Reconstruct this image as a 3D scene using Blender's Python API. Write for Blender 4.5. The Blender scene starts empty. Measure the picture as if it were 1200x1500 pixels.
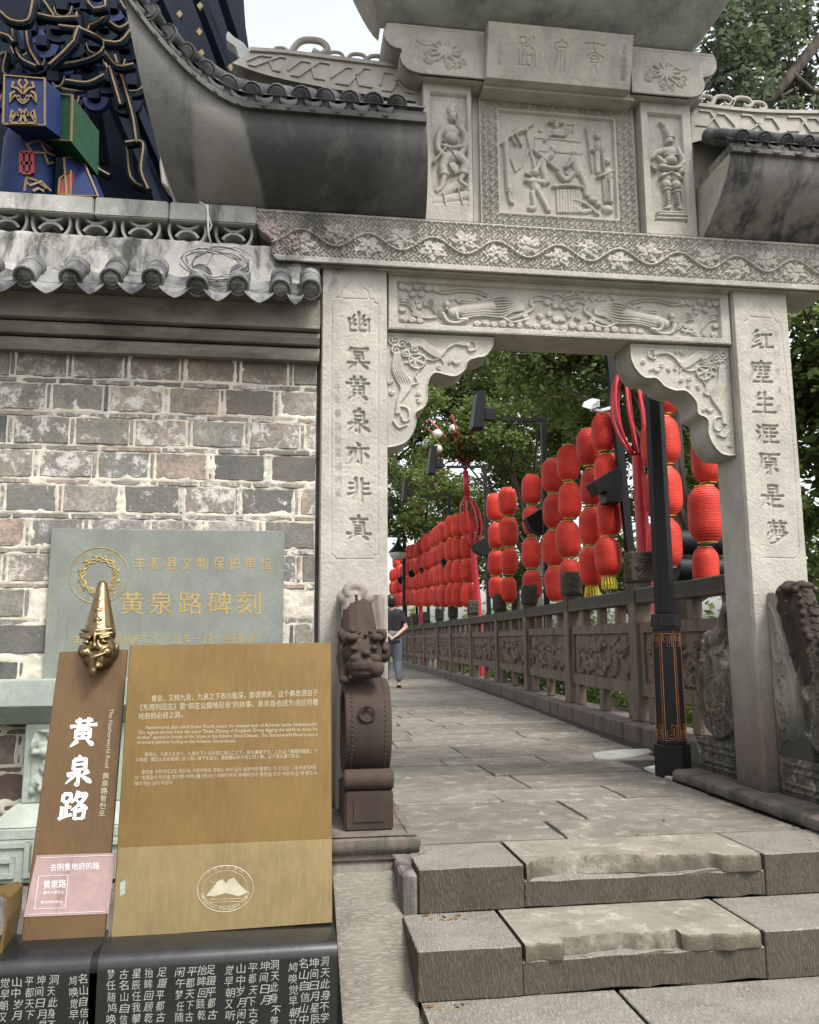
import bpy, bmesh, math, random
import numpy as np
from mathutils import Vector, Matrix
rnd = random.Random(7)
nr = np.random.RandomState(5)
sc = bpy.context.scene
COL = sc.collection
rad = math.radians

# ------------------------------------------------------------------ camera
YAW, PITCH, ROLL, FPX = rad(8.2), rad(8.63), rad(-.38), 1235.0
CAM = np.array([0, 0, .85])
def _cam_rows():
    cy, sy, cp, sp = math.cos(YAW), math.sin(YAW), math.cos(PITCH), math.sin(PITCH)
    f = np.array([sy*cp, cy*cp, sp]); r = np.array([cy, -sy, 0.]); u = np.cross(r, f)
    cr, sr = math.cos(ROLL), math.sin(ROLL)
    return np.array([cr*r+sr*u, sr*r-cr*u, f])
CM = _cam_rows()
cd = bpy.data.cameras.new('camera'); cam = bpy.data.objects.new('camera', cd); COL.objects.link(cam)
cd.sensor_fit = 'HORIZONTAL'; cd.sensor_width = 36; cd.lens = FPX/1200*36; cd.clip_end = 2000; cd.clip_start = .05
m = Matrix(((CM[0][0], -CM[1][0], -CM[2][0]), (CM[0][1], -CM[1][1], -CM[2][1]), (CM[0][2], -CM[1][2], -CM[2][2]))).to_4x4()
m.translation = Vector(CAM); cam.matrix_world = m
sc.camera = cam

# ------------------------------------------------------------------ light
w = bpy.data.worlds.new('World'); sc.world = w; w.use_nodes = True
nt = w.node_tree; bg = nt.nodes['Background']
sky = nt.nodes.new('ShaderNodeTexSky'); sky.sky_type = 'NISHITA'; sky.sun_disc = False
SUN_EL, SUN_AZ = rad(58), rad(150)          # azimuth clockwise from +Y
sky.sun_elevation = SUN_EL; sky.sun_rotation = SUN_AZ; sky.air_density = 1.3; sky.dust_density = 4
hs = nt.nodes.new('ShaderNodeHueSaturation'); hs.inputs['Saturation'].default_value = .22
nt.links.new(sky.outputs[0], hs.inputs['Color']); nt.links.new(hs.outputs[0], bg.inputs[0])
bg.inputs[1].default_value = .15
sl = bpy.data.lights.new('sun', 'SUN'); sun = bpy.data.objects.new('sun', sl); COL.objects.link(sun)
sl.energy = 1.6; sl.angle = rad(13); sl.color = (1, .96, .9)
sd = Vector((math.sin(SUN_AZ)*math.cos(SUN_EL), math.cos(SUN_AZ)*math.cos(SUN_EL), math.sin(SUN_EL)))
sun.rotation_euler = sd.to_track_quat('Z', 'Y').to_euler()
sc.view_settings.view_transform = 'Standard'; sc.view_settings.look = 'None'
sc.view_settings.gamma = 1; sc.view_settings.exposure = 1.3; sc.view_settings.use_curve_mapping = False
sc.render.engine = 'CYCLES'; sc.cycles.use_denoising = True
sc.cycles.max_bounces = 6; sc.cycles.transparent_max_bounces = 4

# ------------------------------------------------------------------ measuring (photograph pixels -> points on real planes)
def ray(x, y): return CM.T @ np.array([(x-600)/FPX, (y-750)/FPX, 1.])
def PY(x, y, Y): d = ray(x, y); return CAM + d*(Y/d[1])
def PZ(x, y, Z): d = ray(x, y); return CAM + d*((Z-CAM[2])/d[2])
def PX(x, y, X): d = ray(x, y); return CAM + d*(X/d[0])
def PL(x, y, plane): p, n = plane; d = ray(x, y); return CAM + d*(float(np.dot(np.array(p)-CAM, n))/float(np.dot(d, n)))
YG = 4.139                                   # front plane of the gate

# ------------------------------------------------------------------ materials
def nodes(name):
    m = bpy.data.materials.new(name); m.use_nodes = True
    t = m.node_tree; b = t.nodes['Principled BSDF']; return m, t, b
def N(t, typ, **kw):
    n = t.nodes.new(typ)
    for k, v in kw.items():
        if k in n.inputs.keys() if isinstance(k, str) else False: n.inputs[k].default_value = v
        else: setattr(n, k, v)
    return n
def mix(t, fac, a, b, mode='MIX'):
    n = t.nodes.new('ShaderNodeMix'); n.data_type = 'RGBA'; n.blend_type = mode
    for i, v in ((0, fac), (6, a), (7, b)):
        if hasattr(v, 'is_linked'): t.links.new(v, n.inputs[i])
        else: n.inputs[i].default_value = v if i == 0 else (*v, 1)
    return n.outputs[2]
def noise(t, vec, scale, detail=6, rough=.6, dist=0):
    n = t.nodes.new('ShaderNodeTexNoise'); n.inputs['Scale'].default_value = scale
    n.inputs['Detail'].default_value = detail; n.inputs['Roughness'].default_value = rough; n.inputs['Distortion'].default_value = dist
    if vec is not None: t.links.new(vec, n.inputs['Vector'])
    return n.outputs['Fac']
def ramp(t, f, lo, hi, a=0., b=1.):
    n = t.nodes.new('ShaderNodeMapRange'); n.inputs[1].default_value = lo; n.inputs[2].default_value = hi
    n.inputs[3].default_value = a; n.inputs[4].default_value = b; n.interpolation_type = 'SMOOTHSTEP'
    t.links.new(f, n.inputs[0]); return n.outputs[0]
def math_(t, op, a, b=None):
    n = t.nodes.new('ShaderNodeMath'); n.operation = op
    for i, v in ((0, a), (1, b)):
        if v is None: continue
        if hasattr(v, 'is_linked'): t.links.new(v, n.inputs[i])
        else: n.inputs[i].default_value = v
    return n.outputs[0]
def position(t, scale=(1, 1, 1)):
    g = t.nodes.new('ShaderNodeNewGeometry'); mp = t.nodes.new('ShaderNodeMapping'); mp.inputs['Scale'].default_value = scale
    t.links.new(g.outputs['Position'], mp.inputs['Vector']); return mp.outputs[0]
def objrand(t): return t.nodes.new('ShaderNodeObjectInfo').outputs['Random']
def sepz(t):
    g = t.nodes.new('ShaderNodeNewGeometry'); s = t.nodes.new('ShaderNodeSeparateXYZ'); t.links.new(g.outputs['Position'], s.inputs[0]); return s.outputs
def bump(t, b, h, strength=.3, dist=.004):
    n = t.nodes.new('ShaderNodeBump'); n.inputs['Strength'].default_value = strength; n.inputs['Distance'].default_value = dist
    t.links.new(h, n.inputs['Height']); t.links.new(n.outputs[0], b.inputs['Normal']); return n
def stone(name, base, dark=None, amount=(.45, .75), pale=None, rough=.85, grain=60, streak=(6, 6, 1.2), bs=.35, extra=None, var=0., palea=(.55, .75), dist=.6):
    m, t, b = nodes(name)
    p1 = position(t); p2 = position(t, streak)
    c = mix(t, ramp(t, noise(t, p1, 5, 8, .65), .35, .65), tuple(x*.84 for x in base), tuple(min(1, x*1.1) for x in base))
    c = mix(t, ramp(t, noise(t, p1, grain, 4, .7), .3, .7, .0, .5), c, tuple(x*.72 for x in base))
    if dark:
        c = mix(t, ramp(t, noise(t, p2, 1.0, 8, .7, dist), *amount), c, dark)
    if pale:
        c = mix(t, ramp(t, noise(t, p1, 9, 9, .75, .4), *palea), c, pale)
    if extra: c = extra(t, c)
    if var:
        v = math_(t, 'ADD', math_(t, 'MULTIPLY', objrand(t), var), 1-var/2)
        cc = t.nodes.new('ShaderNodeVectorMath'); cc.operation = 'SCALE'; t.links.new(c, cc.inputs[0]); t.links.new(v, cc.inputs['Scale']); c = cc.outputs[0]
    t.links.new(c, b.inputs['Base Color']); b.inputs['Roughness'].default_value = rough
    b.inputs['Specular IOR Level'].default_value = .3
    h = math_(t, 'ADD', noise(t, p1, grain*2.2, 5, .7), math_(t, 'MULTIPLY', noise(t, p1, 14, 6, .6), 1.6))
    bump(t, b, h, bs, .004)
    return m
def plain(name, col, rough=.5, metal=0., var=0., spec=.5, bumpy=0.):
    m, t, b = nodes(name); b.inputs['Roughness'].default_value = rough; b.inputs['Metallic'].default_value = metal; b.inputs['Specular IOR Level'].default_value = spec
    p = position(t); c = mix(t, ramp(t, noise(t, p, 18, 7, .7), .3, .7), tuple(x*.8 for x in col), tuple(min(1, x*1.12) for x in col))
    if var:
        v = math_(t, 'ADD', math_(t, 'MULTIPLY', objrand(t), var), 1-var/2)
        cc = t.nodes.new('ShaderNodeVectorMath'); cc.operation = 'SCALE'; t.links.new(c, cc.inputs[0]); t.links.new(v, cc.inputs['Scale']); c = cc.outputs[0]
    t.links.new(c, b.inputs['Base Color'])
    if bumpy: bump(t, b, noise(t, p, 90, 5, .7), bumpy, .003)
    return m
def x_gate_frieze(t, c):            # soot running down from the eaves onto the left end of the beam and a little on the right
    s = sepz(t); p = position(t, (1, 1, .7))
    k = noise(t, p, 6.5, 8, .7, .8)
    left = math_(t, 'MULTIPLY', ramp(t, s[0], -.1, .75, 1, 0), ramp(t, k, .32, .6))
    c = mix(t, math_(t, 'MULTIPLY', left, .85), c, (.05, .05, .048))
    r = math_(t, 'MULTIPLY', math_(t, 'MULTIPLY', ramp(t, s[0], 2.15, 2.3), ramp(t, s[0], 2.75, 2.45)), math_(t, 'MULTIPLY', ramp(t, s[2], 2.93, 3.04), ramp(t, k, .35, .6)))
    c = mix(t, math_(t, 'MULTIPLY', r, .7), c, (.07, .07, .065))
    pt = math_(t, 'MULTIPLY', ramp(t, noise(t, p, 4.2, 6), .52, .66), ramp(t, s[0], .2, -.1))
    return mix(t, math_(t, 'MULTIPLY', pt, .7), c, (.3, .22, .19))
def x_pillar(t, c):                 # damp brown foot, green-black algae low down, soot at the head
    s = sepz(t); p = position(t); k = noise(t, p, 7, 8, .7, .5)
    zz = math_(t, 'ADD', s[2], math_(t, 'MULTIPLY', math_(t, 'SUBTRACT', k, .5), .5))
    c = mix(t, ramp(t, zz, 1.2, .15, 0, .88), c, (.095, .068, .052))
    c = mix(t, ramp(t, zz, .22, .02, 0, .9), c, (.035, .04, .03))
    top = math_(t, 'MULTIPLY', ramp(t, s[2], 2.45, 2.75), ramp(t, k, .42, .62))
    left = ramp(t, s[0], .38, .2, 0, 1)
    return mix(t, math_(t, 'MULTIPLY', math_(t, 'MULTIPLY', top, left), .75), c, (.08, .08, .075))
GB = (.36, .34, .298)
M = {}
M['gate'] = stone('pale_gate_stone', GB, (.2, .19, .17), (.45, .82), (.42, .4, .36), bs=.4, grain=110, streak=(5, 5, 1.0), palea=(.5, .8))
M['frieze'] = stone('frieze_stone', GB, (.2, .19, .17), (.45, .82), (.42, .4, .36), bs=.4, grain=110, palea=(.5, .8), extra=x_gate_frieze)
M['pillar'] = stone('pillar_stone', GB, (.25, .235, .205), (.45, .85), (.42, .4, .36), bs=.35, grain=120, palea=(.5, .8), extra=x_pillar)
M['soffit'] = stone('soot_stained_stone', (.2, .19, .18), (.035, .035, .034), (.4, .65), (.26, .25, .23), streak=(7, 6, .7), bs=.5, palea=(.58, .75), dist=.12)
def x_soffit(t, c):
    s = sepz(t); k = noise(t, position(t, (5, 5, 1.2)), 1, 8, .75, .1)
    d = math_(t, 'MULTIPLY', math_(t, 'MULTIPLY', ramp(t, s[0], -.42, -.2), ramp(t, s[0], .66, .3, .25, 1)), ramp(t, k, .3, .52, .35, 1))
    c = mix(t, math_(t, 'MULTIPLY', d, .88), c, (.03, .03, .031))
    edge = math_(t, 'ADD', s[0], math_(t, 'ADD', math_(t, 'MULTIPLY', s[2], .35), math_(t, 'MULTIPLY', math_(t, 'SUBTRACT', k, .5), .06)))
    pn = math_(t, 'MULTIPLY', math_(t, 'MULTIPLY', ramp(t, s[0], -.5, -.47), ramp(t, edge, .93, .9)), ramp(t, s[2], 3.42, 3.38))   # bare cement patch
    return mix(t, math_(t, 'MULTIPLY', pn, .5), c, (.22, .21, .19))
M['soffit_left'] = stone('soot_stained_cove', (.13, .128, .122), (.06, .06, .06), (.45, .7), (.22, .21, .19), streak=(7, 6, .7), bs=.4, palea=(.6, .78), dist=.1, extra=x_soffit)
M['soffit_top'] = stone('weathered_cove_stone', (.34, .35, .34), (.13, .135, .14), (.42, .75), streak=(5, 5, .7), bs=.3, dist=.1)
M['tile'] = stone('grey_roof_tile', (.15, .15, .145), (.04, .04, .042), (.4, .62), (.45, .45, .44), bs=.4, var=.5, palea=(.6, .72))
M['tile_dark'] = stone('lichened_dark_tile', (.085, .088, .09), (.03, .03, .032), (.4, .6), (.5, .5, .5), bs=.5, palea=(.62, .7))
M['plaster'] = stone('mossy_plaster', (.3, .29, .27), (.04, .042, .036), (.42, .6), (.5, .48, .44), bs=.5, streak=(4, 4, 2))
M['cornice'] = stone('grimy_cornice', (.22, .205, .175), (.09, .085, .075), (.4, .7), bs=.3, streak=(2, 4, 5))
M['coping'] = stone('old_coping', (.3, .3, .28), (.07, .07, .06), (.5, .7), (.5, .47, .42), bs=.5)
M['mortar'] = stone('cream_mortar', (.5, .46, .385), (.33, .32, .3), (.5, .75), (.72, .7, .66), bs=.9, grain=40)
M['drum'] = stone('red_brown_sandstone', (.044, .03, .022), (.02, .016, .013), (.45, .7), (.3, .28, .26), bs=.5, palea=(.7, .76))
M['plate'] = stone('bleached_plate_stone', (.25, .23, .195), (.1, .085, .07), (.5, .75), bs=.5, extra=lambda t, c: mix(t, ramp(t, math_(t, 'ADD', sepz(t)[2], math_(t, 'MULTIPLY', noise(t, position(t), 8, 7), .3)), .75, .45, 0, .9), c, (.035, .036, .026)))
M['drum_tail'] = stone('bleached_sandstone', (.23, .2, .175), (.08, .06, .055), (.5, .7), bs=.5)
M['relief_old'] = stone('old_relief_stone', (.2, .165, .135), (.045, .05, .036), (.42, .6), (.36, .35, .29), bs=.6, palea=(.54, .66), extra=lambda t, c: mix(t, math_(t, 'MULTIPLY', ramp(t, sepz(t)[2], .8, .3, .1, .85), ramp(t, noise(t, position(t), 26, 8, .75), .42, .6, 1, .25)), c, (.03, .034, .022)))
M['flag'] = stone('flagstone', (.152, .139, .115), (.1, .09, .072), (.42, .72), (.31, .285, .235), bs=1., var=.35, palea=(.5, .72), grain=30, streak=(3, 4, 3))
M['bal'] = stone('balustrade_stone', (.16, .12, .092), (.05, .045, .035), (.45, .7), (.23, .19, .15), bs=.5, palea=(.6, .8), extra=lambda t, c: mix(t, ramp(t, sepz(t)[2], 1.12, 1.2, 0, .85), c, (.04, .038, .028)))
M['plinth'] = stone('plinth_sandstone', (.13, .105, .09), (.045, .05, .035), (.45, .65), bs=.6)
M['rough'] = stone('rough_rubble', (.17, .15, .13), (.05, .045, .04), (.4, .65), bs=1., grain=25)
M['palestone'] = stone('cement_patch', (.36, .37, .33), (.2, .2, .18), (.5, .7), bs=.9)
M['greenstone'] = stone('grey_green_slate', (.175, .187, .165), (.09, .1, .088), (.5, .78), (.25, .26, .235), bs=.1, streak=(9, 9, .7), rough=.5, palea=(.6, .85))
M['greencarve'] = stone('pale_green_stone', (.27, .3, .26), (.14, .16, .13), (.5, .8), bs=.3)
M['goldpaint'] = plain('gold_lettering', (.36, .26, .09), .45, .3)
M['inkgrey'] = plain('worn_ink', (.2, .19, .175), .8)
M['red'] = plain('lantern_red', (.42, .016, .013), .6, 0, .3, .25)
m, t, b = nodes('lantern_red'); tc = t.nodes.new('ShaderNodeTexCoord'); sp = t.nodes.new('ShaderNodeSeparateXYZ'); t.links.new(tc.outputs['Object'], sp.inputs[0])
rib_ = math_(t, 'ABSOLUTE', math_(t, 'SINE', math_(t, 'MULTIPLY', sp.outputs[2], math.pi*21))); kk = ramp(t, rib_, .0, .42)  # shading of the wire ribs put into the colour as darker lines
cr_ = mix(t, ramp(t, noise(t, position(t), 6, 5), .35, .65), (.52, .034, .022), (.64, .048, .03)); cr_ = mix(t, kk, (.3, .014, .01), cr_)
vv = math_(t, 'ADD', math_(t, 'MULTIPLY', objrand(t), .35), .8); sc3 = t.nodes.new('ShaderNodeVectorMath'); sc3.operation = 'SCALE'; t.links.new(cr_, sc3.inputs[0]); t.links.new(vv, sc3.inputs['Scale'])
t.links.new(sc3.outputs[0], b.inputs['Base Color']); b.inputs['Roughness'].default_value = .55; b.inputs['Specular IOR Level'].default_value = .25; bump(t, b, math_(t, 'ADD', kk, math_(t, 'MULTIPLY', noise(t, position(t), 30, 4), .8)), .9, .006); M['red'] = m
M['gold'] = plain('gold_foil', (.42, .28, .07), .35, .8)
M['tassel'] = plain('yellow_tassel', (.6, .5, .05), .8)
M['black'] = plain('black_metal', (.007, .007, .008), .55, .0, 0, .25)
M['redpole'] = plain('red_painted_steel', (.42, .02, .03), .35)
M['globe'] = plain('opal_globe', (.55, .53, .48), .3)
M['white'] = plain('white_print', (.5, .5, .5), .6)
M['whitefade'] = plain('worn_white_print', (.33, .3, .22), .6)
M['poem'] = plain('engraved_grey', (.24, .25, .22), .8)
M['camwhite'] = plain('white_plastic', (.55, .56, .56), .4)
M['copper'] = plain('copper_line', (.3, .13, .05), .5, .4)
M['cable'] = plain('grey_cable', (.2, .2, .2), .6)
M['bronze'] = plain('polished_bronze', (.16, .115, .06), .36, .9)
M['skin'] = plain('skin', (.45, .28, .2), .6); M['hair'] = plain('black_hair', (.01, .009, .008), .5)
M['shirt'] = plain('black_cloth', (.012, .012, .014), .9); M['jeans'] = plain('grey_blue_cloth', (.11, .13, .16), .95)
M['poster'] = stone('pink_poster', (.27, .185, .175), (.16, .1, .085), (.62, .72), streak=(5, 5, 2), bs=.05, rough=.5)
M['bark'] = stone('bark', (.09, .07, .055), (.03, .026, .02), (.4, .6), bs=.9)
M['joint'] = stone('dirt_in_joints', (.035, .03, .022), (.02, .018, .014), (.4, .6), bs=.6)
M['soil'] = stone('soil', (.1, .09, .06), (.05, .06, .03), (.4, .6), bs=.9)
M['pblue'] = plain('painted_blue', (.009, .02, .075), .6, 0, 0, .2); M['pgreen'] = plain('painted_green', (.01, .045, .02), .6, 0, 0, .2)
M['pdark'] = plain('dark_blue_paint', (.004, .008, .018), .7, 0, 0, .12); M['pgold'] = plain('old_gold_paint', (.15, .095, .04), .6, .1)
M['pred'] = plain('painted_red', (.2, .012, .015), .6)

def face_tone(t, c):                     # upward faces keep the colour, upright faces are multiplied darker
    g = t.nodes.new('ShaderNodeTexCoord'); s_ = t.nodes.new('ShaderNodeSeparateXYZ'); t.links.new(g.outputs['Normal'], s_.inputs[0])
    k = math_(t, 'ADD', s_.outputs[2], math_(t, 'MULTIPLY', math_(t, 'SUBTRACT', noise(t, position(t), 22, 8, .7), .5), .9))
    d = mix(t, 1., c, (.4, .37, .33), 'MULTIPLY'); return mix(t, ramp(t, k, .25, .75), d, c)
def mk_chisel(name, base, direction, freq=330, strength=.8):
    m, t, b = nodes(name); p = position(t)
    c = mix(t, ramp(t, noise(t, p, 6, 8, .7), .35, .65), tuple(x*.75 for x in base), tuple(x*1.15 for x in base))
    c = mix(t, ramp(t, noise(t, position(t, (3, 3, 3)), 1, 8, .7), .5, .8, 0, .7), c, tuple(x*.5 for x in base))
    g = t.nodes.new('ShaderNodeNewGeometry'); wv = t.nodes.new('ShaderNodeTexNoise')
    mp = t.nodes.new('ShaderNodeMapping'); t.links.new(g.outputs['Position'], mp.inputs['Vector'])
    mp.inputs['Scale'].default_value = {'x': (freq*.75, 38, 38), 'z': (38, freq*.8, freq*.8)}[direction]
    mp.inputs['Rotation'].default_value = (0, 0, .12 if direction == 'x' else 0)
    t.links.new(mp.outputs[0], wv.inputs['Vector']); wv.inputs['Scale'].default_value = 1; wv.inputs['Detail'].default_value = 3; wv.inputs['Distortion'].default_value = .15
    k = ramp(t, wv.outputs['Fac'], .38, .62)
    c = mix(t, math_(t, 'MULTIPLY', k, .5), c, tuple(min(1, x*1.6) for x in base))
    c = face_tone(t, c); t.links.new(c, b.inputs['Base Color']); b.inputs['Roughness'].default_value = .9; b.inputs['Specular IOR Level'].default_value = .2
    h = math_(t, 'ADD', k, noise(t, p, 50, 6, .7)); bump(t, b, h, strength, .004); return m
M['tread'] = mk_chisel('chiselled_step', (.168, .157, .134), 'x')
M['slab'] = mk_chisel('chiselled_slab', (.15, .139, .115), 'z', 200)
M['worn'] = stone('worn_step', (.2, .182, .148), (.115, .103, .083), (.45, .75), (.32, .295, .245), bs=1., palea=(.5, .7), extra=face_tone)

def mk_brick():
    m, t, b = nodes('old_brick'); p = position(t); r = objrand(t)
    cr = t.nodes.new('ShaderNodeValToRGB'); t.links.new(r, cr.inputs[0]); e = cr.color_ramp; e.interpolation = 'LINEAR'
    cols = [(0, (.07, .074, .068)), (.16, (.24, .228, .188)), (.34, (.36, .275, .22)), (.46, (.16, .16, .142)), (.6, (.29, .275, .235)), (.76, (.42, .31, .245)), (.86, (.05, .055, .055)), (1, (.42, .37, .33))]
    while len(e.elements) < len(cols): e.elements.new(.5)
    for el, (q, c) in zip(e.elements, cols): el.position = q; el.color = (*c, 1)
    off = t.nodes.new('ShaderNodeVectorMath'); off.operation = 'ADD'; t.links.new(p, off.inputs[0])
    cb = t.nodes.new('ShaderNodeCombineXYZ'); t.links.new(math_(t, 'MULTIPLY', r, 17), cb.inputs[0]); t.links.new(math_(t, 'MULTIPLY', r, 31), cb.inputs[2]); t.links.new(cb.outputs[0], off.inputs[1])
    c = mix(t, ramp(t, noise(t, off.outputs[0], 7, 8, .7), .35, .65, 0, .75), cr.outputs[0], (.14, .135, .12))
    c = mix(t, ramp(t, noise(t, p, 55, 5, .7), .35, .7, 0, .6), c, (.09, .085, .08))
    wh = math_(t, 'ADD', noise(t, off.outputs[0], 16, 10, .8, .2), math_(t, 'MULTIPLY', math_(t, 'SUBTRACT', math_(t, 'FRACT', math_(t, 'MULTIPLY', r, 7.3)), .5), .16))
    c = mix(t, ramp(t, wh, .54, .64, 0, .65), c, (.58, .56, .54))
    s = sepz(t)
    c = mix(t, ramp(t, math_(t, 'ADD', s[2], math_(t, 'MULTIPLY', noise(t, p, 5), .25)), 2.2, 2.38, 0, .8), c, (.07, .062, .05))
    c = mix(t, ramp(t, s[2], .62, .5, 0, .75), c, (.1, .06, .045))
    t.links.new(c, b.inputs['Base Color']); b.inputs['Roughness'].default_value = .9; b.inputs['Specular IOR Level'].default_value = .2
    bump(t, b, math_(t, 'ADD', noise(t, p, 70, 6, .75), noise(t, p, 18, 5)), .9, .005); return m
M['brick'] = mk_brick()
def mk_brass(name, base):
    m, t, b = nodes(name); p = position(t)
    c = mix(t, ramp(t, noise(t, p, 4, 7, .6), .35, .65), base, tuple(x*.78 for x in base))
    c = mix(t, ramp(t, noise(t, position(t, (90, 90, 3)), 1, 4), .35, .7, 0, .35), c, tuple(x*1.3 for x in base))
    c = mix(t, ramp(t, noise(t, p, 26, 8, .8), .68, .76, 0, .7), c, (.1, .06, .03))
    t.links.new(c, b.inputs['Base Color']); b.inputs['Metallic'].default_value = .45
    t.links.new(ramp(t, noise(t, p, 9, 6), .3, .7, .36, .55), b.inputs['Roughness'])
    bump(t, b, noise(t, position(t, (300, 300, 40)), 1, 3), .12, .001); return m
M['brass'] = mk_brass('brushed_brass', (.15, .093, .027)); M['brass2'] = mk_brass('brown_brass', (.09, .05, .018))
M['brasspale'] = mk_brass('pale_brass_band', (.21, .158, .072))
m, t, b = nodes('polished_black_granite'); p = position(t)
t.links.new(mix(t, ramp(t, noise(t, p, 300, 3, .6), .55, .7, 0, .5), (.007, .008, .008), (.03, .033, .03)), b.inputs['Base Color']); t.links.new(ramp(t, noise(t, p, 12, 7, .7), .3, .7, .18, .42), b.inputs['Roughness']); M['granite'] = m
def mk_leaf(name, a, bcol, yel):
    m, t, b = nodes(name); g = t.nodes.new('ShaderNodeNewGeometry')
    cr = t.nodes.new('ShaderNodeValToRGB'); t.links.new(g.outputs['Random Per Island'], cr.inputs[0]); e = cr.color_ramp
    e.elements[0].color = (*a, 1); e.elements[1].color = (*yel, 1); el = e.elements.new(.6); el.color = (*bcol, 1)
    p = position(t); c = mix(t, ramp(t, noise(t, p, .9, 4), .35, .65, .0, .6), cr.outputs[0], a)
    t.links.new(c, b.inputs['Base Color']); b.inputs['Roughness'].default_value = .5; b.inputs['Specular IOR Level'].default_value = .3
    tr = t.nodes.new('ShaderNodeBsdfTranslucent'); t.links.new(c, tr.inputs[0]); ms = t.nodes.new('ShaderNodeMixShader'); ms.inputs[0].default_value = .5
    t.links.new(b.outputs[0], ms.inputs[1]); t.links.new(tr.outputs[0], ms.inputs[2]); t.links.new(ms.outputs[0], t.nodes['Material Output'].inputs[0]); return m
M['leaf'] = mk_leaf('tree_leaf', (.06, .1, .025), (.12, .17, .045), (.21, .24, .07))
M['leaf2'] = mk_leaf('yellow_green_leaf', (.06, .1, .025), (.13, .17, .045), (.22, .24, .07))
M['leaf3'] = mk_leaf('backlit_pale_leaf', (.07, .1, .055), (.12, .15, .085), (.2, .22, .13))  # paler greens, the backlit look of the leaves put into their colour

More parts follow.
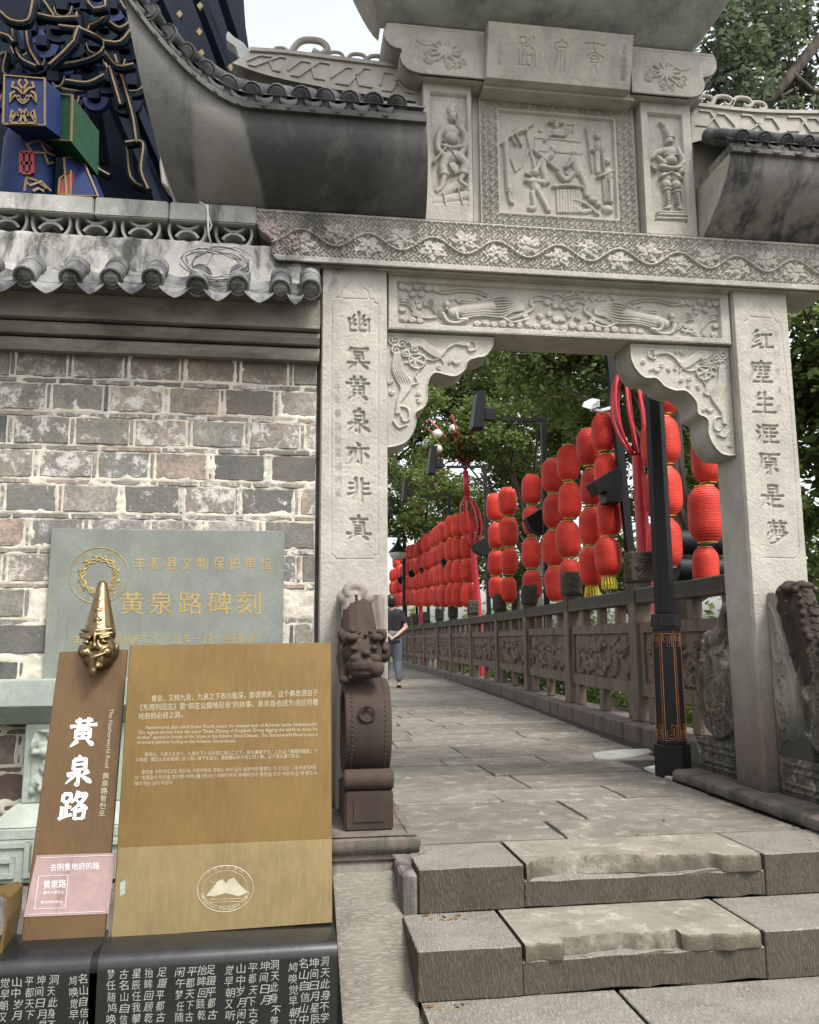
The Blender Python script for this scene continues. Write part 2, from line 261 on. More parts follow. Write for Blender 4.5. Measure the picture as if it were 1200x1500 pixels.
# ------------------------------------------------------------------ mesh tools
def tag(o, label=None, cat=None, group=None, kind=None):
    if label: o['label'] = label
    if cat: o['category'] = cat
    if group: o['group'] = group
    if kind: o['kind'] = kind
    return o
def thing(name, label, cat, loc=(0, 0, 0), group=None):
    o = bpy.data.objects.new(name, None); COL.objects.link(o); o.location = loc; o.empty_display_size = .1
    return tag(o, label, cat, group)
def link(name, me, parent=None):
    o = bpy.data.objects.new(name, me); COL.objects.link(o)
    if parent is not None:
        o.parent = parent
        if parent.type == 'EMPTY': o.matrix_parent_inverse = Matrix.LocRotScale(parent.location, parent.rotation_euler, parent.scale).inverted()
    return o
def copy_tree(o, parent=None):
    c = o.copy(); COL.objects.link(c)
    if parent is not None: c.parent = parent
    for ch in list(o.children): copy_tree(ch, c)
    return c
class MB:
    def __init__(s): s.v = []; s.f = []
    def add(s, vs, fs):
        n = len(s.v); s.v += [tuple(map(float, q)) for q in vs]; s.f += [tuple(i+n for i in f) for f in fs]; return s
    def box(s, x0, x1, y0, y1, z0, z1, j=0.):
        q = [(x, y, z) for x in (x0, x1) for y in (y0, y1) for z in (z0, z1)]
        if j: q = [tuple(c+rnd.uniform(-j, j) for c in a) for a in q]
        return s.add(q, [(0, 1, 3, 2), (4, 6, 7, 5), (0, 4, 5, 1), (2, 3, 7, 6), (0, 2, 6, 4), (1, 5, 7, 3)])
    def hexa(s, a, b):                       # two quads (lists of 4 points) joined
        return s.add(list(a)+list(b), [(3, 2, 1, 0), (4, 5, 6, 7), (0, 1, 5, 4), (1, 2, 6, 5), (2, 3, 7, 6), (3, 0, 4, 7)])
    def prism(s, pts, d):                    # closed 3-D outline pushed by vector d
        n = len(pts); p2 = [tuple(np.array(p)+np.array(d)) for p in pts]
        return s.add(list(pts)+p2, [tuple(range(n-1, -1, -1)), tuple(range(n, 2*n))]+[(i, (i+1) % n, n+(i+1) % n, n+i) for i in range(n)])
    def tube(s, pts, r, seg=8, caps=True, rs=None):
        pts = [np.array(p, float) for p in pts]; n = len(pts); vs = []; up = None
        for i, p in enumerate(pts):
            d = pts[min(i+1, n-1)]-pts[max(i-1, 0)]; d = d/(np.linalg.norm(d)+1e-9)
            if up is None:
                up = np.cross(d, [0, 0, 1.]); 
                if np.linalg.norm(up) < .1: up = np.cross(d, [0, 1., 0])
            up = up-d*np.dot(up, d); up /= np.linalg.norm(up)+1e-9; w_ = np.cross(d, up); rr = rs[i] if rs else r
            vs += [p+rr*(math.cos(a)*up+math.sin(a)*w_) for a in [2*math.pi*k/seg+math.pi/seg for k in range(seg)]]
        fs = [(i*seg+k, i*seg+(k+1) % seg, (i+1)*seg+(k+1) % seg, (i+1)*seg+k) for i in range(n-1) for k in range(seg)]
        if caps: fs += [tuple(range(seg-1, -1, -1)), tuple((n-1)*seg+k for k in range(seg))]
        return s.add(vs, fs)
    def lathe(s, prof, c=(0, 0, 0), axis=(0, 0, 1), seg=24, capped=True):   # prof: (radius, along)
        ax = np.array(axis, float); ax /= np.linalg.norm(ax)
        u = np.cross(ax, [0, 0, 1.]) if abs(ax[2]) < .9 else np.array([1., 0, 0]); u /= np.linalg.norm(u); w_ = np.cross(ax, u); c = np.array(c, float)
        vs = [c+ax*h+r*(math.cos(2*math.pi*k/seg)*u+math.sin(2*math.pi*k/seg)*w_) for r, h in prof for k in range(seg)]
        n = len(prof); fs = [(i*seg+k, i*seg+(k+1) % seg, (i+1)*seg+(k+1) % seg, (i+1)*seg+k) for i in range(n-1) for k in range(seg)]
        if capped: fs += [tuple(range(seg-1, -1, -1)), tuple((n-1)*seg+k for k in range(seg))]
        return s.add(vs, fs)
    def ball(s, c, r, seg=12):
        r = (r, r, r) if not hasattr(r, '__len__') else r
        rows = seg//2; vs = []; 
        for i in range(rows+1):
            th = math.pi*i/rows
            for k in range(seg): ph = 2*math.pi*k/seg; vs.append((c[0]+r[0]*math.sin(th)*math.cos(ph), c[1]+r[1]*math.sin(th)*math.sin(ph), c[2]+r[2]*math.cos(th)))
        fs = [(i*seg+k, (i+1)*seg+k, (i+1)*seg+(k+1) % seg, i*seg+(k+1) % seg) for i in range(rows) for k in range(seg)]
        return s.add(vs, fs)
    def grid(s, P):                          # P[i][j] points
        a, b = len(P), len(P[0]); return s.add([q for r in P for q in r], [(i*b+j, i*b+j+1, (i+1)*b+j+1, (i+1)*b+j) for i in range(a-1) for j in range(b-1)])
    def mesh(s, name, mat, smooth=False, bevel=0, bseg=1):
        me = bpy.data.meshes.new(name); me.from_pydata(s.v, [], s.f)
        bm = bmesh.new(); bm.from_mesh(me)
        if smooth or bevel: bmesh.ops.remove_doubles(bm, verts=bm.verts, dist=1e-6)
        bmesh.ops.recalc_face_normals(bm, faces=bm.faces)
        if bevel: bmesh.ops.bevel(bm, geom=[e for e in bm.edges if e.is_manifold and e.calc_face_angle(0) > .5], offset=bevel, segments=bseg, affect='EDGES', clamp_overlap=True)
        bm.to_mesh(me); bm.free()
        me.materials.append(mat)
        if smooth:
            me.polygons.foreach_set('use_smooth', [True]*len(me.polygons))
            if smooth != 'all':
                try: me.set_sharp_from_angle(angle=rad(40))
                except Exception: pass
        return me
    def build(s, name, mat, parent=None, **kw): return link(name, s.mesh(name, mat, **kw), parent)

def curve(pts, step, closed=False):          # Catmull-Rom resampled
    P = np.array(pts, float)
    if len(P) < 3:
        n = max(2, int(np.linalg.norm(P[1]-P[0])/step)+1); return P[0]+(P[1]-P[0])*np.linspace(0, 1, n)[:, None]
    Q = np.vstack([P[-1], P, P[0], P[1]]) if closed else np.vstack([2*P[0]-P[1], P, 2*P[-1]-P[-2]])
    out = []
    for i in range(1, len(Q)-2):
        a, b_, c, d = Q[i-1:i+3]; n = max(2, int(np.linalg.norm(c-b_)/step)+1)
        for k in range(n):
            u = k/n; out.append(.5*((2*b_)+(c-a)*u+(2*a-5*b_+4*c-d)*u*u+(3*b_-a-3*c+d)*u**3))
    out.append(Q[-2]); return np.array(out)

def lump(shape, n, seed):
    q_ = np.random.RandomState(seed).rand(shape[0]//n+3, shape[1]//n+3); i = np.arange(shape[0])/n; j = np.arange(shape[1])/n; i0 = i.astype(int); j0 = j.astype(int); fi = (i-i0)[:, None]; fj = (j-j0)[None]; fi = fi*fi*(3-2*fi); fj = fj*fj*(3-2*fj)
    A = q_[i0][:, j0]; B = q_[i0+1][:, j0]; C = q_[i0][:, j0+1]; D = q_[i0+1][:, j0+1]; return (A*(1-fi)+B*fi)*(1-fj)+(C*(1-fi)+D*fi)*fj
class Relief:                                # carved face: a real height field, later a mesh
    def __init__(s, x0, x1, z0, z1, res=.003):
        s.x0, s.z0, s.res = x0, z0, res; s.nx = int(round((x1-x0)/res))+1; s.nz = int(round((z1-z0)/res))+1
        s.xs = np.linspace(x0, x1, s.nx); s.zs = np.linspace(z0, z1, s.nz); s.X, s.Z = np.meshgrid(s.xs, s.zs)
        s.rough = .0009; s.H = np.zeros((s.nz, s.nx)); s.G = np.zeros((s.nz, s.nx))
    def win(s, cx, cz, R):
        i0 = max(0, int((cx-R-s.x0)/s.res)); i1 = min(s.nx, int((cx+R-s.x0)/s.res)+2); j0 = max(0, int((cz-R-s.z0)/s.res)); j1 = min(s.nz, int((cz+R-s.z0)/s.res)+2)
        return (slice(j0, j1), slice(i0, i1)) if i1 > i0 and j1 > j0 else None
    def stroke(s, pts, r, h, groove=False, smooth=True, base=0., sharp=False, r1=None):
        P = curve(pts, s.res*.8) if smooth else np.vstack([curve(pts[i:i+2], s.res*.8) for i in range(len(pts)-1)])
        n = len(P); A = s.G if groove else s.H
        for i, (cx, cz) in enumerate(P):
            rr = r if r1 is None else (r+(r1-r)*i/max(1, n-1))
            if callable(rr): rr = rr(i/max(1, n-1))
            w_ = s.win(cx, cz, rr)
            if w_ is None: continue
            d2 = ((s.X[w_]-cx)**2+(s.Z[w_]-cz)**2)/(rr*rr)
            k = (np.clip(1.25*(1-np.sqrt(d2)), 0, 1) if sharp else np.sqrt(np.clip(1-d2, 0, 1)))
            A[w_] = np.maximum(A[w_], np.where(d2 < 1, base+h*k, -9 if not groove else 0))
    def blob(s, cx, cz, rx, rz, h, rot=0., base=0.):
        w_ = s.win(cx, cz, max(rx, rz))
        if w_ is None: return
        dx = s.X[w_]-cx; dz = s.Z[w_]-cz; c, n = math.cos(rot), math.sin(rot); u = (dx*c+dz*n)/rx; v = (-dx*n+dz*c)/rz; d2 = u*u+v*v
        s.H[w_] = np.maximum(s.H[w_], np.where(d2 < 1, base+h*np.sqrt(np.clip(1-d2, 0, 1)), -9))
    def inside(s, poly):
        P = np.array(poly); X, Z = s.X, s.Z; r = np.zeros(X.shape, bool); n = len(P)
        for i in range(n):
            (xa, za), (xb, zb) = P[i], P[(i+1) % n]
            if za == zb: continue
            r ^= ((za > Z) != (zb > Z)) & (X < (xb-xa)*(Z-za)/(zb-za)+xa)
        return r
    def spiral(s, cx, cz, R, turns, r, h, a0=0., sgn=1, base=0., groove=False):
        n = int(10*turns)+4; s.stroke([(cx+R*(1-.85*k/n)*math.cos(a0+sgn*2*math.pi*turns*k/n), cz+R*(1-.85*k/n)*math.sin(a0+sgn*2*math.pi*turns*k/n)) for k in range(n+1)], r, h, groove=groove, base=base)
    def height(s): return np.clip(s.H, -1, 1)-s.G
    def mesh(s, name, mat, Y=None, frame=None, mask=None, depth=.006):
        H = s.height().copy()
        if s.rough: H += (nr.rand(*H.shape)-.5)*s.rough+(lump(H.shape, 4, 9)-.5)*s.rough*2
        edge = np.zeros(H.shape, bool); edge[0] = edge[-1] = True; edge[:, 0] = edge[:, -1] = True
        H[edge] = -depth
        if frame is None: V = np.stack([s.X, Y-H, s.Z], -1).reshape(-1, 3)
        else:
            O, ux, uz, nn = [np.array(q, float) for q in frame]; V = (O+s.X[..., None]*ux+s.Z[..., None]*uz+H[..., None]*nn).reshape(-1, 3)
        idx = np.arange(s.nx*s.nz).reshape(s.nz, s.nx); q = np.stack([idx[:-1, :-1], idx[:-1, 1:], idx[1:, 1:], idx[1:, :-1]], -1)
        if mask is not None:
            k = mask[:-1, :-1] & mask[:-1, 1:] & mask[1:, 1:] & mask[1:, :-1]; q = q[k]
        q = q.reshape(-1, 4)
        if mask is not None:
            used = np.unique(q); rm = -np.ones(len(V), int); rm[used] = np.arange(len(used)); V = V[used]; q = rm[q]
        return raw_mesh(name, V, q, mat, True)
def raw_mesh(name, V, F, mat, smooth=False):
    me = bpy.data.meshes.new(name); me.vertices.add(len(V)); me.vertices.foreach_set('co', np.asarray(V, np.float32).ravel())
    n, k = F.shape; me.loops.add(n*k); me.loops.foreach_set('vertex_index', F.astype(np.int32).ravel())
    me.polygons.add(n); me.polygons.foreach_set('loop_start', np.arange(0, n*k, k, dtype=np.int32)); 
    try: me.polygons.foreach_set('loop_total', np.full(n, k, np.int32))
    except Exception: pass
    me.update(calc_edges=True); me.polygons.foreach_set('use_smooth', [smooth]*n); me.materials.append(mat); return me

def fret(X, Z, cell, width=.13, seed=0):     # interlocked key-pattern grooves, 0..1
    u, v = X/cell, Z/cell; i, j = np.floor(u), np.floor(v); fu, fv = u-i, v-j; par = ((i+j) % 2 == 0)
    a = np.where(par, fv, fu); b = np.where(par, fu, fv); out = np.zeros(X.shape)
    for c, lo, hi in ((.12, -1, 2), (.5, .22, .8), (.88, -1, 2)):
        k = np.clip(1.4*(1-np.abs(a-c)/width), 0, 1)*((b > lo) & (b < hi)); out = np.maximum(out, k)
    k = np.clip(1.4*(1-np.abs(b-.22)/width), 0, 1)*((a > .12) & (a < .5)); out = np.maximum(out, k)
    k = np.clip(1.4*(1-np.abs(b-.8)/width), 0, 1)*((a > .5) & (a < .88)); return np.maximum(out, k)

def sculpt(items, voxel, name, mat, smooth=4):  # union of balls ('b',c,r) and tapered limbs ('l',p0,r0,p1,r1), remeshed into one skin
    mb = MB()
    for it in items:
        if it[0] == 'b':
            mb.ball(it[1], it[2], 14)
            if len(it) > 3:
                R = Matrix.Rotation(it[3][1], 3, it[3][0]); n = 8*14
                k = len(mb.v)-14*8
                for q in range(k, len(mb.v)): mb.v[q] = tuple(R @ (Vector(mb.v[q])-Vector(it[1]))+Vector(it[1]))
        else:
            _, a, ra, b_, rb = it; a = np.array(a, float); b_ = np.array(b_, float); mb.tube([a, (a+b_)/2, b_], 0, 12, rs=[ra, (ra+rb)/2, rb]); mb.ball(a, ra, 12); mb.ball(b_, rb, 12)
    me = mb.mesh('tmp', mat); o = bpy.data.objects.new('tmp', me); COL.objects.link(o)
    r = o.modifiers.new('r', 'REMESH'); r.mode = 'VOXEL'; r.voxel_size = voxel
    if smooth: k = o.modifiers.new('s', 'SMOOTH'); k.iterations = smooth; k.factor = .5
    dg = bpy.context.evaluated_depsgraph_get(); out = bpy.data.meshes.new_from_object(o.evaluated_get(dg), depsgraph=dg)
    bpy.data.objects.remove(o); out.name = name; out.polygons.foreach_set('use_smooth', [True]*len(out.polygons))
    if not out.materials: out.materials.append(mat)
    return out

_tc = {}
def glyphs(s):                               # flat mesh of a text with the built-in font, width and height normalised
    if s in _tc: return _tc[s]
    cu = bpy.data.curves.new('t', 'FONT'); cu.body = s; cu.resolution_u = 2; o = bpy.data.objects.new('t', cu); COL.objects.link(o)
    dg = bpy.context.evaluated_depsgraph_get(); me = bpy.data.meshes.new_from_object(o.evaluated_get(dg), depsgraph=dg)
    V = [tuple(v.co) for v in me.vertices]; F = [tuple(p.vertices) for p in me.polygons]
    bpy.data.objects.remove(o); bpy.data.meshes.remove(me); _tc[s] = (V, F); return _tc[s]
def text_px(mb, s, p0, p1, h, plane, up=(0, -1), off=.0012):   # a line of text from pixel p0 to p1 (baseline) laid on a real plane
    V, F = glyphs(s)
    if not V: return
    A = np.array(V)[:, :2]; x0, x1 = A[:, 0].min(), A[:, 0].max(); y0, y1 = -.05, .78
    p0, p1, up = np.array(p0, float), np.array(p1, float), np.array(up, float); n = np.array(plane[1], float)
    out = []
    for x, y in A:
        q = p0+(p1-p0)*(x-x0)/(x1-x0)+up*h*(y-y0)/(y1-y0); P = PL(q[0], q[1], plane); out.append(P+n*off)
    mb.add(out, F)

# brush characters: strokes in a 100x100 box; h/s even, p tapering, n swelling, d dot
BR = {
'幽': 's50,8 50,80;z32,20 22,38 36,38 22,60 40,56;z72,20 62,38 76,38 62,60 80,56;s10,35 12,82 90,82;s90,35 89,82',
'冥': 'd20,8 14,24;h18,14 86,13;p86,13 76,26;s34,28 34,54;s34,28 66,28 66,54;h34,41 66,41;h34,53 66,53;d50,57 54,66;h8,71 92,69;p36,76 12,96;n62,76 88,94',
'黄': 'h22,16 78,15;s36,5 36,28;s64,5 64,28;h6,31 94,30;s28,42 28,72;s28,42 72,42 72,72;h28,56 72,56;s50,30 50,72;h28,71 72,71;p36,77 12,96;n62,77 88,95',
'泉': 'p52,3 42,14;s31,14 31,47;s31,14 69,14 69,47;h31,30 69,30;h31,46 69,46;s50,48 50,96 40,90;p12,62 40,60 10,90;p82,53 60,66;n52,62 94,92',
'亦': 'd47,5 56,17;h10,30 92,28;p38,32 36,60 18,92;s62,30 62,88 53,83;p24,46 10,66;n78,46 93,66',
'非': 'p38,6 38,60 24,96;h14,26 38,24;h14,46 38,44;h8,70 38,62;s62,6 62,96;h62,26 88,24;h62,46 86,45;h62,67 94,65',
'真': 'h18,16 82,14;s50,3 48,26;s30,28 30,70;s30,28 70,28 70,70;h30,40 70,40;h30,52 70,52;h30,63 70,63;h4,75 96,73;p34,80 10,97;n62,80 88,96',
'红': 'p30,5 14,26 32,24;p38,26 14,54 42,46;h12,76 44,62;h52,22 90,20;s70,22 70,74;h46,77 98,73',
'塵': 'd50,1 54,8;h14,14 92,12;p16,14 14,50 0,94;h30,30 86,28;s44,18 44,42;s66,18 66,42;h28,44 86,42;p42,46 36,60 52,56;p70,46 64,60 84,56;h38,74 80,72;s58,62 58,92;h22,93 98,91',
'生': 'p28,8 10,42;h26,30 84,28;s52,3 52,86;h22,57 80,55;h4,89 98,87',
'涯': 'd8,12 20,24;d4,36 16,46;p24,62 6,94;h34,14 96,12;p36,14 34,56 20,96;h50,28 84,26;s66,18 66,44;h44,45 94,43;h52,61 84,59;s66,48 66,82;h40,85 100,83',
'原': 'h14,12 96,10;p20,12 18,54 0,96;p56,17 48,28;s38,30 38,58;s38,30 80,30 80,58;h38,44 80,44;h38,57 80,57;s58,58 58,96 48,91;p40,68 24,88;n74,66 93,84',
'是': 's32,5 32,36;s32,5 68,5 68,36;h32,20 68,20;h32,35 68,35;h6,49 94,47;s50,48 50,88;h50,65 78,63;p30,58 24,76 4,96;n22,76 50,92 98,92',
'夢': 'h14,12 86,10;s34,2 34,21;s64,2 64,21;s24,27 26,45;s24,27 78,25 76,44;s42,27 42,44;s60,26 60,44;h26,45 76,43;z10,64 14,53 92,51 84,64;p46,56 18,82;p40,66 74,64 52,90 20,99;d44,72 54,81',
'路': 's14,10 14,34;s14,10 38,10 38,33;h14,33 38,33;s27,33 27,78;h27,54 43,52;s13,48 14,84;h4,88 47,76;p62,3 56,22 42,40;p58,18 86,16 70,44 42,64;n56,28 72,48 96,62;s56,64 57,94;s56,66 86,64 84,92;h57,91 84,91'}
def brush(ch):
    for st in BR[ch].split(';'):
        k = st[0]; P = [tuple(map(float, q.split(','))) for q in st[1:].split()]
        yield k, P
def bwidth(k, u):
    if k == 'h': return .75+.45*abs(2*u-1)**2
    if k == 's': return 1.05+.2*abs(2*u-1)**2
    if k == 'p': return 1.25*(1-u)**.6+.25
    if k == 'n': return .45+1.15*min(1, u/.75)*(1 if u < .75 else (1-u)/.25*.8+.2)
    if k == 'd': return .5+.9*u
    return .9
def carve_char(rel, ch, cx, cy, size, Y, wd=3.2, depth=.013, gx=None):
    for k, P in brush(ch):
        pts = []
        for x, y in P:
            q = PY(cx+(x-50)/100*size, cy+(y-50)/100*size+ (x-50)/100*size*.05, Y); pts.append((q[0], q[2]))
        C_ = curve(pts, rel.res*.7) if k in 'pn' and len(pts) > 2 else np.vstack([curve(pts[i:i+2], rel.res*.7) for i in range(len(pts)-1)])
        n = len(C_)
        for i, (a, b_) in enumerate(C_):
            rr = .0034*wd*.5*bwidth(k, i/max(1, n-1))*1.35; w_ = rel.win(a, b_, rr)
            if w_ is None: continue
            d = np.sqrt((rel.X[w_]-a)**2+(rel.Z[w_]-b_)**2)/rr; rel.G[w_] = np.maximum(rel.G[w_], depth*np.clip(2.4*(1-d), 0, 1))
def paint_char(mb, ch, cx, cy, sx, sy, wd, plane, shear=0., off=.0015):
    for k, P in brush(ch):
        Q = [(cx+(x-50)/100*sx+(y-50)/100*shear, cy+(y-50)/100*sy-(x-50)/100*sx*.08) for x, y in P]
        C_ = curve(Q, 1.2) if k in 'pn' and len(Q) > 2 else np.vstack([curve(Q[i:i+2], 1.2) for i in range(len(Q)-1)])
        n = len(C_); L = []; Rr = []
        for i in range(n):
            d = C_[min(i+1, n-1)]-C_[max(i-1, 0)]; d /= np.linalg.norm(d)+1e-9; nn = np.array([-d[1], d[0]]); u = i/max(1, n-1); r = wd*.5*bwidth(k, u)*(.7 if u in (0, 1) else 1)
            L.append(C_[i]+nn*r); Rr.append(C_[i]-nn*r)
        nv = np.array(plane[1]); global _pk; _pk = (_pk+1) % 12
        mb.add([PL(a[0], a[1], plane)+nv*(off+_pk*.00004) for a in L+Rr], [(i, i+1, n+i+1, n+i) for i in range(n-1)])
_pk = 0

# ================================================================== SETTING
mb = MB()
# terrain: one sheet; lower landing under the viewer, hill shoulder carrying the path, slope falling away beyond the balustrade
def terr(x, y):
    low = -.66; up = -.06
    z = low if y < 4.25 else up
    s = min(1, max(0, (x-4.6-max(0, (y-12))*.06)/5)); z -= 7*s*s*(3-2*s)
    s = min(1, max(0, (-6-x)/8)); z += 2.5*s
    s = min(1, max(0, (y-60)/80)); z += 7*s
    return z
gx_ = [-900, -300, -120, -60, -30, -18, -12]+list(np.arange(-8, 14, .5))+[16, 20, 26, 36, 60, 120, 300, 900]
gy_ = [-900, -300, -100, -40, -15, -6, -2, 0, 1, 2, 2.4]+list(np.arange(2.6, 4.5, .1))+list(np.arange(5, 60, 3))+[66, 75, 90, 110, 140, 200, 400, 900]
mb.grid([[(x, y, terr(x, y)+(rnd.uniform(-.1, .1) if x > 5.5 or x < -5 else 0)) for x in gx_] for y in gy_])
tag(mb.build('ground', M['soil'], smooth='all'), kind='structure')

# flagstone path behind and under the gate
path = tag(MB().box(.4, 4.0, 3.66, 9, -.5, -.006).box(.3, 4.1, 9, 16, -.5, -.0065).box(.2, 4.6, 16, 34, -.5, -.007).build('path', M['joint']), kind='structure')
y = 3.66; nflag = 0
while y < 30:
    dy = rnd.uniform(.3, .52) if y < 12 else rnd.uniform(.5, .8)
    xr = 2.3 if y < 5.4 else 2.62+.075*(y-5.4) if y < 12 else 3.1+.055*(y-12)
    xl = .545 if y < 5.2 else .3; x = xl
    while x < xr-.01:
        dx = rnd.uniform(.55, 1.35)
        if xr-x-dx < .35: dx = xr-x
        g = rnd.uniform(.005, .008); q = MB(); z1 = rnd.uniform(-.001, .004); n = 3
        top = []
        gy = .013
        for (a, b_) in ((x+g, y+gy), ((x+dx/2), y+gy), (x+dx-g, y+gy), (x+dx-g, y+dy/2), (x+dx-g, y+dy-gy), (x+dx/2, y+dy-gy), (x+g, y+dy-gy), (x+g, y+dy/2)):
            top.append((a+rnd.uniform(-.009, .009), b_+rnd.uniform(-.011, .011), z1+rnd.uniform(-.002, .002)))
        q.prism(top, (0, 0, -.03)); q.build('flagstone', M['flag'], path, bevel=.004); nflag += 1
        x += dx
    y += dy
# two pale cement patches on the path
for poly in ([(868, 1103), (905, 1098), (950, 1096), (957, 1101), (930, 1107), (895, 1111), (872, 1110)], [(943, 1124), (966, 1119), (990, 1130), (985, 1140), (958, 1131)]):
    tag(MB().prism([tuple(PZ(a, b_, .016)) for a, b_ in poly], (0, 0, -.02)).build('cement_patch', M['palestone'], path, bevel=.006))

# steps
steps = tag(MB().box(.46, 3.6, 3.08, 3.6, -.66, -.225).box(.46, 3.6, 2.72, 3.08, -.66, -.38).build('stone_steps', M['soil']), kind='structure')
def step_row(z, yf, yb, cuts, mats, chips):
    for i in range(len(cuts)-1):
        x0, x1 = cuts[i]+.001, cuts[i+1]-.001; chip = chips.get(i)
        if chip is None:
            n = max(2, int((x1-x0)/.07)); fr = [(x0+(x1-x0)*k/n, yf+rnd.uniform(-.003, .003), z+rnd.uniform(-.002, .001)) for k in range(n+1)]
            q = MB(); q.prism(fr+[(x1, yb, z), (x0, yb, z)], (0, 0, -.158)); q.build('step_block', M[mats[i]], steps, bevel=.0035)
        else:
            d1, pts = chip
            q = MB(); n = 16
            fr = [(x0+(x1-x0)*k/n, yf+.004+rnd.uniform(-.003, .003), z-d1+rnd.uniform(-.004, .004)) for k in range(n+1)]
            q.prism(fr+[(x1, yb, z-d1), (x0, yb, z-d1)], (0, 0, -.158+d1)); q.build('step_block', M['tread'], steps, bevel=.005)
            q = MB(); C_ = curve([(a, b_) for a, b_ in pts], .014); fr = []
            for a, b_ in C_:
                if x0 <= a <= x1: fr.append((a, yf+b_+rnd.uniform(-.0025, .0025)+.008*math.sin(a*23+i)+.005*math.sin(a*61+z*40), z+rnd.uniform(-.003, .0)))
            lo = [(a, min(b_-.3*max(0, b_-yf)-.002, yb), z-d1-.001) for a, b_, _ in fr]; n_ = len(fr); bk = [(a, yb, z) for a, _, _ in fr]
            lip = [(a, b_+.005, z+rnd.uniform(-.002, .001)) for a, b_, _ in fr]; dn = [(a+rnd.uniform(-.002, .002), b_-rnd.uniform(.0, .003), z-rnd.uniform(.008, .014)) for a, b_, _ in fr]
            q.grid([bk, lip, dn, lo, [(a, yb, z-d1-.001) for a, _, _ in fr]]); q.grid([[bk[0], lip[0], dn[0], lo[0]], [(x0, yb, z-.1)]*4]); q.grid([[bk[-1], lip[-1], dn[-1], lo[-1]], [(x1, yb, z-.1)]*4])
            q.build('step_block', M[mats[i]], steps, smooth=True)
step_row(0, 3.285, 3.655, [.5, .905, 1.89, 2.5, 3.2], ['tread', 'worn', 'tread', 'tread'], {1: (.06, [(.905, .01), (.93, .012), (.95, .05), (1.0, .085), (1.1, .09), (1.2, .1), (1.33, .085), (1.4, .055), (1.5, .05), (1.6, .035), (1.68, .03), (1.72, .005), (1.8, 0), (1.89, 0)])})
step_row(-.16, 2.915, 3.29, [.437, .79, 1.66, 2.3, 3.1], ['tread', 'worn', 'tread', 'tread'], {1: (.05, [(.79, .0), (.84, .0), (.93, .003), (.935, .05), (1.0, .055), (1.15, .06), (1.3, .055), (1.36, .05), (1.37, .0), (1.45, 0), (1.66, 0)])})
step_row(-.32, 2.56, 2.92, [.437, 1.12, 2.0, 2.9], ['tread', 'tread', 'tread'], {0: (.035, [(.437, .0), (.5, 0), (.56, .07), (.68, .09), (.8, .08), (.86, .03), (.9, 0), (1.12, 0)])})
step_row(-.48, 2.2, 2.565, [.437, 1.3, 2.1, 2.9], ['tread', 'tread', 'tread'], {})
# rounded plinth courses that carry pillar and drum stones, and the rough corner stone beneath
def plinth(x0, x1, y0, y1, side):
    n = 26; q = MB(); ys = np.linspace(y0, y1, n)
    xe, xo = (x1, x0) if side > 0 else (x0, x1)
    prof = [(-.02, 0.0), (.0, .012), (.006, .035), (0, .055), (-.018, .066), (-.04, .069), (-.045, .064), (-.05, .07)]
    P = []
    for a, z_ in prof: P.append([(xe+side*a, yy, z_+rnd.uniform(-.002, .002)) for yy in ys])
    P.append([(xo, yy, .07) for yy in ys]); P.append([(xo, yy, -.02) for yy in ys]); P.append([(xe-side*.02, yy, -.02) for yy in ys]); q.grid(P)
    fr = [(y0, 0), (y0-.012, .015), (y0-.016, .035), (y0-.01, .056), (y0+.012, .068)]
    q.grid([[(xo, a, b_) for a, b_ in fr], [(xe-side*.0, a, b_) for a, b_ in fr]]); q.grid([[(xo, y0+.012, .068), (xe-side*.01, y0+.012, .068)], [(xo, y0+.03, .07), (xe-side*.02, y0+.03, .07)]])
    q.box(min(xo, xe-side*.03), max(xo, xe-side*.03), y0+.004, y0+.05, -.02, .062)
    return tag(q.build('plinth', M['plinth'], smooth=True), kind='structure')
plinth(-.1, .54, 3.535, 5.3, 1); plinth(2.31, 3.0, 3.2, 4.98, -1)
q = MB(); P = []
for i in range(9):
    P.append([(.44+.14*j/8+rnd.uniform(-.008, .008)+(.0 if i else -.02), 3.5-.0*i-.07*math.sin(math.pi*i/8)*math.sin(math.pi*min(1, (j+1)/9))+rnd.uniform(-.01, .01), .005-.165*i/8) for j in range(9)])
q.grid(P); q.box(-.12, .47, 3.545, 4.17, -.66, -.002); tag(q.build('corner_stone', M['rough'], steps, smooth='all'))
MB().box(.435, .499, 3.3, 3.56, -.66, -.02, .004).build('corner_stone', M['rough'], steps, bevel=.01)
# sloping side slab
slp = .46; a0, a1 = 3.52, 2.0
def sl_z(yy): return -.075-slp*(3.5-yy)
q = MB(); n = 24; x0, x1 = .192, .44
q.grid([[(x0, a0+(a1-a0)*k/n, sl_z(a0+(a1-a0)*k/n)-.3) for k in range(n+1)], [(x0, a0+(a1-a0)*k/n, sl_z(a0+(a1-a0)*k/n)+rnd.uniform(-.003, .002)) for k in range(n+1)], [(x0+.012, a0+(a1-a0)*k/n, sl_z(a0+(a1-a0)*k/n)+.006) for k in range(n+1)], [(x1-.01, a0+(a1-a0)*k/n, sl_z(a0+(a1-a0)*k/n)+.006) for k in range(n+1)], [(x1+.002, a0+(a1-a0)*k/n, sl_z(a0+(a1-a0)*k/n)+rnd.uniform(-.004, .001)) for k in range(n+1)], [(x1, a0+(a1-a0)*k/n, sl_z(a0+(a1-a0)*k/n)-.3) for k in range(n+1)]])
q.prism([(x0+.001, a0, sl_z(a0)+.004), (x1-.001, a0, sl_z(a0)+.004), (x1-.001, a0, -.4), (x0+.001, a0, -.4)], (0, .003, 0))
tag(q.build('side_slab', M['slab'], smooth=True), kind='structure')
# landing at the foot
tag(MB().box(-3, 3.4, -1.5, 2.3, -.75, -.64).build('landing', M['flag']), kind='structure')

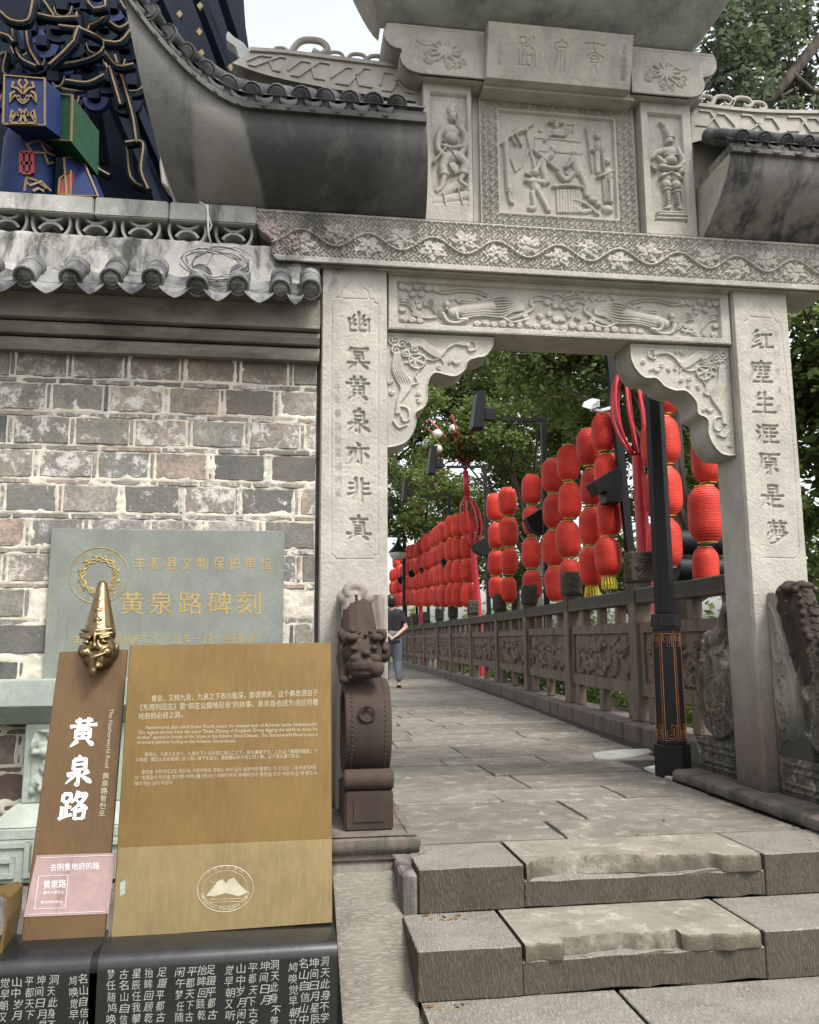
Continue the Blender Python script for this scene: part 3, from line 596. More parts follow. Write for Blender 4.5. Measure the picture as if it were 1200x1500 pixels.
# ================================================================== GATE
gate = thing('stone_gate', 'carved pale stone gateway with couplet pillars, inscribed plaque and heavy soot stained eaves', 'gateway', (1.45, YG, 0))
def g2(x, y, Y=YG): q = PY(x, y, Y); return (q[0], q[2])
PD = .28
ZB = 2.777
def pillar(x0, x1, chars, size, side_txt, lotus, frame):
    r = Relief(x0+.003, x1-.003, -.04, 2.765, .003)
    for ch, cx, cy in chars: carve_char(r, ch, cx, cy, size, YG, 3.3)
    for pl, wd in lotus+frame: r.stroke([g2(*p) for p in pl], .0045, .004, groove=True, smooth=False, sharp=True)
    for k in range(90):                      # chips and pits
        r.G = r.G
        cx, cz, rr = rnd.uniform(x0, x1), rnd.uniform(.65, 2.7), rnd.uniform(.002, .006); r.stroke([(cx, cz), (cx+rnd.uniform(-.01, .01), cz+rnd.uniform(-.01, .01))], rr, .0015, groove=True)
    body = MB(); b0 = YG+.016
    body.box(x0, x1, b0, YG+PD, -.05, ZB-.002)
    # front skin of the lower, uncarved length and the arrises
    o = body.build('pillar', M['pillar'], gate, bevel=.006)
    link('couplet_face', r.mesh('couplet_face', M['pillar'], Y=YG, depth=.0175), o)
    tm = MB()
    for s, x, y, h in side_txt: text_px(tm, s, (x-h*.45, y), (x+h*.45, y+h*.05), h, ((0, YG, 0), (0, -1, 0)), off=.0006)
    tag(tm.build('signature', M['inkgrey'], o), kind='stuff')
    return o
lotL = [([(502, 437), (537, 438)], 1), ([(499, 436), (500, 428), (506, 419), (513, 415), (516, 408), (518, 405), (524, 410), (527, 415), (531, 421), (537, 425), (540, 431), (541, 438), (547, 438), (548, 443), (554, 445)], 1), ([(499, 436), (493, 436), (492, 441), (486, 443)], 1)]
frL = [([(486, 443), (485.5, 600), (485, 812), (490, 815), (493, 819), (548, 819), (549, 813), (554, 813), (554, 445)], 1)]
charsL = [('幽', 525.6, 472.8), ('冥', 525, 524), ('黄', 524, 568.7), ('泉', 525.6, 616.7), ('亦', 524, 664.7), ('非', 525.5, 717.5), ('真', 525.5, 773.5)]
txL = [(c, 495+i*.1, 553+i*(765-553)/11, 11) for i, c in enumerate('壬午年春曾慶富福瑞書')]
pillar(.148, .488, charsL, 36, txL, lotL, frL)
lotR = [([(1100, 464), (1130, 466)], 1), ([(1099, 464), (1098, 456), (1103, 450), (1106, 444), (1112, 441), (1115, 436), (1118, 440), (1122, 446), (1127, 452), (1131, 460), (1135, 467), (1138, 472), (1143, 474), (1145, 485)], 1), ([(1097, 464), (1095, 469), (1090, 471)], 1)]
frR = [([(1145, 485), (1158, 600), (1165, 700), (1171, 812), (1166, 818), (1120, 817)], 1)]
charsR = [('红', 1116, 500), ('塵', 1114.5, 544.7), ('生', 1120, 591), ('涯', 1123.5, 636), ('原', 1126, 679), ('是', 1132, 727), ('夢', 1139, 780)]
txR = [(c, 1138+i*.9, 494+i*27, 9) for i, c in enumerate('辛巳春張斌')]
pillar(2.412, 2.739, charsR, 34, txR, lotR, frR)

# frieze beam
YB = 4.078
xs0, xs1 = -.19, 3.09
zt, zb = PY(700, 334, YB)[2], PY(700, 400.5, YB)[2]
zt = 3.03; zb = 2.755
def beam_outline():
    L = [(376, 309), (375, 318), (377, 330), (384, 341), (396, 349), (398, 356), (397, 366), (402, 377), (410, 383), (420, 386)]
    Lw = [g2(a, b_, YB) for a, b_ in L]; Lw = [(a, min(max(b_, zb), zt)) for a, b_ in Lw]; Lw[0] = (Lw[0][0], zt); Lw[-1] = (Lw[-1][0], zb)
    C_ = [tuple(c) for c in curve(Lw, .02)]; Rr = [(2.9-a, b_) for a, b_ in C_]
    return C_+Rr[::-1]
bo = beam_outline(); xs0 = min(a for a, _ in bo); xs1 = max(a for a, _ in bo)
r = Relief(xs0, xs1, zb, zt, .003)
c45 = math.sqrt(.5); U = (r.X+r.Z)*c45; V = (r.Z-r.X)*c45
band = (r.Z > zb+.03) & (r.Z < zt-.012)
r.G = .0125*fret(U, V, .047, .16)*band
per = .3395; xc0 = 2.25-per*8
def vz(x): return 2.888+.04*math.cos(2*math.pi*(x-2.25)/per+math.pi)
def pad(cx, cz, R):
    w_ = r.win(cx, cz, R)
    if w_ is not None: dx_, dz_ = r.X[w_]-cx, (r.Z[w_]-cz)*1.3; d = np.sqrt(dx_**2+dz_**2) < R*(1 if R < .03 else .82*(1+.22*np.sin(5*np.arctan2(dz_, dx_)+cx*40)+.12*np.sin(11*np.arctan2(dz_, dx_)))); g = r.G[w_]; g[d] = 0; r.G[w_] = g
for k in range(-1, 12):
    for s_, ph in ((1, 0), (-1, .5)):
        cx = xc0+(k+ph)*per; cz = 2.888+(.03 if s_ > 0 else -.03)
        if cx < xs0 or cx > xs1: continue
        pad(cx, cz, .075)
        for q_ in range(7):
            a = 2*math.pi*q_/7+rnd.random(); r.blob(cx+.032*math.cos(a), cz+.022*math.sin(a), .017, .01, .0085, rot=a)
        r.blob(cx, cz, .014, .011, .012)
        for q_ in range(9):
            a = rnd.uniform(0, 6.28); R_ = rnd.uniform(.04, .062); r.spiral(cx+R_*math.cos(a), cz+.6*R_*math.sin(a), .009, 1, .0035, .006, a)
vp = [(x, vz(x)) for x in np.arange(xs0+.02, xs1-.02, .02)]
for x, z in vp: pad(x, z, .012)
r.stroke(vp, .0065, .009); r.stroke([(x, z-.009) for x, z in vp], .003, .004, groove=True)
mask = r.inside(bo)
bm_ = MB(); bm_.prism([(a, YB+.0145, z) for a, z in bo], (0, .31, 0)); beam = bm_.build('frieze_beam', M['frieze'], gate)
me_ = r.mesh('frieze_carving', M['frieze'], Y=YB, mask=mask, depth=.014); link('frieze_carving', me_, beam)
q = MB(); rim = []                            # narrow lip closing the step between carving and beam
for k in range(len(bo)): a, z = bo[k]; rim.append([(a, YB+.0005, z), (a, YB+.025, z)])
rim.append(rim[0]); q.grid(rim); q.build('beam_edge', M['frieze'], beam)

# lintel with flying figures
YL = 4.165
lx0, lx1 = .492, 2.408; lz0, lz1 = g2(640, 484, YL)[1], ZB-.004
r = Relief(lx0+.003, lx1-.003, lz0, lz1, .003)
rx0, rz1 = g2(582, 411, YL); rx1, rz0 = g2(1058, 494, YL); rz0 = g2(582, 472.5, YL)[1]
rec = (r.X > rx0) & (r.X < rx1) & (r.Z > rz0) & (r.Z < rz1); r.H = np.where(rec, -.022, 0.); B = -.022
def L2(x, y): return g2(x, y+(x-582)*.053, YL)   # y measured in the left-hand frame of the slanting band
def lint(mir, x, y): return L2(x if not mir else 1640-x, y)
rr_ = random.Random(3)
for mir in (0, 1):
    f = lambda pts: [lint(mir, *p) for p in pts]
    for (x, y, R_) in [(590, 418, 6), (600, 420, 5), (612, 417, 6), (605, 428, 5), (618, 427, 5), (628, 419, 6), (640, 420, 5), (592, 465, 6), (604, 466, 6), (616, 467, 5), (590, 452, 5), (700, 466, 5), (712, 465, 6), (725, 466, 5), (738, 464, 6), (750, 466, 5), (762, 465, 5), (775, 463, 6), (788, 466, 5), (800, 462, 6), (812, 466, 6), (770, 452, 5), (792, 450, 5), (806, 446, 5), (816, 454, 6), (815, 435, 5), (802, 430, 5)]:
        cx, cz = lint(mir, x, y); R_ *= .0034; r.blob(cx, cz, R_*1.25, R_, .017, base=B); r.spiral(cx, cz, R_, 1.3, .0035, .005, rr_.uniform(0, 6), 1, base=B+.012)
    for dy in (0, 4, 8):                      # hair and scarves
        r.stroke(f([(588, 435+dy), (598, 436+dy), (608, 447+dy), (614, 456+dy*.7), (626, 462), (640, 461-dy*.3)]), .005, .012, base=B)
    for dy in (0, 3, 6, 9, 12):
        r.stroke(f([(622, 438+dy*.5), (632, 434+dy), (642, 445+dy), (650, 452+dy*.8)]), .004, .014, base=B)
    r.blob(*lint(mir, 655, 441), .02, .024, .03, base=B); r.blob(*lint(mir, 655, 449), .013, .012, .034, base=B)
    r.stroke(f([(650, 455), (655, 465), (668, 468), (684, 462)]), .013, .024, base=B); r.stroke(f([(668, 452), (672, 462), (684, 462)]), .011, .026, base=B)
    r.stroke(f([(664, 452), (680, 447), (700, 444), (720, 440)]), .03, .024, base=B)
    for k in range(8):
        y0 = 430+k*3.8
        r.stroke(f([(678, y0+4), (705, 434+k*3), (735, 426+k*4.2), (752, 430+k*2.5), (768, 436+k*1.2)]), .007, .021, base=B)
    for dy in (0, 4): r.stroke(f([(632, 416+dy), (652, 420+dy), (675, 416+dy), (700, 417+dy), (718, 424+dy), (712, 431), (700, 428)]), .006, .016, base=B)
    for dy in (0, 4, 7): r.stroke(f([(740, 452+dy), (760, 450+dy*.6), (782, 438+dy*.5), (778, 426+dy), (790, 420+dy), (812, 424+dy)]), .006, .015, base=B)
    r.stroke(f([(735, 455), (752, 462), (775, 456)]), .01, .018, base=B)
rq = random.Random(12)
for k in range(150):
    x = rq.uniform(588, 1052); y_ = rq.uniform(415, 466); cx, cz = L2(x, y_); w_ = r.win(cx, cz, .012)
    if w_ is None or r.H[w_].max() > B+.012: continue
    if rq.random() < .5: R_ = rq.uniform(.009, .017); r.blob(cx, cz, R_*1.3, R_, .011, base=B); r.spiral(cx, cz, R_, 1.2, .003, .004, rq.random()*6, rq.choice((-1, 1)), base=B+.008)
    else:
        for d_ in (0, .009): r.stroke([(cx-.04, cz+d_), (cx-.015, cz+.012+d_), (cx+.01, cz-.006+d_), (cx+.045, cz+.008+d_)], .005, .011, base=B)
o = MB().box(lx0, lx1, YL+.03, YL+PD-.01, lz0, lz1).build('lintel', M['gate'], gate, bevel=.004)
MB().box(lx0, lx1, YL+.001, YL+.031, lz0-.0005, lz0+.004).box(lx0, lx1, YL+.001, YL+.031, lz1-.004, lz1+.0005).build('lintel_edge', M['gate'], o)
link('flying_figure_carving', r.mesh('flying_figure_carving', M['gate'], Y=YL, depth=.031), o)
# cornice strip between beam and lintel
MB().box(lx0, lx1, YG+.012, YL-.002, ZB-.03, ZB-.004).build('moulding', M['gate'], gate, bevel=.004)

# brackets under the lintel
YK = 4.2
BL = [(570, 489), (724, 492), (723, 506), (712.7, 520.8), (699, 524), (687, 529), (682, 541.5), (668, 551), (652, 549), (639, 546), (631, 553), (627.5, 566), (627.5, 585), (621.7, 596.7), (610, 605), (611, 617), (606.7, 631.7), (596.7, 646.7), (583, 653), (570, 656)]
BR_ = [(1069, 506), (924, 503), (924, 521), (930.4, 538.4), (944.8, 552.7), (962.4, 554.4), (973.6, 565.5), (989.5, 572), (1005.6, 573), (1020, 588), (1023, 605.6), (1037, 614), (1038, 632.8), (1044, 648.8), (1058, 664.8), (1078, 668)]
def bracket(out, mir):
    W = [g2(a, b_, YK) for a, b_ in out]
    if mir: W[0] = (2.409, W[0][1]); W[-1] = (2.409, W[-1][1])
    else: W[0] = (.491, W[0][1]); W[-1] = (.491, W[-1][1])
    ztop = lz0-.003; W[0] = (W[0][0], ztop); W[1] = (W[1][0], ztop)
    C_ = [W[0]]+[tuple(c) for c in curve(W[1:], .012)]
    o = MB().prism([(a, YK+.012, z) for a, z in C_], (0, .2, 0)).build('bracket', M['gate'], gate)
    x0, x1 = min(a for a, _ in C_), max(a for a, _ in C_); z0 = min(z for _, z in C_); r = Relief(x0, x1, z0, ztop, .003)
    ins = r.inside(C_); r.H = np.where(ins, -.008, 0.); B = -.008
    r.stroke(C_[1:], .013, .008, base=B, sharp=True); r.H = np.minimum(r.H, 0)      # plain rim
    r.stroke([(x0, ztop-.012), (x1, ztop-.012)], .012, .008, base=B, smooth=False, sharp=True)
    X = (lambda u: x1-u) if mir else (lambda u: x0+u)
    def f(pts): return [(X(a*.0034), ztop-b_*.0034) for a, b_ in pts]
    def st(p, rr, h): r.stroke(f(p), rr, h, base=B)
    for k in range(6): st([(30+k*2, 12+k*2.2), (52, 10+k*2.5), (70, 22+k*2.6), (84, 30+k*1.5), (100, 20-k*.5), (118, 12+k), (130, 14+k)], .0062, .013)
    st([(128, 10), (138, 12), (140, 22), (130, 26), (128, 20)], .006, .012)
    for k in range(6): st([(12+k*1.5, 34), (9+k*3, 60), (16+k*4, 78), (22+k*2.5, 92), (16+k, 112), (14+k, 130)], .0062, .013)
    st([(20, 118), (32, 122), (34, 138), (26, 142), (22, 134)], .006, .012); st([(10, 142), (18, 152), (30, 148)], .006, .012)
    for (a, b_, R_) in ((12, 14, 9), (24, 20, 8), (14, 30, 8), (30, 34, 7), (44, 26, 7)):
        cx, cz = f([(a, b_)])[0]; r.spiral(cx, cz, R_*.0034, 1.5, .0065, .013, rnd.random()*6, 1, base=B)
    for a in range(5): st([(44, 44), (44+16*math.cos(a*1.1-.6), 44+13*math.sin(a*1.1-.6))], .009, .01)
    st([(34, 40), (40, 36), (52, 36), (60, 42), (56, 54), (46, 58), (36, 52), (34, 40)], .006, .013)
    st([(50, 58), (44, 70), (48, 80), (40, 84)], .005, .011); st([(60, 42), (72, 44), (84, 40), (88, 46)], .005, .011)
    rq = random.Random(5+mir)
    for k in range(150):
        cx, cz = rq.uniform(x0, x1), rq.uniform(z0, ztop); w_ = r.win(cx, cz, .02)
        if w_ is None or not ins[w_].all() or r.H[w_].max() > -.0055: continue
        if rq.random() < .5: r.spiral(cx, cz, .013, 1.2, .0045, .01, rq.random()*6, rq.choice((-1, 1)), base=B)
        else:
            for d_ in (0, .009): r.stroke([(cx-.03, cz+d_), (cx-.01, cz+.01+d_), (cx+.01, cz-.005+d_), (cx+.03, cz+.006+d_)], .004, .01, base=B)
    link('bracket_carving', r.mesh('bracket_carving', M['gate'], Y=YK, mask=ins, depth=.012), o)
    q = MB(); q.grid([[(a, YK+.0, z), (a, YK+.02, z)] for a, z in C_+C_[:1]]); q.build('bracket_edge', M['gate'], o)
bracket(BL, 0); bracket(BR_, 1)

# upper storey backing wall
YU = YG+.04
uz0 = zt-.004
gx0, gx1 = g2(621, 300)[0], g2(1022, 345)[0]
MB().box(.66, 2.26, YU+.04, YU+.3, uz0, 4.05).build('upper_wall', M['gate'], gate)
# guardian niches
def niche(xa, xb, zt_, rec, draw, name):
    r = Relief(xa, xb, uz0, zt_, .0028); (ra, zc), (rb, zd) = rec
    k = (r.X > ra) & (r.X < rb) & (r.Z > zd) & (r.Z < zc); r.H = np.where(k, -.024, 0.)
    draw(r, -.024)
    o = MB().box(xa, xb, YG+.03, YU+.05, uz0, zt_).build('niche_block', M['gate'], gate)
    MB().grid([[(a, YG+.0, z), (a, YG+.032, z)] for a, z in ((xa, uz0), (xb, uz0), (xb, zt_), (xa, zt_), (xa, uz0))]).build('block_edge', M['gate'], o)
    link(name, r.mesh(name, M['gate'], Y=YG, depth=.03), o)
S = .0035
def fig(r, B, cv, items):
    for it in items:
        if it[0] == 'o': _, x, y, rx, ry, h = it; cx, cz = g2(*cv(x, y)); r.blob(cx, cz, rx*S, ry*S, h, base=B)
        else: _, pts, rad_, h = it; r.stroke([g2(*cv(*p)) for p in pts], rad_*S, h, base=B)
cv2 = lambda x, y: (360+x*.3667, y*.3667); cv3 = lambda x, y: (760+x*.3667, y*.3667); cv6 = lambda x, y: (600+x/6, 180+y/6); cv7 = lambda x, y: (860+x/6, 180+y/6)
def guardL(r, B):
    fig(r, B, cv2, [('o', 825, 432, 8, 9, .024), ('o', 830, 420, 6, 7, .026), ('o', 830, 462, 8, 9, .034), ('o', 842, 462, 3, 3, .042), ('s', [(842, 480), (846, 505)], 1.5, .03), ('o', 822, 520, 14, 13, .028), ('o', 824, 548, 11.5, 10, .038),
        ('s', [(790, 505), (770, 545), (770, 590), (785, 610)], 6, .03), ('s', [(862, 508), (880, 545), (872, 590), (862, 612)], 6, .03), ('s', [(785, 580), (830, 590), (870, 583)], 4, .036), ('o', 830, 615, 15, 13, .028), ('s', [(803, 620), (790, 665), (795, 690)], 8, .032), ('s', [(852, 618), (880, 650), (872, 685)], 8, .032),
        ('o', 795, 692, 9, 5, .036), ('o', 872, 688, 8, 5, .036), ('s', [(795, 700), (782, 745), (765, 762)], 5, .03), ('s', [(870, 695), (858, 720), (880, 740)], 4.5, .03), ('o', 830, 668, 10, 12, .025), ('s', [(752, 645), (800, 588)], 2.5, .034), ('s', [(790, 560), (850, 640)], 1.5, .036), ('s', [(805, 600), (815, 660), (835, 690)], 1.5, .034),
        ('s', [(752, 780), (800, 760), (850, 735), (888, 745)], 8, .02), ('s', [(750, 800), (820, 790), (885, 775)], 9, .022), ('s', [(750, 815), (885, 812)], 8, .02), ('s', [(790, 770), (800, 820)], 2, .03), ('s', [(850, 750), (870, 820)], 2, .028)])
def guardR(r, B):
    fig(r, B, cv7, [('s', [(652, -10), (680, 20), (700, 60), (722, 110)], 3, .026), ('s', [(690, 10), (705, 60), (730, 110)], 5, .03), ('s', [(705, 60), (735, 110)], 7, .032), ('o', 728, 150, 8, 9, .036), ('s', [(700, 118), (765, 128)], 3, .038), ('s', [(712, 172), (745, 172)], 2, .042), ('o', 740, 245, 13, 11, .03), ('o', 742, 322, 12, 9, .042), ('s', [(690, 278), (740, 290), (785, 280)], 3, .036),
        ('s', [(690, 235), (610, 255), (575, 290)], 6, .03), ('s', [(640, 300), (690, 350)], 5, .028), ('o', 570, 265, 5, 5, .032), ('s', [(548, 220), (560, 360), (615, 412)], 2, .03), ('s', [(800, 225), (850, 330), (835, 420)], 6, .03), ('s', [(790, 395), (850, 350)], 4, .034), ('s', [(655, 375), (750, 395), (830, 385)], 5, .034),
        ('o', 705, 470, 10, 10, .03), ('o', 790, 470, 11, 10, .03), ('o', 705, 530, 9, 9, .034), ('o', 795, 535, 9, 9, .034), ('o', 715, 580, 8, 3.5, .038), ('o', 800, 600, 8, 3.5, .038), ('s', [(655, 470), (700, 455), (740, 440), (790, 470), (840, 500)], 2.5, .04),
        ('s', [(718, 590), (722, 730)], 5, .03), ('s', [(800, 605), (820, 735)], 5, .03), ('s', [(690, 750), (730, 742)], 3, .03), ('s', [(810, 745), (855, 765)], 3, .03)]+[('s', [(700, 620+k*22), (740, 612+k*22)], 1, .036) for k in range(5)]+[('s', [(790, 630+k*22), (835, 622+k*22)], 1, .036) for k in range(5)]+
        [('s', [(640, 780), (860, 785)], 3.5, .03), ('s', [(640, 805), (870, 812)], 4, .034), ('s', [(630, 835), (870, 842)], 4, .03), ('s', [(620, 862), (860, 868)], 3, .02)])
niche(g2(621, 300)[0], g2(693, 250)[0], g2(655, 113)[1]-.006, (g2(630, 134), g2(687, 302)), guardL, 'guardian_carving')
niche(g2(942.5, 250)[0], g2(1017, 250)[0], g2(975, 141)[1]-.006, (g2(949, 164), g2(1008, 327)), guardR, 'guardian_carving')
# judgement scene with key-pattern border
Y5 = YU+.02
def h2(x, y): return g2(x, y, Y5)
xa, ztp = h2(703, 131); xb = h2(929.5, 250)[0]; fx0, fx1 = xa-.01, xb+.012
ft = h2(703, 131)[1]; fb = uz0+.016
r = Relief(fx0, fx1, uz0+.001, h2(700, 125)[1], .0028)
ix0, iz1 = h2(730.8, 161); ix1 = h2(902, 250)[0]; iz0 = h2(728, 309)[1]
fr_ = (r.X > xa) & (r.X < xb) & (r.Z > fb) & (r.Z < ft); inn = (r.X > ix0-.014) & (r.X < ix1+.014) & (r.Z > iz0-.014) & (r.Z < iz1+.014)
r.G = np.where(fr_ & ~inn, .012*fret(r.X-xa, r.Z-fb, .034, .17), 0)
rec = (r.X > ix0) & (r.X < ix1) & (r.Z > iz0) & (r.Z < iz1); r.H = np.where(rec, -.028, 0.)
_g2 = g2
g2 = lambda x, y, Y=Y5: _g2(x, y, Y)
fig(r, -.028, cv6, [('s', [(795, 172), (930, 80), (1085, 0)], 4, .03), ('s', [(1030, 20), (1055, 160), (1105, 385)], 3, .026), ('s', [(1060, 200), (1000, 350), (950, 400)], 3, .018), ('s', [(940, 90), (985, 190)], 2, .034), ('s', [(900, 110), (935, 185)], 2, .034), ('s', [(960, 70), (1040, 60)], 2.5, .036), ('o', 950, 70, 8, 6, .034),
    ('s', [(850, 145), (855, 260), (870, 400)], 5.5, .03), ('s', [(868, 400), (880, 590)], 6.5, .032), ('o', 880, 575, 6, 4, .036), ('s', [(880, 600), (890, 680), (912, 692)], 4, .028), ('s', [(900, 300), (940, 410)], 3, .02), ('o', 850, 180, 4, 7, .034)])
fig(r, -.028, cv3, [('s', [(72, 545), (160, 552), (248, 562)], 3, .024)]+[('s', [(72, 555+k*9), (250, 568+k*9)], 4, .016) for k in range(5)]+[('o', 152, 495, 6, 7, .036), ('o', 150, 478, 5, 4, .034), ('o', 160, 525, 13, 8, .03), ('s', [(105, 560), (130, 535), (180, 540), (200, 512)], 3, .034), ('o', 90, 515, 5, 4, .02), ('s', [(200, 490), (225, 490), (220, 520)], 2.5, .02), ('s', [(120, 488), (180, 492)], 1.5, .04),
    ('s', [(62, 595), (150, 670), (205, 700)], 4, .034), ('o', 140, 592, 7, 8, .034), ('s', [(130, 612), (100, 650), (115, 720)], 7, .03), ('s', [(110, 620), (90, 640), (70, 680)], 4, .03), ('o', 227, 610, 7, 7, .038), ('s', [(228, 632), (245, 680)], 10, .03), ('s', [(215, 640), (190, 665)], 4, .036), ('s', [(215, 690), (190, 715), (165, 690)], 6, .034), ('s', [(250, 690), (265, 720), (275, 775)], 6, .03),
    ('o', 68, 684, 8, 7, .036), ('s', [(45, 720), (100, 725)], 6, .034), ('s', [(60, 720), (75, 750)], 9, .03), ('s', [(58, 765), (65, 822), (48, 828)], 5, .028), ('s', [(85, 765), (112, 815), (120, 835)], 5.5, .03), ('o', 35, 718, 6, 4, .034), ('s', [(30, 690), (55, 700)], 2, .032)]+
    [('s', [(157+k*11, 755), (160+k*11, 842)], 3, .022) for k in range(9)]+[('s', [(143, 742), (200, 738), (252, 745)], 4, .034),
    ('s', [(273, 515), (285, 600), (296, 682)], 1.6, .03), ('o', 274, 515, 4, 6, .03), ('o', 316, 540, 6, 7, .036), ('o', 328, 580, 10, 12, .03), ('s', [(300, 600), (290, 590), (285, 600)], 3, .034), ('s', [(318, 610), (320, 680)], 6, .026), ('o', 355, 640, 7, 7, .038), ('o', 362, 690, 10, 13, .032), ('s', [(318, 705), (360, 690), (378, 680)], 3, .038), ('s', [(345, 720), (352, 800)], 5, .028), ('s', [(372, 720), (372, 800)], 5, .028), ('s', [(328, 570), (345, 690), (357, 805)], 1.6, .038),
    ('s', [(225, 795), (270, 810), (320, 850)], 4, .026), ('o', 300, 795, 9, 7, .034), ('o', 358, 832, 11, 8, .034), ('s', [(225, 820), (260, 840), (290, 835)], 5, .022), ('o', 320, 815, 6, 5, .036), ('s', [(180, 625), (190, 640), (178, 650)], 1.5, .01), ('s', [(272, 615), (280, 650), (262, 665)], 1.5, .01)])
g2 = _g2
o = MB().box(fx0, fx1, Y5+.034, YU+.045, uz0, h2(700, 125)[1]).build('scene_panel', M['gate'], gate)
link('judgement_carving', r.mesh('judgement_carving', M['gate'], Y=Y5, depth=.034), o)

# lotus blocks and inscribed plaque
YP = 4.07
zlo = g2(700, 114.5, YP)[1]; zhi = g2(640, 39, YP)[1]
def lotus_block(out, draw):
    C_ = [tuple(c) for c in out]; x0 = min(a for a, _ in C_); x1 = max(a for a, _ in C_); r = Relief(x0, x1, zlo, zhi, .003); ins = r.inside(C_)
    o = MB().prism([(a, YP+.008, z) for a, z in C_], (0, .3, 0)).build('scroll_block', M['gate'], gate)
    draw(r)
    link('lotus_carving', r.mesh('lotus_carving', M['gate'], Y=YP, mask=ins, depth=.008), o)
    MB().grid([[(a, YP, z), (a, YP+.02, z)] for a, z in C_+C_[:1]]).build('block_edge', M['gate'], o)
px1 = g2(713, 80, YP)[0]; px2 = g2(926.5, 95, YP)[0]
end = [(567, 31), (562, 45), (565, 58), (576, 68), (588, 72), (586, 82), (590, 93), (600, 102), (616, 107)]
E_ = [g2(a, b_, YP) for a, b_ in end]; E_[0] = (E_[0][0], zhi); E_[-1] = (E_[-1][0], zlo); EC = [tuple(c) for c in curve(E_, .012)]
LB = EC+[(px1+.01, zlo), (px1+.01, zhi)]; cxm = (px1+px2)/2
E2 = [(2*cxm-a, z) for a, z in EC]; xr_ = g2(1046, 88, YP)[0]; k_ = (xr_-px2)/(2*cxm-EC[0][0]-px2); E2 = [(px2+(a-px2)*k_, z) for a, z in E2]
RB = [(px2-.01, zhi)]+E2+[(px2-.01, zlo)]
def lotus(cx, cz, sg):
    def d(r):
        for k in range(11):
            a = k/11*6.28; r.stroke([(cx+.008*math.cos(a), cz+.006*math.sin(a)), (cx+.085*math.cos(a+.2), cz+.065*math.sin(a+.2))], .015, .014, r1=.005)
        r.blob(cx, cz, .02, .018, .016)
        for k in range(9): a = rnd.uniform(0, 6.28); r.spiral(cx+.1*math.cos(a), cz-.03+.05*math.sin(a), .022, 1.1, .006, .01, a)
        r.stroke([(cx-sg*.04, cz-.05), (cx-sg*.08, cz-.06), (cx-sg*.1, cz-.03)], .005, .007); r.stroke([(cx-sg*.03, cz+.06), (cx-sg*.1, cz+.03), (cx-sg*.15, cz+.05)], .005, .007)
        e = .02
        for seg in ([(r.xs[0]+e+.03, zhi-e), (r.xs[-1]-e, zhi-e)],): r.stroke(seg, .004, .004, groove=True, smooth=False, sharp=True)
    return d
lotus_block(LB, lotus(*g2(652, 76, YP), 1)); lotus_block(RB, lotus(*g2(975, 108, YP), -1))
# plaque leaning forward
pT = [PY(716.7, 27.5, 3.96), PY(930, 53, 3.96)]; pB = [PY(710.8, 113.3, 4.045), PY(923, 133, 4.045)]
zT = (pT[0][2]+pT[1][2])/2; zB_ = (pB[0][2]+pB[1][2])/2; xL, xR = (pB[0][0]+pT[0][0])/2, (pB[1][0]+pT[1][0])/2
up_ = np.array([0, 3.96-4.045, zT-zB_]); Lp = np.linalg.norm(up_); up_ /= Lp; nn_ = np.cross(up_, [1., 0, 0]); nn_ = nn_ if nn_[1] < 0 else -nn_
r = Relief(0, xR-xL, 0, Lp, .0028)
def pq(x, y):
    P = PL(x, y, ((xL, 4.045, zB_), nn_)); d = P-np.array([xL, 4.045, zB_]); return (d[0], float(np.dot(d, up_)))
c4 = lambda x, y: (660+x/6, y/6)
for st in ([(605, 328), (662, 328), (660, 385), (608, 383), (605, 328)], [(625, 390), (632, 490)], [(655, 390), (648, 480), (632, 490)], [(598, 440), (600, 565), (618, 570)], [(626, 480), (622, 570), (648, 575)], [(735, 325), (735, 355), (700, 395), (668, 408), (640, 400)], [(735, 325), (668, 375)], [(700, 405), (740, 452), (740, 590)], [(668, 470), (668, 565), (690, 580), (712, 560), (715, 480)], [(668, 482), (692, 490), (715, 482)],
           [(980, 350), (980, 362)], [(980, 362), (925, 385), (918, 415), (940, 450), (912, 608)], [(980, 362), (1025, 385), (1030, 415), (1002, 450), (998, 625)], [(948, 418), (975, 412), (1003, 420)], [(972, 450), (962, 638)]):
    r.stroke([pq(*c4(*p)) for p in st], .0055, .006, groove=True, smooth=False, sharp=True)
c5 = lambda x, y: (860+x/6, y/6)
for st in ([(-18, 385), (50, 378), (155, 405)], [(50, 378), (55, 430), (70, 440), (85, 430), (95, 382)], [(70, 440), (68, 460)], [(0, 495), (68, 462), (142, 505)], [(30, 490), (28, 540), (50, 552), (95, 552), (108, 510), (92, 495), (40, 490)], [(30, 518), (105, 522)], [(68, 490), (68, 550)], [(68, 575), (90, 652)], [(60, 575), (25, 635)]):
    r.stroke([pq(*c5(*p)) for p in st], .0055, .006, groove=True, smooth=False, sharp=True)
O_ = np.array([xL, 4.045, zB_])
o = MB().hexa([O_+nn_*-.01, O_+nn_*-.01+[xR-xL, 0, 0], O_+nn_*-.01+[xR-xL, 0, 0]+up_*Lp, O_+nn_*-.01+up_*Lp], [(xL, 4.2, zB_-.01), (xR, 4.2, zB_-.01), (xR, 4.2, zT), (xL, 4.2, zT)]).build('plaque', M['gate'], gate)
link('plaque_face', r.mesh('plaque_face', M['gate'], frame=(O_, (1, 0, 0), up_, nn_), depth=.0105), o)
tm = MB(); pln = (tuple(O_), tuple(nn_))
for i, c in enumerate('二〇〇二年'): text_px(tm, c, (729, 64+i*8), (736, 65+i*8), 6, pln)
for i, c in enumerate('壬午春曾慶富'): text_px(tm, c, (912-i*.5, 72+i*9), (919-i*.5, 73+i*9), 7, pln)
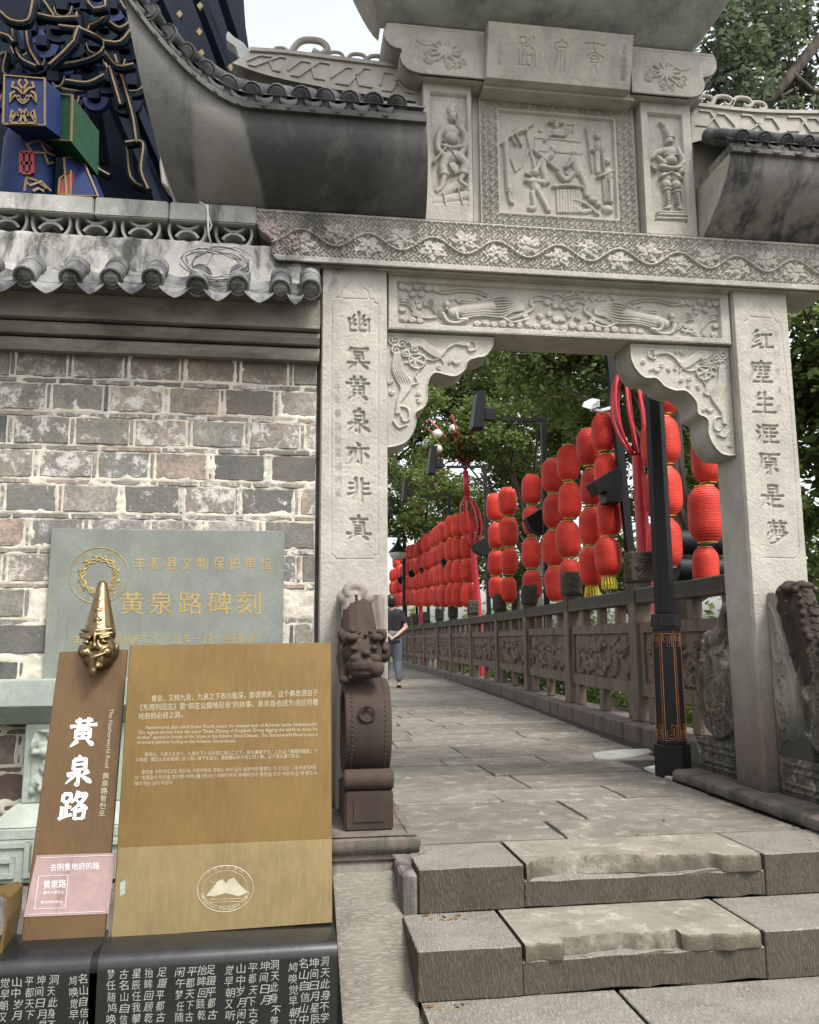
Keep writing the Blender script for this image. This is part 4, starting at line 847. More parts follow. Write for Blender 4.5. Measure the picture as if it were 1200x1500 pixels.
tag(tm.build('signature', M['inkgrey'], o), kind='stuff')
MB().box(px1-.015, px2+.015, YP+.03, 4.3, zlo-.03, zlo+.06).box(-.62, .66, YG+.05, 4.35, uz0, zlo-.1).box(2.24, 3.3, YG+.05, 4.35, uz0, zlo-.1).box(.7, 2.3, YP+.05, 4.3, zlo+.03, zhi+.02).build('entablature', M['gate'], gate)

# ------------------------------------------------------------------ eaves
CP = 2.4
def eave(name_unused, xa_w, xb_w, xa_f, xb_f, zw, ov, zrise, fascia, curl_l=0., curl_r=0., mat='soffit', tiles=True, sp=.125, ridge=True, zadd=0, endflat=.0, cove=1.35, yw=YG-.02, cw=.45, cp=2.4):
    # coved soffit from the wall (yw, zw) out to the eave edge (yw-ov, zw+zrise), lifted at the corners
    def lift(u): return curl_l*max(0, 1-u/cw)**cp+curl_r*max(0, (u-1+cw)/cw)**cp
    nu, nv = 48, 14; P = []
    for j in range(nv+1):
        v = j/nv; row = []
        for i in range(nu+1):
            u = i/nu; x = (xa_w+(xb_w-xa_w)*u)*(1-v)+(xa_f+(xb_f-xa_f)*u)*v
            z = zw+zrise*(v**cove)*.9+.1*zrise*math.sin(math.pi*v/2)+lift(u)*v**1.5; yy = yw-ov*math.sin(v*math.pi/2)**1.15
            row.append((x, yy-lift(u)*.35*v, z))
        P.append(row)
    root = gate
    q = MB(); q.grid(P)
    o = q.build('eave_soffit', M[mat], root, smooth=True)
    for e in (0, nu):
        col = [P[j][e] for j in range(nv+1)]; MB().grid([col, [(c[0], yw+.1, c[2]) for c in col]]).build('eave_cheek', M['gate'], o)
    F_ = [np.array(p) for p in P[-1]]
    q = MB(); rows = [[tuple(p+np.array(d)) for p in F_] for d in ((0, 0, 0), (0, -.025, 0), (0, -.03, fascia*.45), (0, -.012, fascia*.5), (0, -.014, fascia))]
    rows.append([(p[0], yw+.02, p[2]+fascia) for p in F_]); q.grid(rows)
    for e in (0, -1): q.grid([[r_[e] for r_ in rows[:5]], [(r_[e][0], yw+.02, r_[e][2]) for r_ in rows[:5]]])
    q.build('fascia', M[mat], root, smooth=True)
    # tiled slope
    yr, zr = yw+.12, zw+zrise+fascia+ov*.85+zadd
    S_ = []
    for k in range(9):
        t_ = k/8; S_.append([(p[0]+(xa_w+(xb_w-xa_w)*(i/nu)-p[0])*t_*.9, (p[1]-.03)*(1-t_)+yr*t_, (p[2]+fascia+.012)*(1-t_**.8)+zr*t_**.8-(0 if t_ else 0)) for i, p in enumerate(F_)])
    MB().grid(S_).build('roof_slope', M['tile_dark'], root, smooth='all')
    if tiles:
        Ltot = sum(np.linalg.norm(F_[i+1]-F_[i]) for i in range(nu)); n = int(Ltot/sp); acc = 0; k = 0; tgt = sp*.5
        for i in range(nu):
            d = np.linalg.norm(F_[i+1]-F_[i])
            while acc+d > tgt and k < n:
                u = (tgt-acc)/d; p = F_[i]*(1-u)+F_[i+1]*u+np.array([0, -.02, fascia+.022]); tx = (F_[i+1]-F_[i])/d; 
                uu = (i+u)/nu; bk = np.array(S_[5][min(nu, int(uu*nu))])+[0, 0, .03]; ax = bk-p; ax /= np.linalg.norm(ax)
                c = MB(); c.lathe([(.001, -.004), (.034, -.004), (.038, .004), (.048, .0), (.052, .006), (.052, .02), (.046, .022), (.046, np.linalg.norm(bk-p))], p, ax, 14, True)
                c.build('cap_tile', M['tile_dark'], root, smooth=True)
                pm = p+tx*sp*.5+np.array([0, -.004, -.02]); w2 = sp*.36
                c = MB(); cols = []
                for a in (-1, -.6, -.2, .2, .6, 1): sag = -.018*(1-a*a); cols.append([tuple(pm+tx*a*w2+np.array([0, 0, .012+sag])), tuple(pm+tx*a*w2*.96+np.array([0, -.004, -.014+sag-.03*(1-abs(a))**.7]))])
                c.grid(cols); c.grid([[tuple(np.array(q1)+[0, .012, 0]) for q1 in cc] for cc in cols]); c.grid([[cc[1], tuple(np.array(cc[1])+[0, .012, 0])] for cc in cols])
                if k < n-1: c.build('drip_tile', M['tile_dark'], root, smooth='all')
                k += 1; tgt += sp
            acc += d
    return F_, zr, yr
xe_l = PY(263, 250, 3.95)[0]
# left wing: soffit starts on top of the beam
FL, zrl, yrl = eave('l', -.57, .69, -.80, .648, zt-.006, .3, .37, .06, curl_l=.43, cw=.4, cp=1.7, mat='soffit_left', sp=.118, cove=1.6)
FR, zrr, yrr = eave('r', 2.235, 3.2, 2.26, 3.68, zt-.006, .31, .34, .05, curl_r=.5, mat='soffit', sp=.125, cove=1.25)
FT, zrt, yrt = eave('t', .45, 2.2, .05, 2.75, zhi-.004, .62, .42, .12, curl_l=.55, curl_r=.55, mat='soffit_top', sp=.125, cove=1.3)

# ridges over the wings: pierced band with carved curls
def wing_ridge(bot, top, mat, curls, n_m):
    Yr = 4.22; B_ = curve([tuple(PY(a, b_, Yr)) for a, b_ in bot], .05); T_ = curve([tuple(PY(a, b_, Yr)) for a, b_ in top], .05); n = 30
    B_ = [B_[int(round(i*(len(B_)-1)/n))] for i in range(n+1)]; T_ = [T_[int(round(i*(len(T_)-1)/n))] for i in range(n+1)]
    q = MB(); q.grid([[tuple(p) for p in B_], [tuple(p) for p in T_], [tuple(p+[0, -.015, 0]) for p in T_], [tuple(p+[0, -.015, .02]) for p in T_], [tuple(p+[0, .12, .02]) for p in T_], [tuple(p+[0, .12, 0]) for p in B_]])
    for e in (0, -1): q.grid([[tuple(B_[e]), tuple(T_[e])], [tuple(B_[e]+[0, .12, 0]), tuple(T_[e]+[0, .12, 0])]])
    q.build('ridge_band', M[mat], gate, smooth=True)
    def at(u, v): i = min(n-1, int(u*n)); f = u*n-i; return (B_[i]*(1-f)+B_[i+1]*f)*(1-v)+(T_[i]*(1-f)+T_[i+1]*f)*v+[0, -.006, 0]
    for k in range(n_m):
        u0 = .04+k*.96/n_m; d = .9/n_m/4
        for L in ([(0, .85), (1, .85), (2.2, .2), (3.2, .2)], [(-.2, .25), (.9, .25), (1.6, .6)], [(1.9, .8), (2.8, .8), (3.6, .35)]):
            MB().tube([tuple(at(min(.99, max(0, u0+a*d)), v)) for a, v in L], .0065, 4).build('meander_strip', M[mat], gate)
    for (px_, py_), sz in curls:
        c0 = PY(px_, py_, Yr+.04); c = curve([(-.06, -.01), (-.02, .045), (.045, .05), (.07, .02), (.045, 0), (.02, .012)], .008)
        MB().tube([(c0[0]+a*sz, Yr+.04, c0[2]+b_*sz) for a, b_ in c], .012*sz, 7).build('ridge_curl', M[mat], gate, smooth='all')
wing_ridge([(620, 150), (500, 132), (400, 112), (340, 92)], [(612, 104), (500, 90), (420, 80), (366, 76)], 'gate', [((600, 100), 1.), ((575, 97), 1.), ((548, 94), 1.), ((520, 90), .9), ((488, 86), .8), ((408, 78), .7), ((450, 78), 1.6)], 4)
wing_ridge([(1010, 192), (1120, 200), (1220, 200)], [(1014, 156), (1110, 166), (1220, 168)], 'gate', [((1030, 152), 1.), ((1056, 154), 1.1), ((1084, 156), 1.1), ((1108, 160), .9)], 3)
# upturned horn at the corner of the left wing
c = curve([(PY(232, 120, 3.8)), (PY(214, 75, 3.76)), (PY(199, 38, 3.74)), (PY(203, 18, 3.74))], .03)
# carved finial on the left ridge
c = curve([tuple(PY(a, b_, yrl)) for a, b_ in ((372, 92), (352, 85), (345, 68), (332, 58), (334, 46), (343, 54), (356, 62), (366, 74), (380, 80))], .02)
MB().prism([tuple(p) for p in c[:-1]], (0, .07, 0)).build('ridge_finial', M['soffit_top'], gate)

# ================================================================== BRICK WALL
YW = 4.175
wall = thing('brick_wall', 'old mortared brick wall with a small tiled roof and pierced ring tile crest beside the gate', 'wall', (-.9, YW, -.6))
wx0, wx1 = -2.4, .128
core = MB().box(wx0, wx1, YW+.008, YW+.36, -.66, 2.3).build('wall_core', M['mortar'], wall)
brects = []
def brick(x0, x1, z0, z1, name='brick'):
    x1 = min(x1, wx1-.002)
    if x1-x0 < .012 or x0 < wx0: return
    d = rnd.uniform(.001, .008); brects.append((x0, x1, z0, z1, d)); n = 5 if x1-x0 > .1 else 2
    out = []
    jz = .004 if z1-z0 > .05 else .002; jx = .004 if x1-x0 > .05 else .0015
    for a, b_, c, e in ((x0, z0, x1, z0), (x1, z0, x1, z1), (x1, z1, x0, z1), (x0, z1, x0, z0)):
        m_ = n if a != c else 2
        for k in range(m_): out.append((a+(c-a)*k/m_+rnd.uniform(-jx, jx), YW-.001-d, b_+(e-b_)*k/m_+rnd.uniform(-jz, jz)))
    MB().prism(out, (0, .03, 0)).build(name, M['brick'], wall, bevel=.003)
row0 = PY(200, 652, YW)[2]              # bottom of the second full course
pitch = .1665
for k in range(-11, 4):
    zb_ = row0+k*pitch; odd = k % 2
    x = PY(160/2.5, 580, YW)[0]-.275*9+(.0 if odd else -.128)
    hgt = .127
    if zb_ > 2.26: continue
    if zb_ < .55 and wx0 < -.0:
        pass
    while x < wx1:
        w1 = .238+rnd.uniform(-.012, .012)
        top = min(zb_+hgt, 2.262)
        if zb_ > .98 or x > .0 or x+w1 < -1.02 or zb_ < .55: brick(x, x+w1, zb_, top)
        brick(x+w1+.01, x+w1+.025, zb_+.002, top-.002)
        x += w1+.037
    if zb_ > .9 or zb_ < .5:
        x = wx0+rnd.uniform(0, .2)
        while x < wx1:
            L = rnd.uniform(.15, .3); brick(x, x+L, zb_-.034, zb_-.011); x += L+.014
# mortar: a lumpy bed flush in the joints that creeps over the brick edges
mr = .0085; gxs = np.arange(wx0, wx1, mr); gzs = np.arange(-.6, 2.262, mr); MX, MZ = np.meshgrid(gxs, gzs); E = np.zeros(MX.shape)
for (a, b_, c, d_, dd) in brects:
    k = (MX > a) & (MX < b_) & (MZ > c) & (MZ < d_); e = np.minimum(np.minimum(MX-a, b_-MX), np.minimum(MZ-c, d_-MZ)); E[k] = np.maximum(E[k], e[k])
lu = .5*lump(MX.shape, 5, 1)+.3*lump(MX.shape, 2, 2)+.35*lump(MX.shape, 18, 3)-.07
Hm = .0035+.0105*np.clip((lu-.53)*1.9, -.6, 1)-np.clip(E/.02, 0, 1)*.0075
Hm[E <= 0] += .0015
VM = np.stack([MX, YW-Hm+.0005, MZ], -1).reshape(-1, 3); idx = np.arange(MX.size).reshape(MX.shape); FM = np.stack([idx[:-1, :-1], idx[:-1, 1:], idx[1:, 1:], idx[1:, :-1]], -1).reshape(-1, 4)
link('mortar_bed', raw_mesh('mortar_bed', VM, FM, M['mortar'], True), wall)
# cornice: three stepped mouldings
zc = [PY(200, y_, 4.12)[2] for y_ in (519, 498, 479, 452)]
cor = [(4.175, zc[0]), (4.12, zc[0]+.004), (4.105, zc[0]+.03), (4.11, zc[1]-.012), (4.125, zc[1]-.004), (4.085, zc[1]+.004), (4.065, zc[1]+.03), (4.07, zc[2]-.012), (4.09, zc[2]-.004), (4.05, zc[2]+.004), (4.03, zc[2]+.02), (4.02, zc[3]+.02), (4.02, zc[3]+.06), (4.3, zc[3]+.06)]
for a, b_ in ((1, 5), (5, 9), (9, 12)):
    seg = cor[a-1:b_+1]; q = MB(); xs = np.linspace(wx0, .138, 60)
    pr = [(cor[a][0]+.08, cor[a][1])]+cor[a:b_]+[(cor[b_-1][0]+.08, cor[b_-1][1]+.0)]
    q.grid([[(x, yy+rnd.uniform(-.0015, .0015), z+rnd.uniform(-.001, .001)) for x in xs] for yy, z in pr])
    q.grid([[(.138, yy, z) for yy, z in pr], [(.138, 4.3, z) for yy, z in pr]])
    q.build('moulding', M['cornice'], wall, smooth=True)
MB().box(wx0, .136, 4.03, 4.32, zc[2]+.0, PY(240, 408, 3.88)[2]+.03).build('eave_filling', M['cornice'], wall)
MB().box(.06, .16, 4.24, 4.5, -.3, 2.7).build('wall_return', M['cornice'], wall)
# plaster slope under the crest
ztile = PY(240, 408, 3.88)[2]
zr0, zr1 = PY(240, 392, 4.13)[2], PY(200, 352, 4.13)[2]
q = MB(); xs = np.linspace(wx0, .135, 90)
prf = [(3.99, ztile+.0), (4.03, ztile+.04), (4.07, ztile+.09), (4.095, ztile+.13), (4.1, zr1-.02), (4.105, zr1), (4.4, zr1)]
q.grid([[(x, yy+rnd.uniform(-.004, .004), z+rnd.uniform(-.004, .004)) for x in xs] for yy, z in prf]); q.grid([[(.135, yy, z) for yy, z in prf], [(.135, 4.35, z-.02) for yy, z in prf]])
q.build('plaster_bed', M['plaster'], wall, smooth='all')
# roll tiles with stamped end discs, and drip tiles between
discs = [(-28, 403), (36, 405), (103, 408), (163, 408), (224, 408), (289, 419), (349, 418), (411, 424), (455, 424)]
discs = [(-215, 397), (-152, 399), (-90, 401)]+discs
TY = 3.87
ax = np.array([0, .2, .17]); ax /= np.linalg.norm(ax)
dr = Relief(-.04, .04, -.04, .04, .0025)
for k in range(3): dr.spiral(.003, .004*k-.004, .018, 1.4, .004, .004, k*2.1)
dr.stroke([(-.018, -.01), (0, .014), (.018, -.008)], .004, .005); dr.stroke([(-.018, .012), (0, -.012), (.018, .012)], .004, .005)
dmask = (dr.X**2+dr.Z**2) < .036**2
nrm = -ax
upv = np.array([0, -ax[2], ax[1]]); 
disc_mesh = None
for i, (a, b_) in enumerate(discs):
    p = PY(a, b_, TY); L = .19
    c = MB(); c.lathe([(.001, .004), (.038, .004), (.041, -.005), (.05, -.005), (.053, .0), (.053, .014), (.048, .016), (.048, .12), (.052, .122), (.052, L)], p, ax, 22, True)
    for k in range(len(c.v)): c.v[k] = (c.v[k][0]+rnd.uniform(-.0006, .0006), c.v[k][1], c.v[k][2]+rnd.uniform(-.0006, .0006))
    o = c.build('roll_tile', M['tile'], wall, smooth=True)
    me = dr.mesh('end_disc', M['tile'], frame=((0, 0, 0), (1, 0, 0), tuple(upv), tuple(nrm)), mask=dmask, depth=0) if disc_mesh is None else disc_mesh
    disc_mesh = me; d = link('end_disc', me, o); d.location = Vector(p-ax*.006)
    if i < len(discs)-1 or True:
        nxt = PY(discs[i+1][0], discs[i+1][1], TY) if i < len(discs)-1 and i >= 0 else None
        if i == 2: nxt = PY(-28, 403, TY)
        if nxt is None: continue
        x0, x1 = p[0]+.036, nxt[0]-.036
        if x1-x0 < .02: continue
        zc_ = (p[2]+nxt[2])/2-.028; cx = (x0+x1)/2; hw = (x1-x0)/2+.006; cols = []; c = MB()
        for t_ in np.linspace(-1, 1, 11):
            sag = -.022*(1-t_*t_); tp = np.array([cx+t_*hw, TY+.004, zc_+.012+sag]); cols.append([tuple(tp), tuple(tp+[0, -.012, -.012]), tuple(tp+np.array([0, -.014, -.012-.03*(1-abs(t_))**.75]))])
        c.grid(cols); c.grid([[tuple(np.array(q1)+[0, .016, .003]) for q1 in cc] for cc in cols]); c.grid([[cc[2], tuple(np.array(cc[2])+[0, .016, .003])] for cc in cols]); 
        c.grid([[cc[0], tuple(np.array(cc[0])+ax*.22)] for cc in cols]); c.grid([[tuple(np.array(cc[0])+[0, .03, .022]), tuple(np.array(cc[0])+[0, .03, .03]), tuple(np.array(cc[0])+[0, .2, .12])] for cc in cols])
        c.build('drip_tile', M['tile'], wall, smooth=True)
# crest: ring tiles standing in a dark gap, coping above
zk0, zk1 = PY(100, 345, 4.13)[2], PY(100, 312, 4.13)[2]
q = MB().box(wx0, PY(372, 340, 4.3)[0], 4.3, 4.33, zk0-.01, zk1+.02); q.build('crest_back', M['tile_dark'], wall)
rc = [(-60, .0), (10, 0), (75, 0), (141, 0), (208, 0), (276, 0), (344, 0)]
rc = [(x-5*0, 0) for x in (-176, -112, -50, 12, 76, 141, 207, 275, 343)]
R_ = (zk1-zk0)*.5*1.08
for px_, _ in rc:
    c0 = PY(px_, 326+px_*.052, 4.13); cx, cz = c0[0], (zk0+zk1)/2-(0)
    q = MB()
    def arc(cx, cz, R, a0_, a1_):
        n = 14; rows = []
        for k in range(n+1):
            a = rad(a0_+(a1_-a0_)*k/n); ca, sa = math.cos(a), math.sin(a)
            rows.append([(cx+(R-.013)*ca, 4.115, cz+(R-.013)*sa), (cx+R*ca, 4.115, cz+R*sa), (cx+R*ca, 4.22, cz+R*sa), (cx+(R-.013)*ca, 4.22, cz+(R-.013)*sa), (cx+(R-.013)*ca, 4.115, cz+(R-.013)*sa)])
        MB().grid(rows).build('ring_tile', M['coping'], wall, smooth=True)
    arc(cx, cz+R_*.1, R_*1.05*1.35, 115, 305-190+235) if False else None
    arc(cx-.0, cz, R_*1.5, 128, 232); arc(cx, cz, R_*1.5, -52, 52)
    arc(cx, cz+R_*1.15, R_*1.15, 215, 325); arc(cx, cz-R_*1.0, R_*1.05, 25, 155)
q = MB(); xs = np.linspace(wx0, PY(378, 305, 4.1)[0]-.0, 40)
zz0, zz1 = PY(150, 316, 4.08)[2], PY(150, 289, 4.08)[2]
cuts = [wx0, -1.5, -.98, -.62, xs[-1]]
for a, b_ in zip(cuts[:-1], cuts[1:]): MB().box(a+.003, b_-.003, 4.075, 4.33, zz0, zz1, .003).build('coping_slab', M['coping'], wall, bevel=.006, bseg=2)
# coil of old cable thrown over the tiles
q = MB(); c0 = PY(320, 388, 3.93)
for k in range(6):
    rx, rz = .135+rnd.uniform(-.02, .02), .075+rnd.uniform(-.02, .02); a0_ = rnd.random()*6
    q.tube([c0+np.array([rx*math.cos(a)+rnd.uniform(-.006, .006)+.01*k-.03, -.01+.04*math.sin(a+k)+rnd.uniform(-.01, .01), rz*math.sin(a)+rnd.uniform(-.006, .006)]) for a in np.linspace(a0_, a0_+6.5, 26)], .0036, 5)
q.tube([PY(a, b_, 3.95) for a, b_ in ((308, 358), (312, 372), (300, 392), (295, 402))], .004, 5)
q.tube([PY(x, y_, Y_) for x, y_, Y_ in ((310, 362, 3.97), (305, 340, 3.98), (304, 300, 3.98))], .006, 6)
q.tube([PY(x, y_, Y_) for x, y_, Y_ in ((304, 345, 4.0), (310, 330, 4.02), (300, 300, 4.0), (292, 296, 4.0))], .005, 6)
tag(q.build('cable_coil', M['cable'], smooth='all'), 'loose coil of grey cable hanging over the wall tiles', 'cable')

# ------------------------------------------------------------------ slate notice plaque and carved stand
YQ = 4.135
pk = thing('slate_plaque', 'grey green slate plaque with gilt emblem and gilt characters fixed to the brick wall', 'plaque', (-.55, YQ, .7))
ctr = [(75, 774), (417, 778), (417, 1010), (64, 1010)]
W4 = [PY(a, b_, YQ) for a, b_ in ctr]; x0, x1 = (W4[0][0]+W4[3][0])/2-.003, W4[1][0]; z1, z0 = W4[0][2], W4[3][2]-.03
MB().box(x0, x1, YQ, YQ+.035, z0, z1).build('slab', M['greenstone'], pk, bevel=.002)
pq_ = ((0, YQ, 0), (0, -1, 0)); tm = MB()
for i, c in enumerate('丰都县文物保护单位'): text_px(tm, c, (197+i*23.1, 835-i*.1), (197+i*23.1+16, 835.3-i*.1), 18, pq_)
for i, c in enumerate('黄泉路碑刻'): text_px(tm, c, (176+i*42.8, 899), (176+i*42.8+35, 899), 30, pq_)
for i, c in enumerate('丰都县人民政府二〇一九年一月十四日'): text_px(tm, c, (108+i*14.6, 944-i*.1), (108+i*14.6+11, 944-i*.1), 13, pq_)
for i, c in enumerate('公布'): text_px(tm, c, (355+i*12.5, 942), (355+i*12.5+10, 942), 13, pq_)
tag(tm.build('inscription', M['goldpaint'], pk), kind='stuff')
em = MB(); ec = PY(145, 843, YQ); 
def ring(q, R, r, n=60, wob=0, k_=0, cx=None, cz=None, y=None, x=0):
    pts = [(cx+(R+wob*math.sin(a*k_+x))*math.cos(a), y, cz+(R+wob*math.sin(a*k_+x))*math.sin(a)) for a in np.linspace(0, 2*math.pi, n+1)]; q.tube(pts, r, 5, caps=False)
ring(em, .132, .0018, cx=ec[0], cz=ec[2], y=YQ-.001)
for k in range(3): ring(em, .083-.007*k, .003, wob=.005, k_=9+k, x=k, cx=ec[0], cz=ec[2], y=YQ-.001)
for k in range(12):
    a = k/12*6.283; em.tube([(ec[0]+R*math.cos(a+t_), YQ-.001, ec[2]+R*math.sin(a+t_)) for R, t_ in ((.068, 0), (.078, .15), (.09, .2), (.096, .34))], .003, 5)
em.build('emblem_ring', M['goldpaint'], pk, smooth='all')
tm = MB()
for k, c in enumerate('中国文化遗产'): 
    a = rad(148-k*22); cx, cy = 145+34*math.cos(a), 843-34*math.sin(a); u = np.array([math.sin(a), math.cos(a)])*3.4; text_px(tm, c, (cx-u[0], cy-u[1]), (cx+u[0], cy+u[1]), 6, pq_, up=(math.cos(a), -math.sin(a)))
for k, c in enumerate('CHINA CULTURAL HERITAGE'):
    if c == ' ': continue
    a = rad(205+k*6.0); cx, cy = 145+36.5*math.cos(a), 843-36.5*math.sin(a); u = np.array([-math.sin(a), -math.cos(a)])*1.5; text_px(tm, c, (cx-u[0], cy-u[1]), (cx+u[0], cy+u[1]), 4, pq_, up=(-math.cos(a), math.sin(a)))
tag(tm.build('emblem_lettering', M['goldpaint'], pk), kind='stuff')

YS = 3.97
st = thing('carved_stand', 'pale green carved stone stand with a rough rock face under the slate plaque', 'stone stand', (-1.2, YS, -.6))
def sx(a, b_, Y=YS): return PY(a, b_, Y)
q = MB(); xr = .1
a = sx(0, 1003); zL1 = sx(30, 997)[2]; zL0 = sx(30, 1036)[2]
MB().box(-1.75, 0.0, YS-.03, 4.17, zL0, zL1).build('ledge', M['greencarve'], st, bevel=.006, bseg=2)
zC = sx(30, 1063)[2]
MB().hexa([(-1.72, YS-.02, zL0-.001), (-.03, YS-.02, zL0-.001), (-.03, 4.1, zL0-.001), (-1.72, 4.1, zL0-.001)], [(-1.5, YS+.07, zC), (-.2, YS+.07, zC), (-.2, 4.1, zC), (-1.5, 4.1, zC)]).build('cove', M['greencarve'], st)
zP0 = sx(40, 1180)[2]; xcl = sx(34, 1120, YS+.05)[0]
MB().box(xcl, -.35, YS+.05, 4.1, zP0, zC-.001).build('pier', M['greencarve'], st, bevel=.004)
r = Relief(xcl+.03, xcl+.3, zP0+.03, zC-.02, .006); r.H = np.zeros_like(r.H)
for k in range(60): r.blob(rnd.uniform(r.xs[0], r.xs[-1]), rnd.uniform(r.zs[0], r.zs[-1]), rnd.uniform(.02, .05), rnd.uniform(.01, .03), rnd.uniform(.01, .035), rnd.random()*3)
link('rock_face', r.mesh('rock_face', M['greencarve'], Y=YS+.045), st)
xf0, xf1 = sx(-6, 1205)[0], -.25; zf0 = sx(0, 1212)[2]
MB().hexa([(xcl-.02, YS+.03, zP0-.001), (xf1-.1, YS+.03, zP0-.001), (xf1-.1, 4.1, zP0-.001), (xcl-.02, 4.1, zP0-.001)], [(xf0-.03, YS-.04, zf0), (xf1, YS-.04, zf0), (xf1, 4.1, zf0), (xf0-.03, 4.1, zf0)]).build('flared_foot', M['greencarve'], st, bevel=.004)
zb0, zb1 = sx(0, 1290)[2], sx(0, 1228)[2]
MB().box(xf0-.05, xf1, YS-.045, 4.1, zb1, zf0-.002).build('fillet', M['greencarve'], st, bevel=.003)
MB().box(-1.85, xf1, YS-.05, 4.1, zb0, zb1-.002).build('base_band', M['greencarve'], st)
q = MB()
for k in range(9):
    x = -1.84+k*.2; y0 = YS-.055
    for p_ in ([(x, zb1-.02), (x+.17, zb1-.02)], [(x, zb1-.02), (x, zb0+.03)], [(x, zb0+.03), (x+.11, zb0+.03)], [(x+.11, zb0+.03), (x+.11, zb1-.08)], [(x+.05, zb1-.08), (x+.11, zb1-.08)], [(x+.17, zb1-.02), (x+.17, zb0+.03)], [(x+.17, zb0+.03), (x+.2, zb0+.03)]):
        (xa, za), (xb_, zc_) = p_; jj = rnd.uniform(-.003, .003); MB.box(q, min(xa, xb_)-.01+jj, max(xa, xb_)+.01+jj, y0-.006+jj, y0+.01+jj, min(za, zc_)-.01, max(za, zc_)+.01)
tag(q.build('meander_relief', M['greencarve'], st), kind='stuff')
q = MB(); P = [[(-2.2+i*.08, YS-.12+rnd.uniform(-.03, .03)-.04*j, zb0-.001-j*.09) for i in range(28)] for j in range(9)]
tag(q.grid(P).build('rough_footing', M['rough'], st, smooth='all'))

# ================================================================== SIGNS
def lean_plane(p, ang): return (tuple(p), (0, -math.cos(ang), math.sin(ang)))
SP = lean_plane((0, 2.6, PY(300, 1364, 2.6)[2]), rad(9)); SQ = lean_plane((0, 2.6, PY(90, 1381, 2.6)[2]), rad(16))
def slab_px(corners, plane, thick, name, mat, parent, off=0., bevel=.002):
    n = np.array(plane[1]); A = [PL(a, b_, plane)+n*off for a, b_ in corners]; return MB().hexa([p-n*thick for p in A], A).build(name, mat, parent, bevel=bevel)
wide = thing('wide_notice_board', 'broad leaning brass notice board printed in four languages on a black lettered base', 'notice board', (-.15, 2.6, -.64))
slab_px([(163, 1375), (487, 1352), (485, 941), (190, 945)], SP, .012, 'panel', M['brass'], wide)
slab_px([(163.3, 1374), (486.5, 1351), (486, 1229), (174, 1242)], SP, .001, 'lower_band', M['brasspale'], wide, .0012, 0)
tm = MB()
L1 = ['黄泉，又称九泉，九泉之下表示极深，即谓黄泉。这个典故源自于', '《东周列国志》里“郑庄公掘地见母”的故事。黄泉路也成为通往阴曹', '地府的必经之路。']
text_px(tm, L1[0], (222, 1028), (466, 1019), 8.8, SP); text_px(tm, L1[1], (205, 1041), (466, 1033), 8.8, SP); text_px(tm, L1[2], (203, 1054), (268, 1051), 8.8, SP)
E1 = ['Netherworld, also called Grave World, means the deepest layer of Acheron below Netherworld.', 'This legend derives from the story "Duke Zhuang of Kingdom Zheng digging the earth to meet his', 'mother" quoted in Annals of the States in the Eastern Zhou Dynasty. The Netherworld Road is also a', 'necessary pathway leading to the Acheron Government.']
for i, (s, a, c, y0, y1) in enumerate(((E1[0], 214, 465, 1068.5, 1063.5), (E1[1], 202, 465, 1076, 1070.5), (E1[2], 201, 465, 1083, 1078.5), (E1[3], 201, 346, 1090, 1088))): text_px(tm, s, (a, y0), (c, y1), 6, SP)
text_px(tm, '黄泉は、九泉とも言う、九泉の下とは非常に深いことで、即ち黄泉です。これは「東周列国志」で', (212, 1108), (465, 1103), 5.6, SP); text_px(tm, 'の物語：鄭庄公がお母様に会う為に地下を掘る。黄泉路はあの世に行く時、必ず通る道である。', (199, 1116), (440, 1110), 5.6, SP)
text_px(tm, '황천을 구천이라고도 하는데, 구천지하의 의미는 극히 깊이 황천이라 말한다. 이 전고는 《동주열국지》', (208, 1134), (463, 1127), 5.6, SP); text_px(tm, '의 “정장공이 바닥을 팠으며 어머니를 만나는” 이야기에서 유래되었다. 황천길 또한 저승에 갈 때 반드시', (198, 1142.5), (464, 1135), 5.6, SP); text_px(tm, '해야 하는 길이 되었다.', (197, 1151), (254, 1149), 5.6, SP)
tag(tm.build('printed_text', M['whitefade'], wide), kind='stuff')
# oval mountain emblem
em = MB(); ov = lambda rx, ry, n=48: [PL(330+rx*math.cos(a), 1302-ry*math.sin(a)-rx*math.cos(a)*.04, SP)+np.array(SP[1])*.0016 for a in np.linspace(0, 2*math.pi, n+1)]
em.tube(ov(41, 34), .0012, 4, caps=False); em.tube(ov(33, 26.5), .0006, 4, caps=False)
for poly in ([(302, 1312), (312, 1300), (319, 1291), (326, 1288), (331, 1294), (336, 1288), (343, 1286), (352, 1297), (364, 1307), (350, 1313), (330, 1308), (315, 1313)],):
    P = [tuple(PL(a, b_, SP)+np.array(SP[1])*.0018) for a, b_ in poly]; em.prism(P, tuple(-np.array(SP[1])*.0005))
for y0 in (1317, 1321): em.tube([PL(308, y0+1, SP)+np.array(SP[1])*.0016, PL(355, y0-1, SP)+np.array(SP[1])*.0016], .0009, 4)
em.tube([PL(a, b_, SP)+np.array(SP[1])*.0016 for a, b_ in ((308, 1290), (312, 1294), (316, 1291))], .0008, 4)
em.build('mountain_emblem', M['whitefade'], wide)
tm = MB()
for k, c in enumerate('Mingshan Fengdou China'):
    if c == ' ': continue
    a = rad(195+k*7.2); cx, cy = 330+37*math.cos(a), 1302-31*math.sin(a)-37*math.cos(a)*.04; u = np.array([-math.sin(a), -math.cos(a)])*1.9; text_px(tm, c, (cx-u[0], cy-u[1]), (cx+u[0], cy+u[1]), 4.6, SP, up=(-math.cos(a), math.sin(a)), off=.0018)
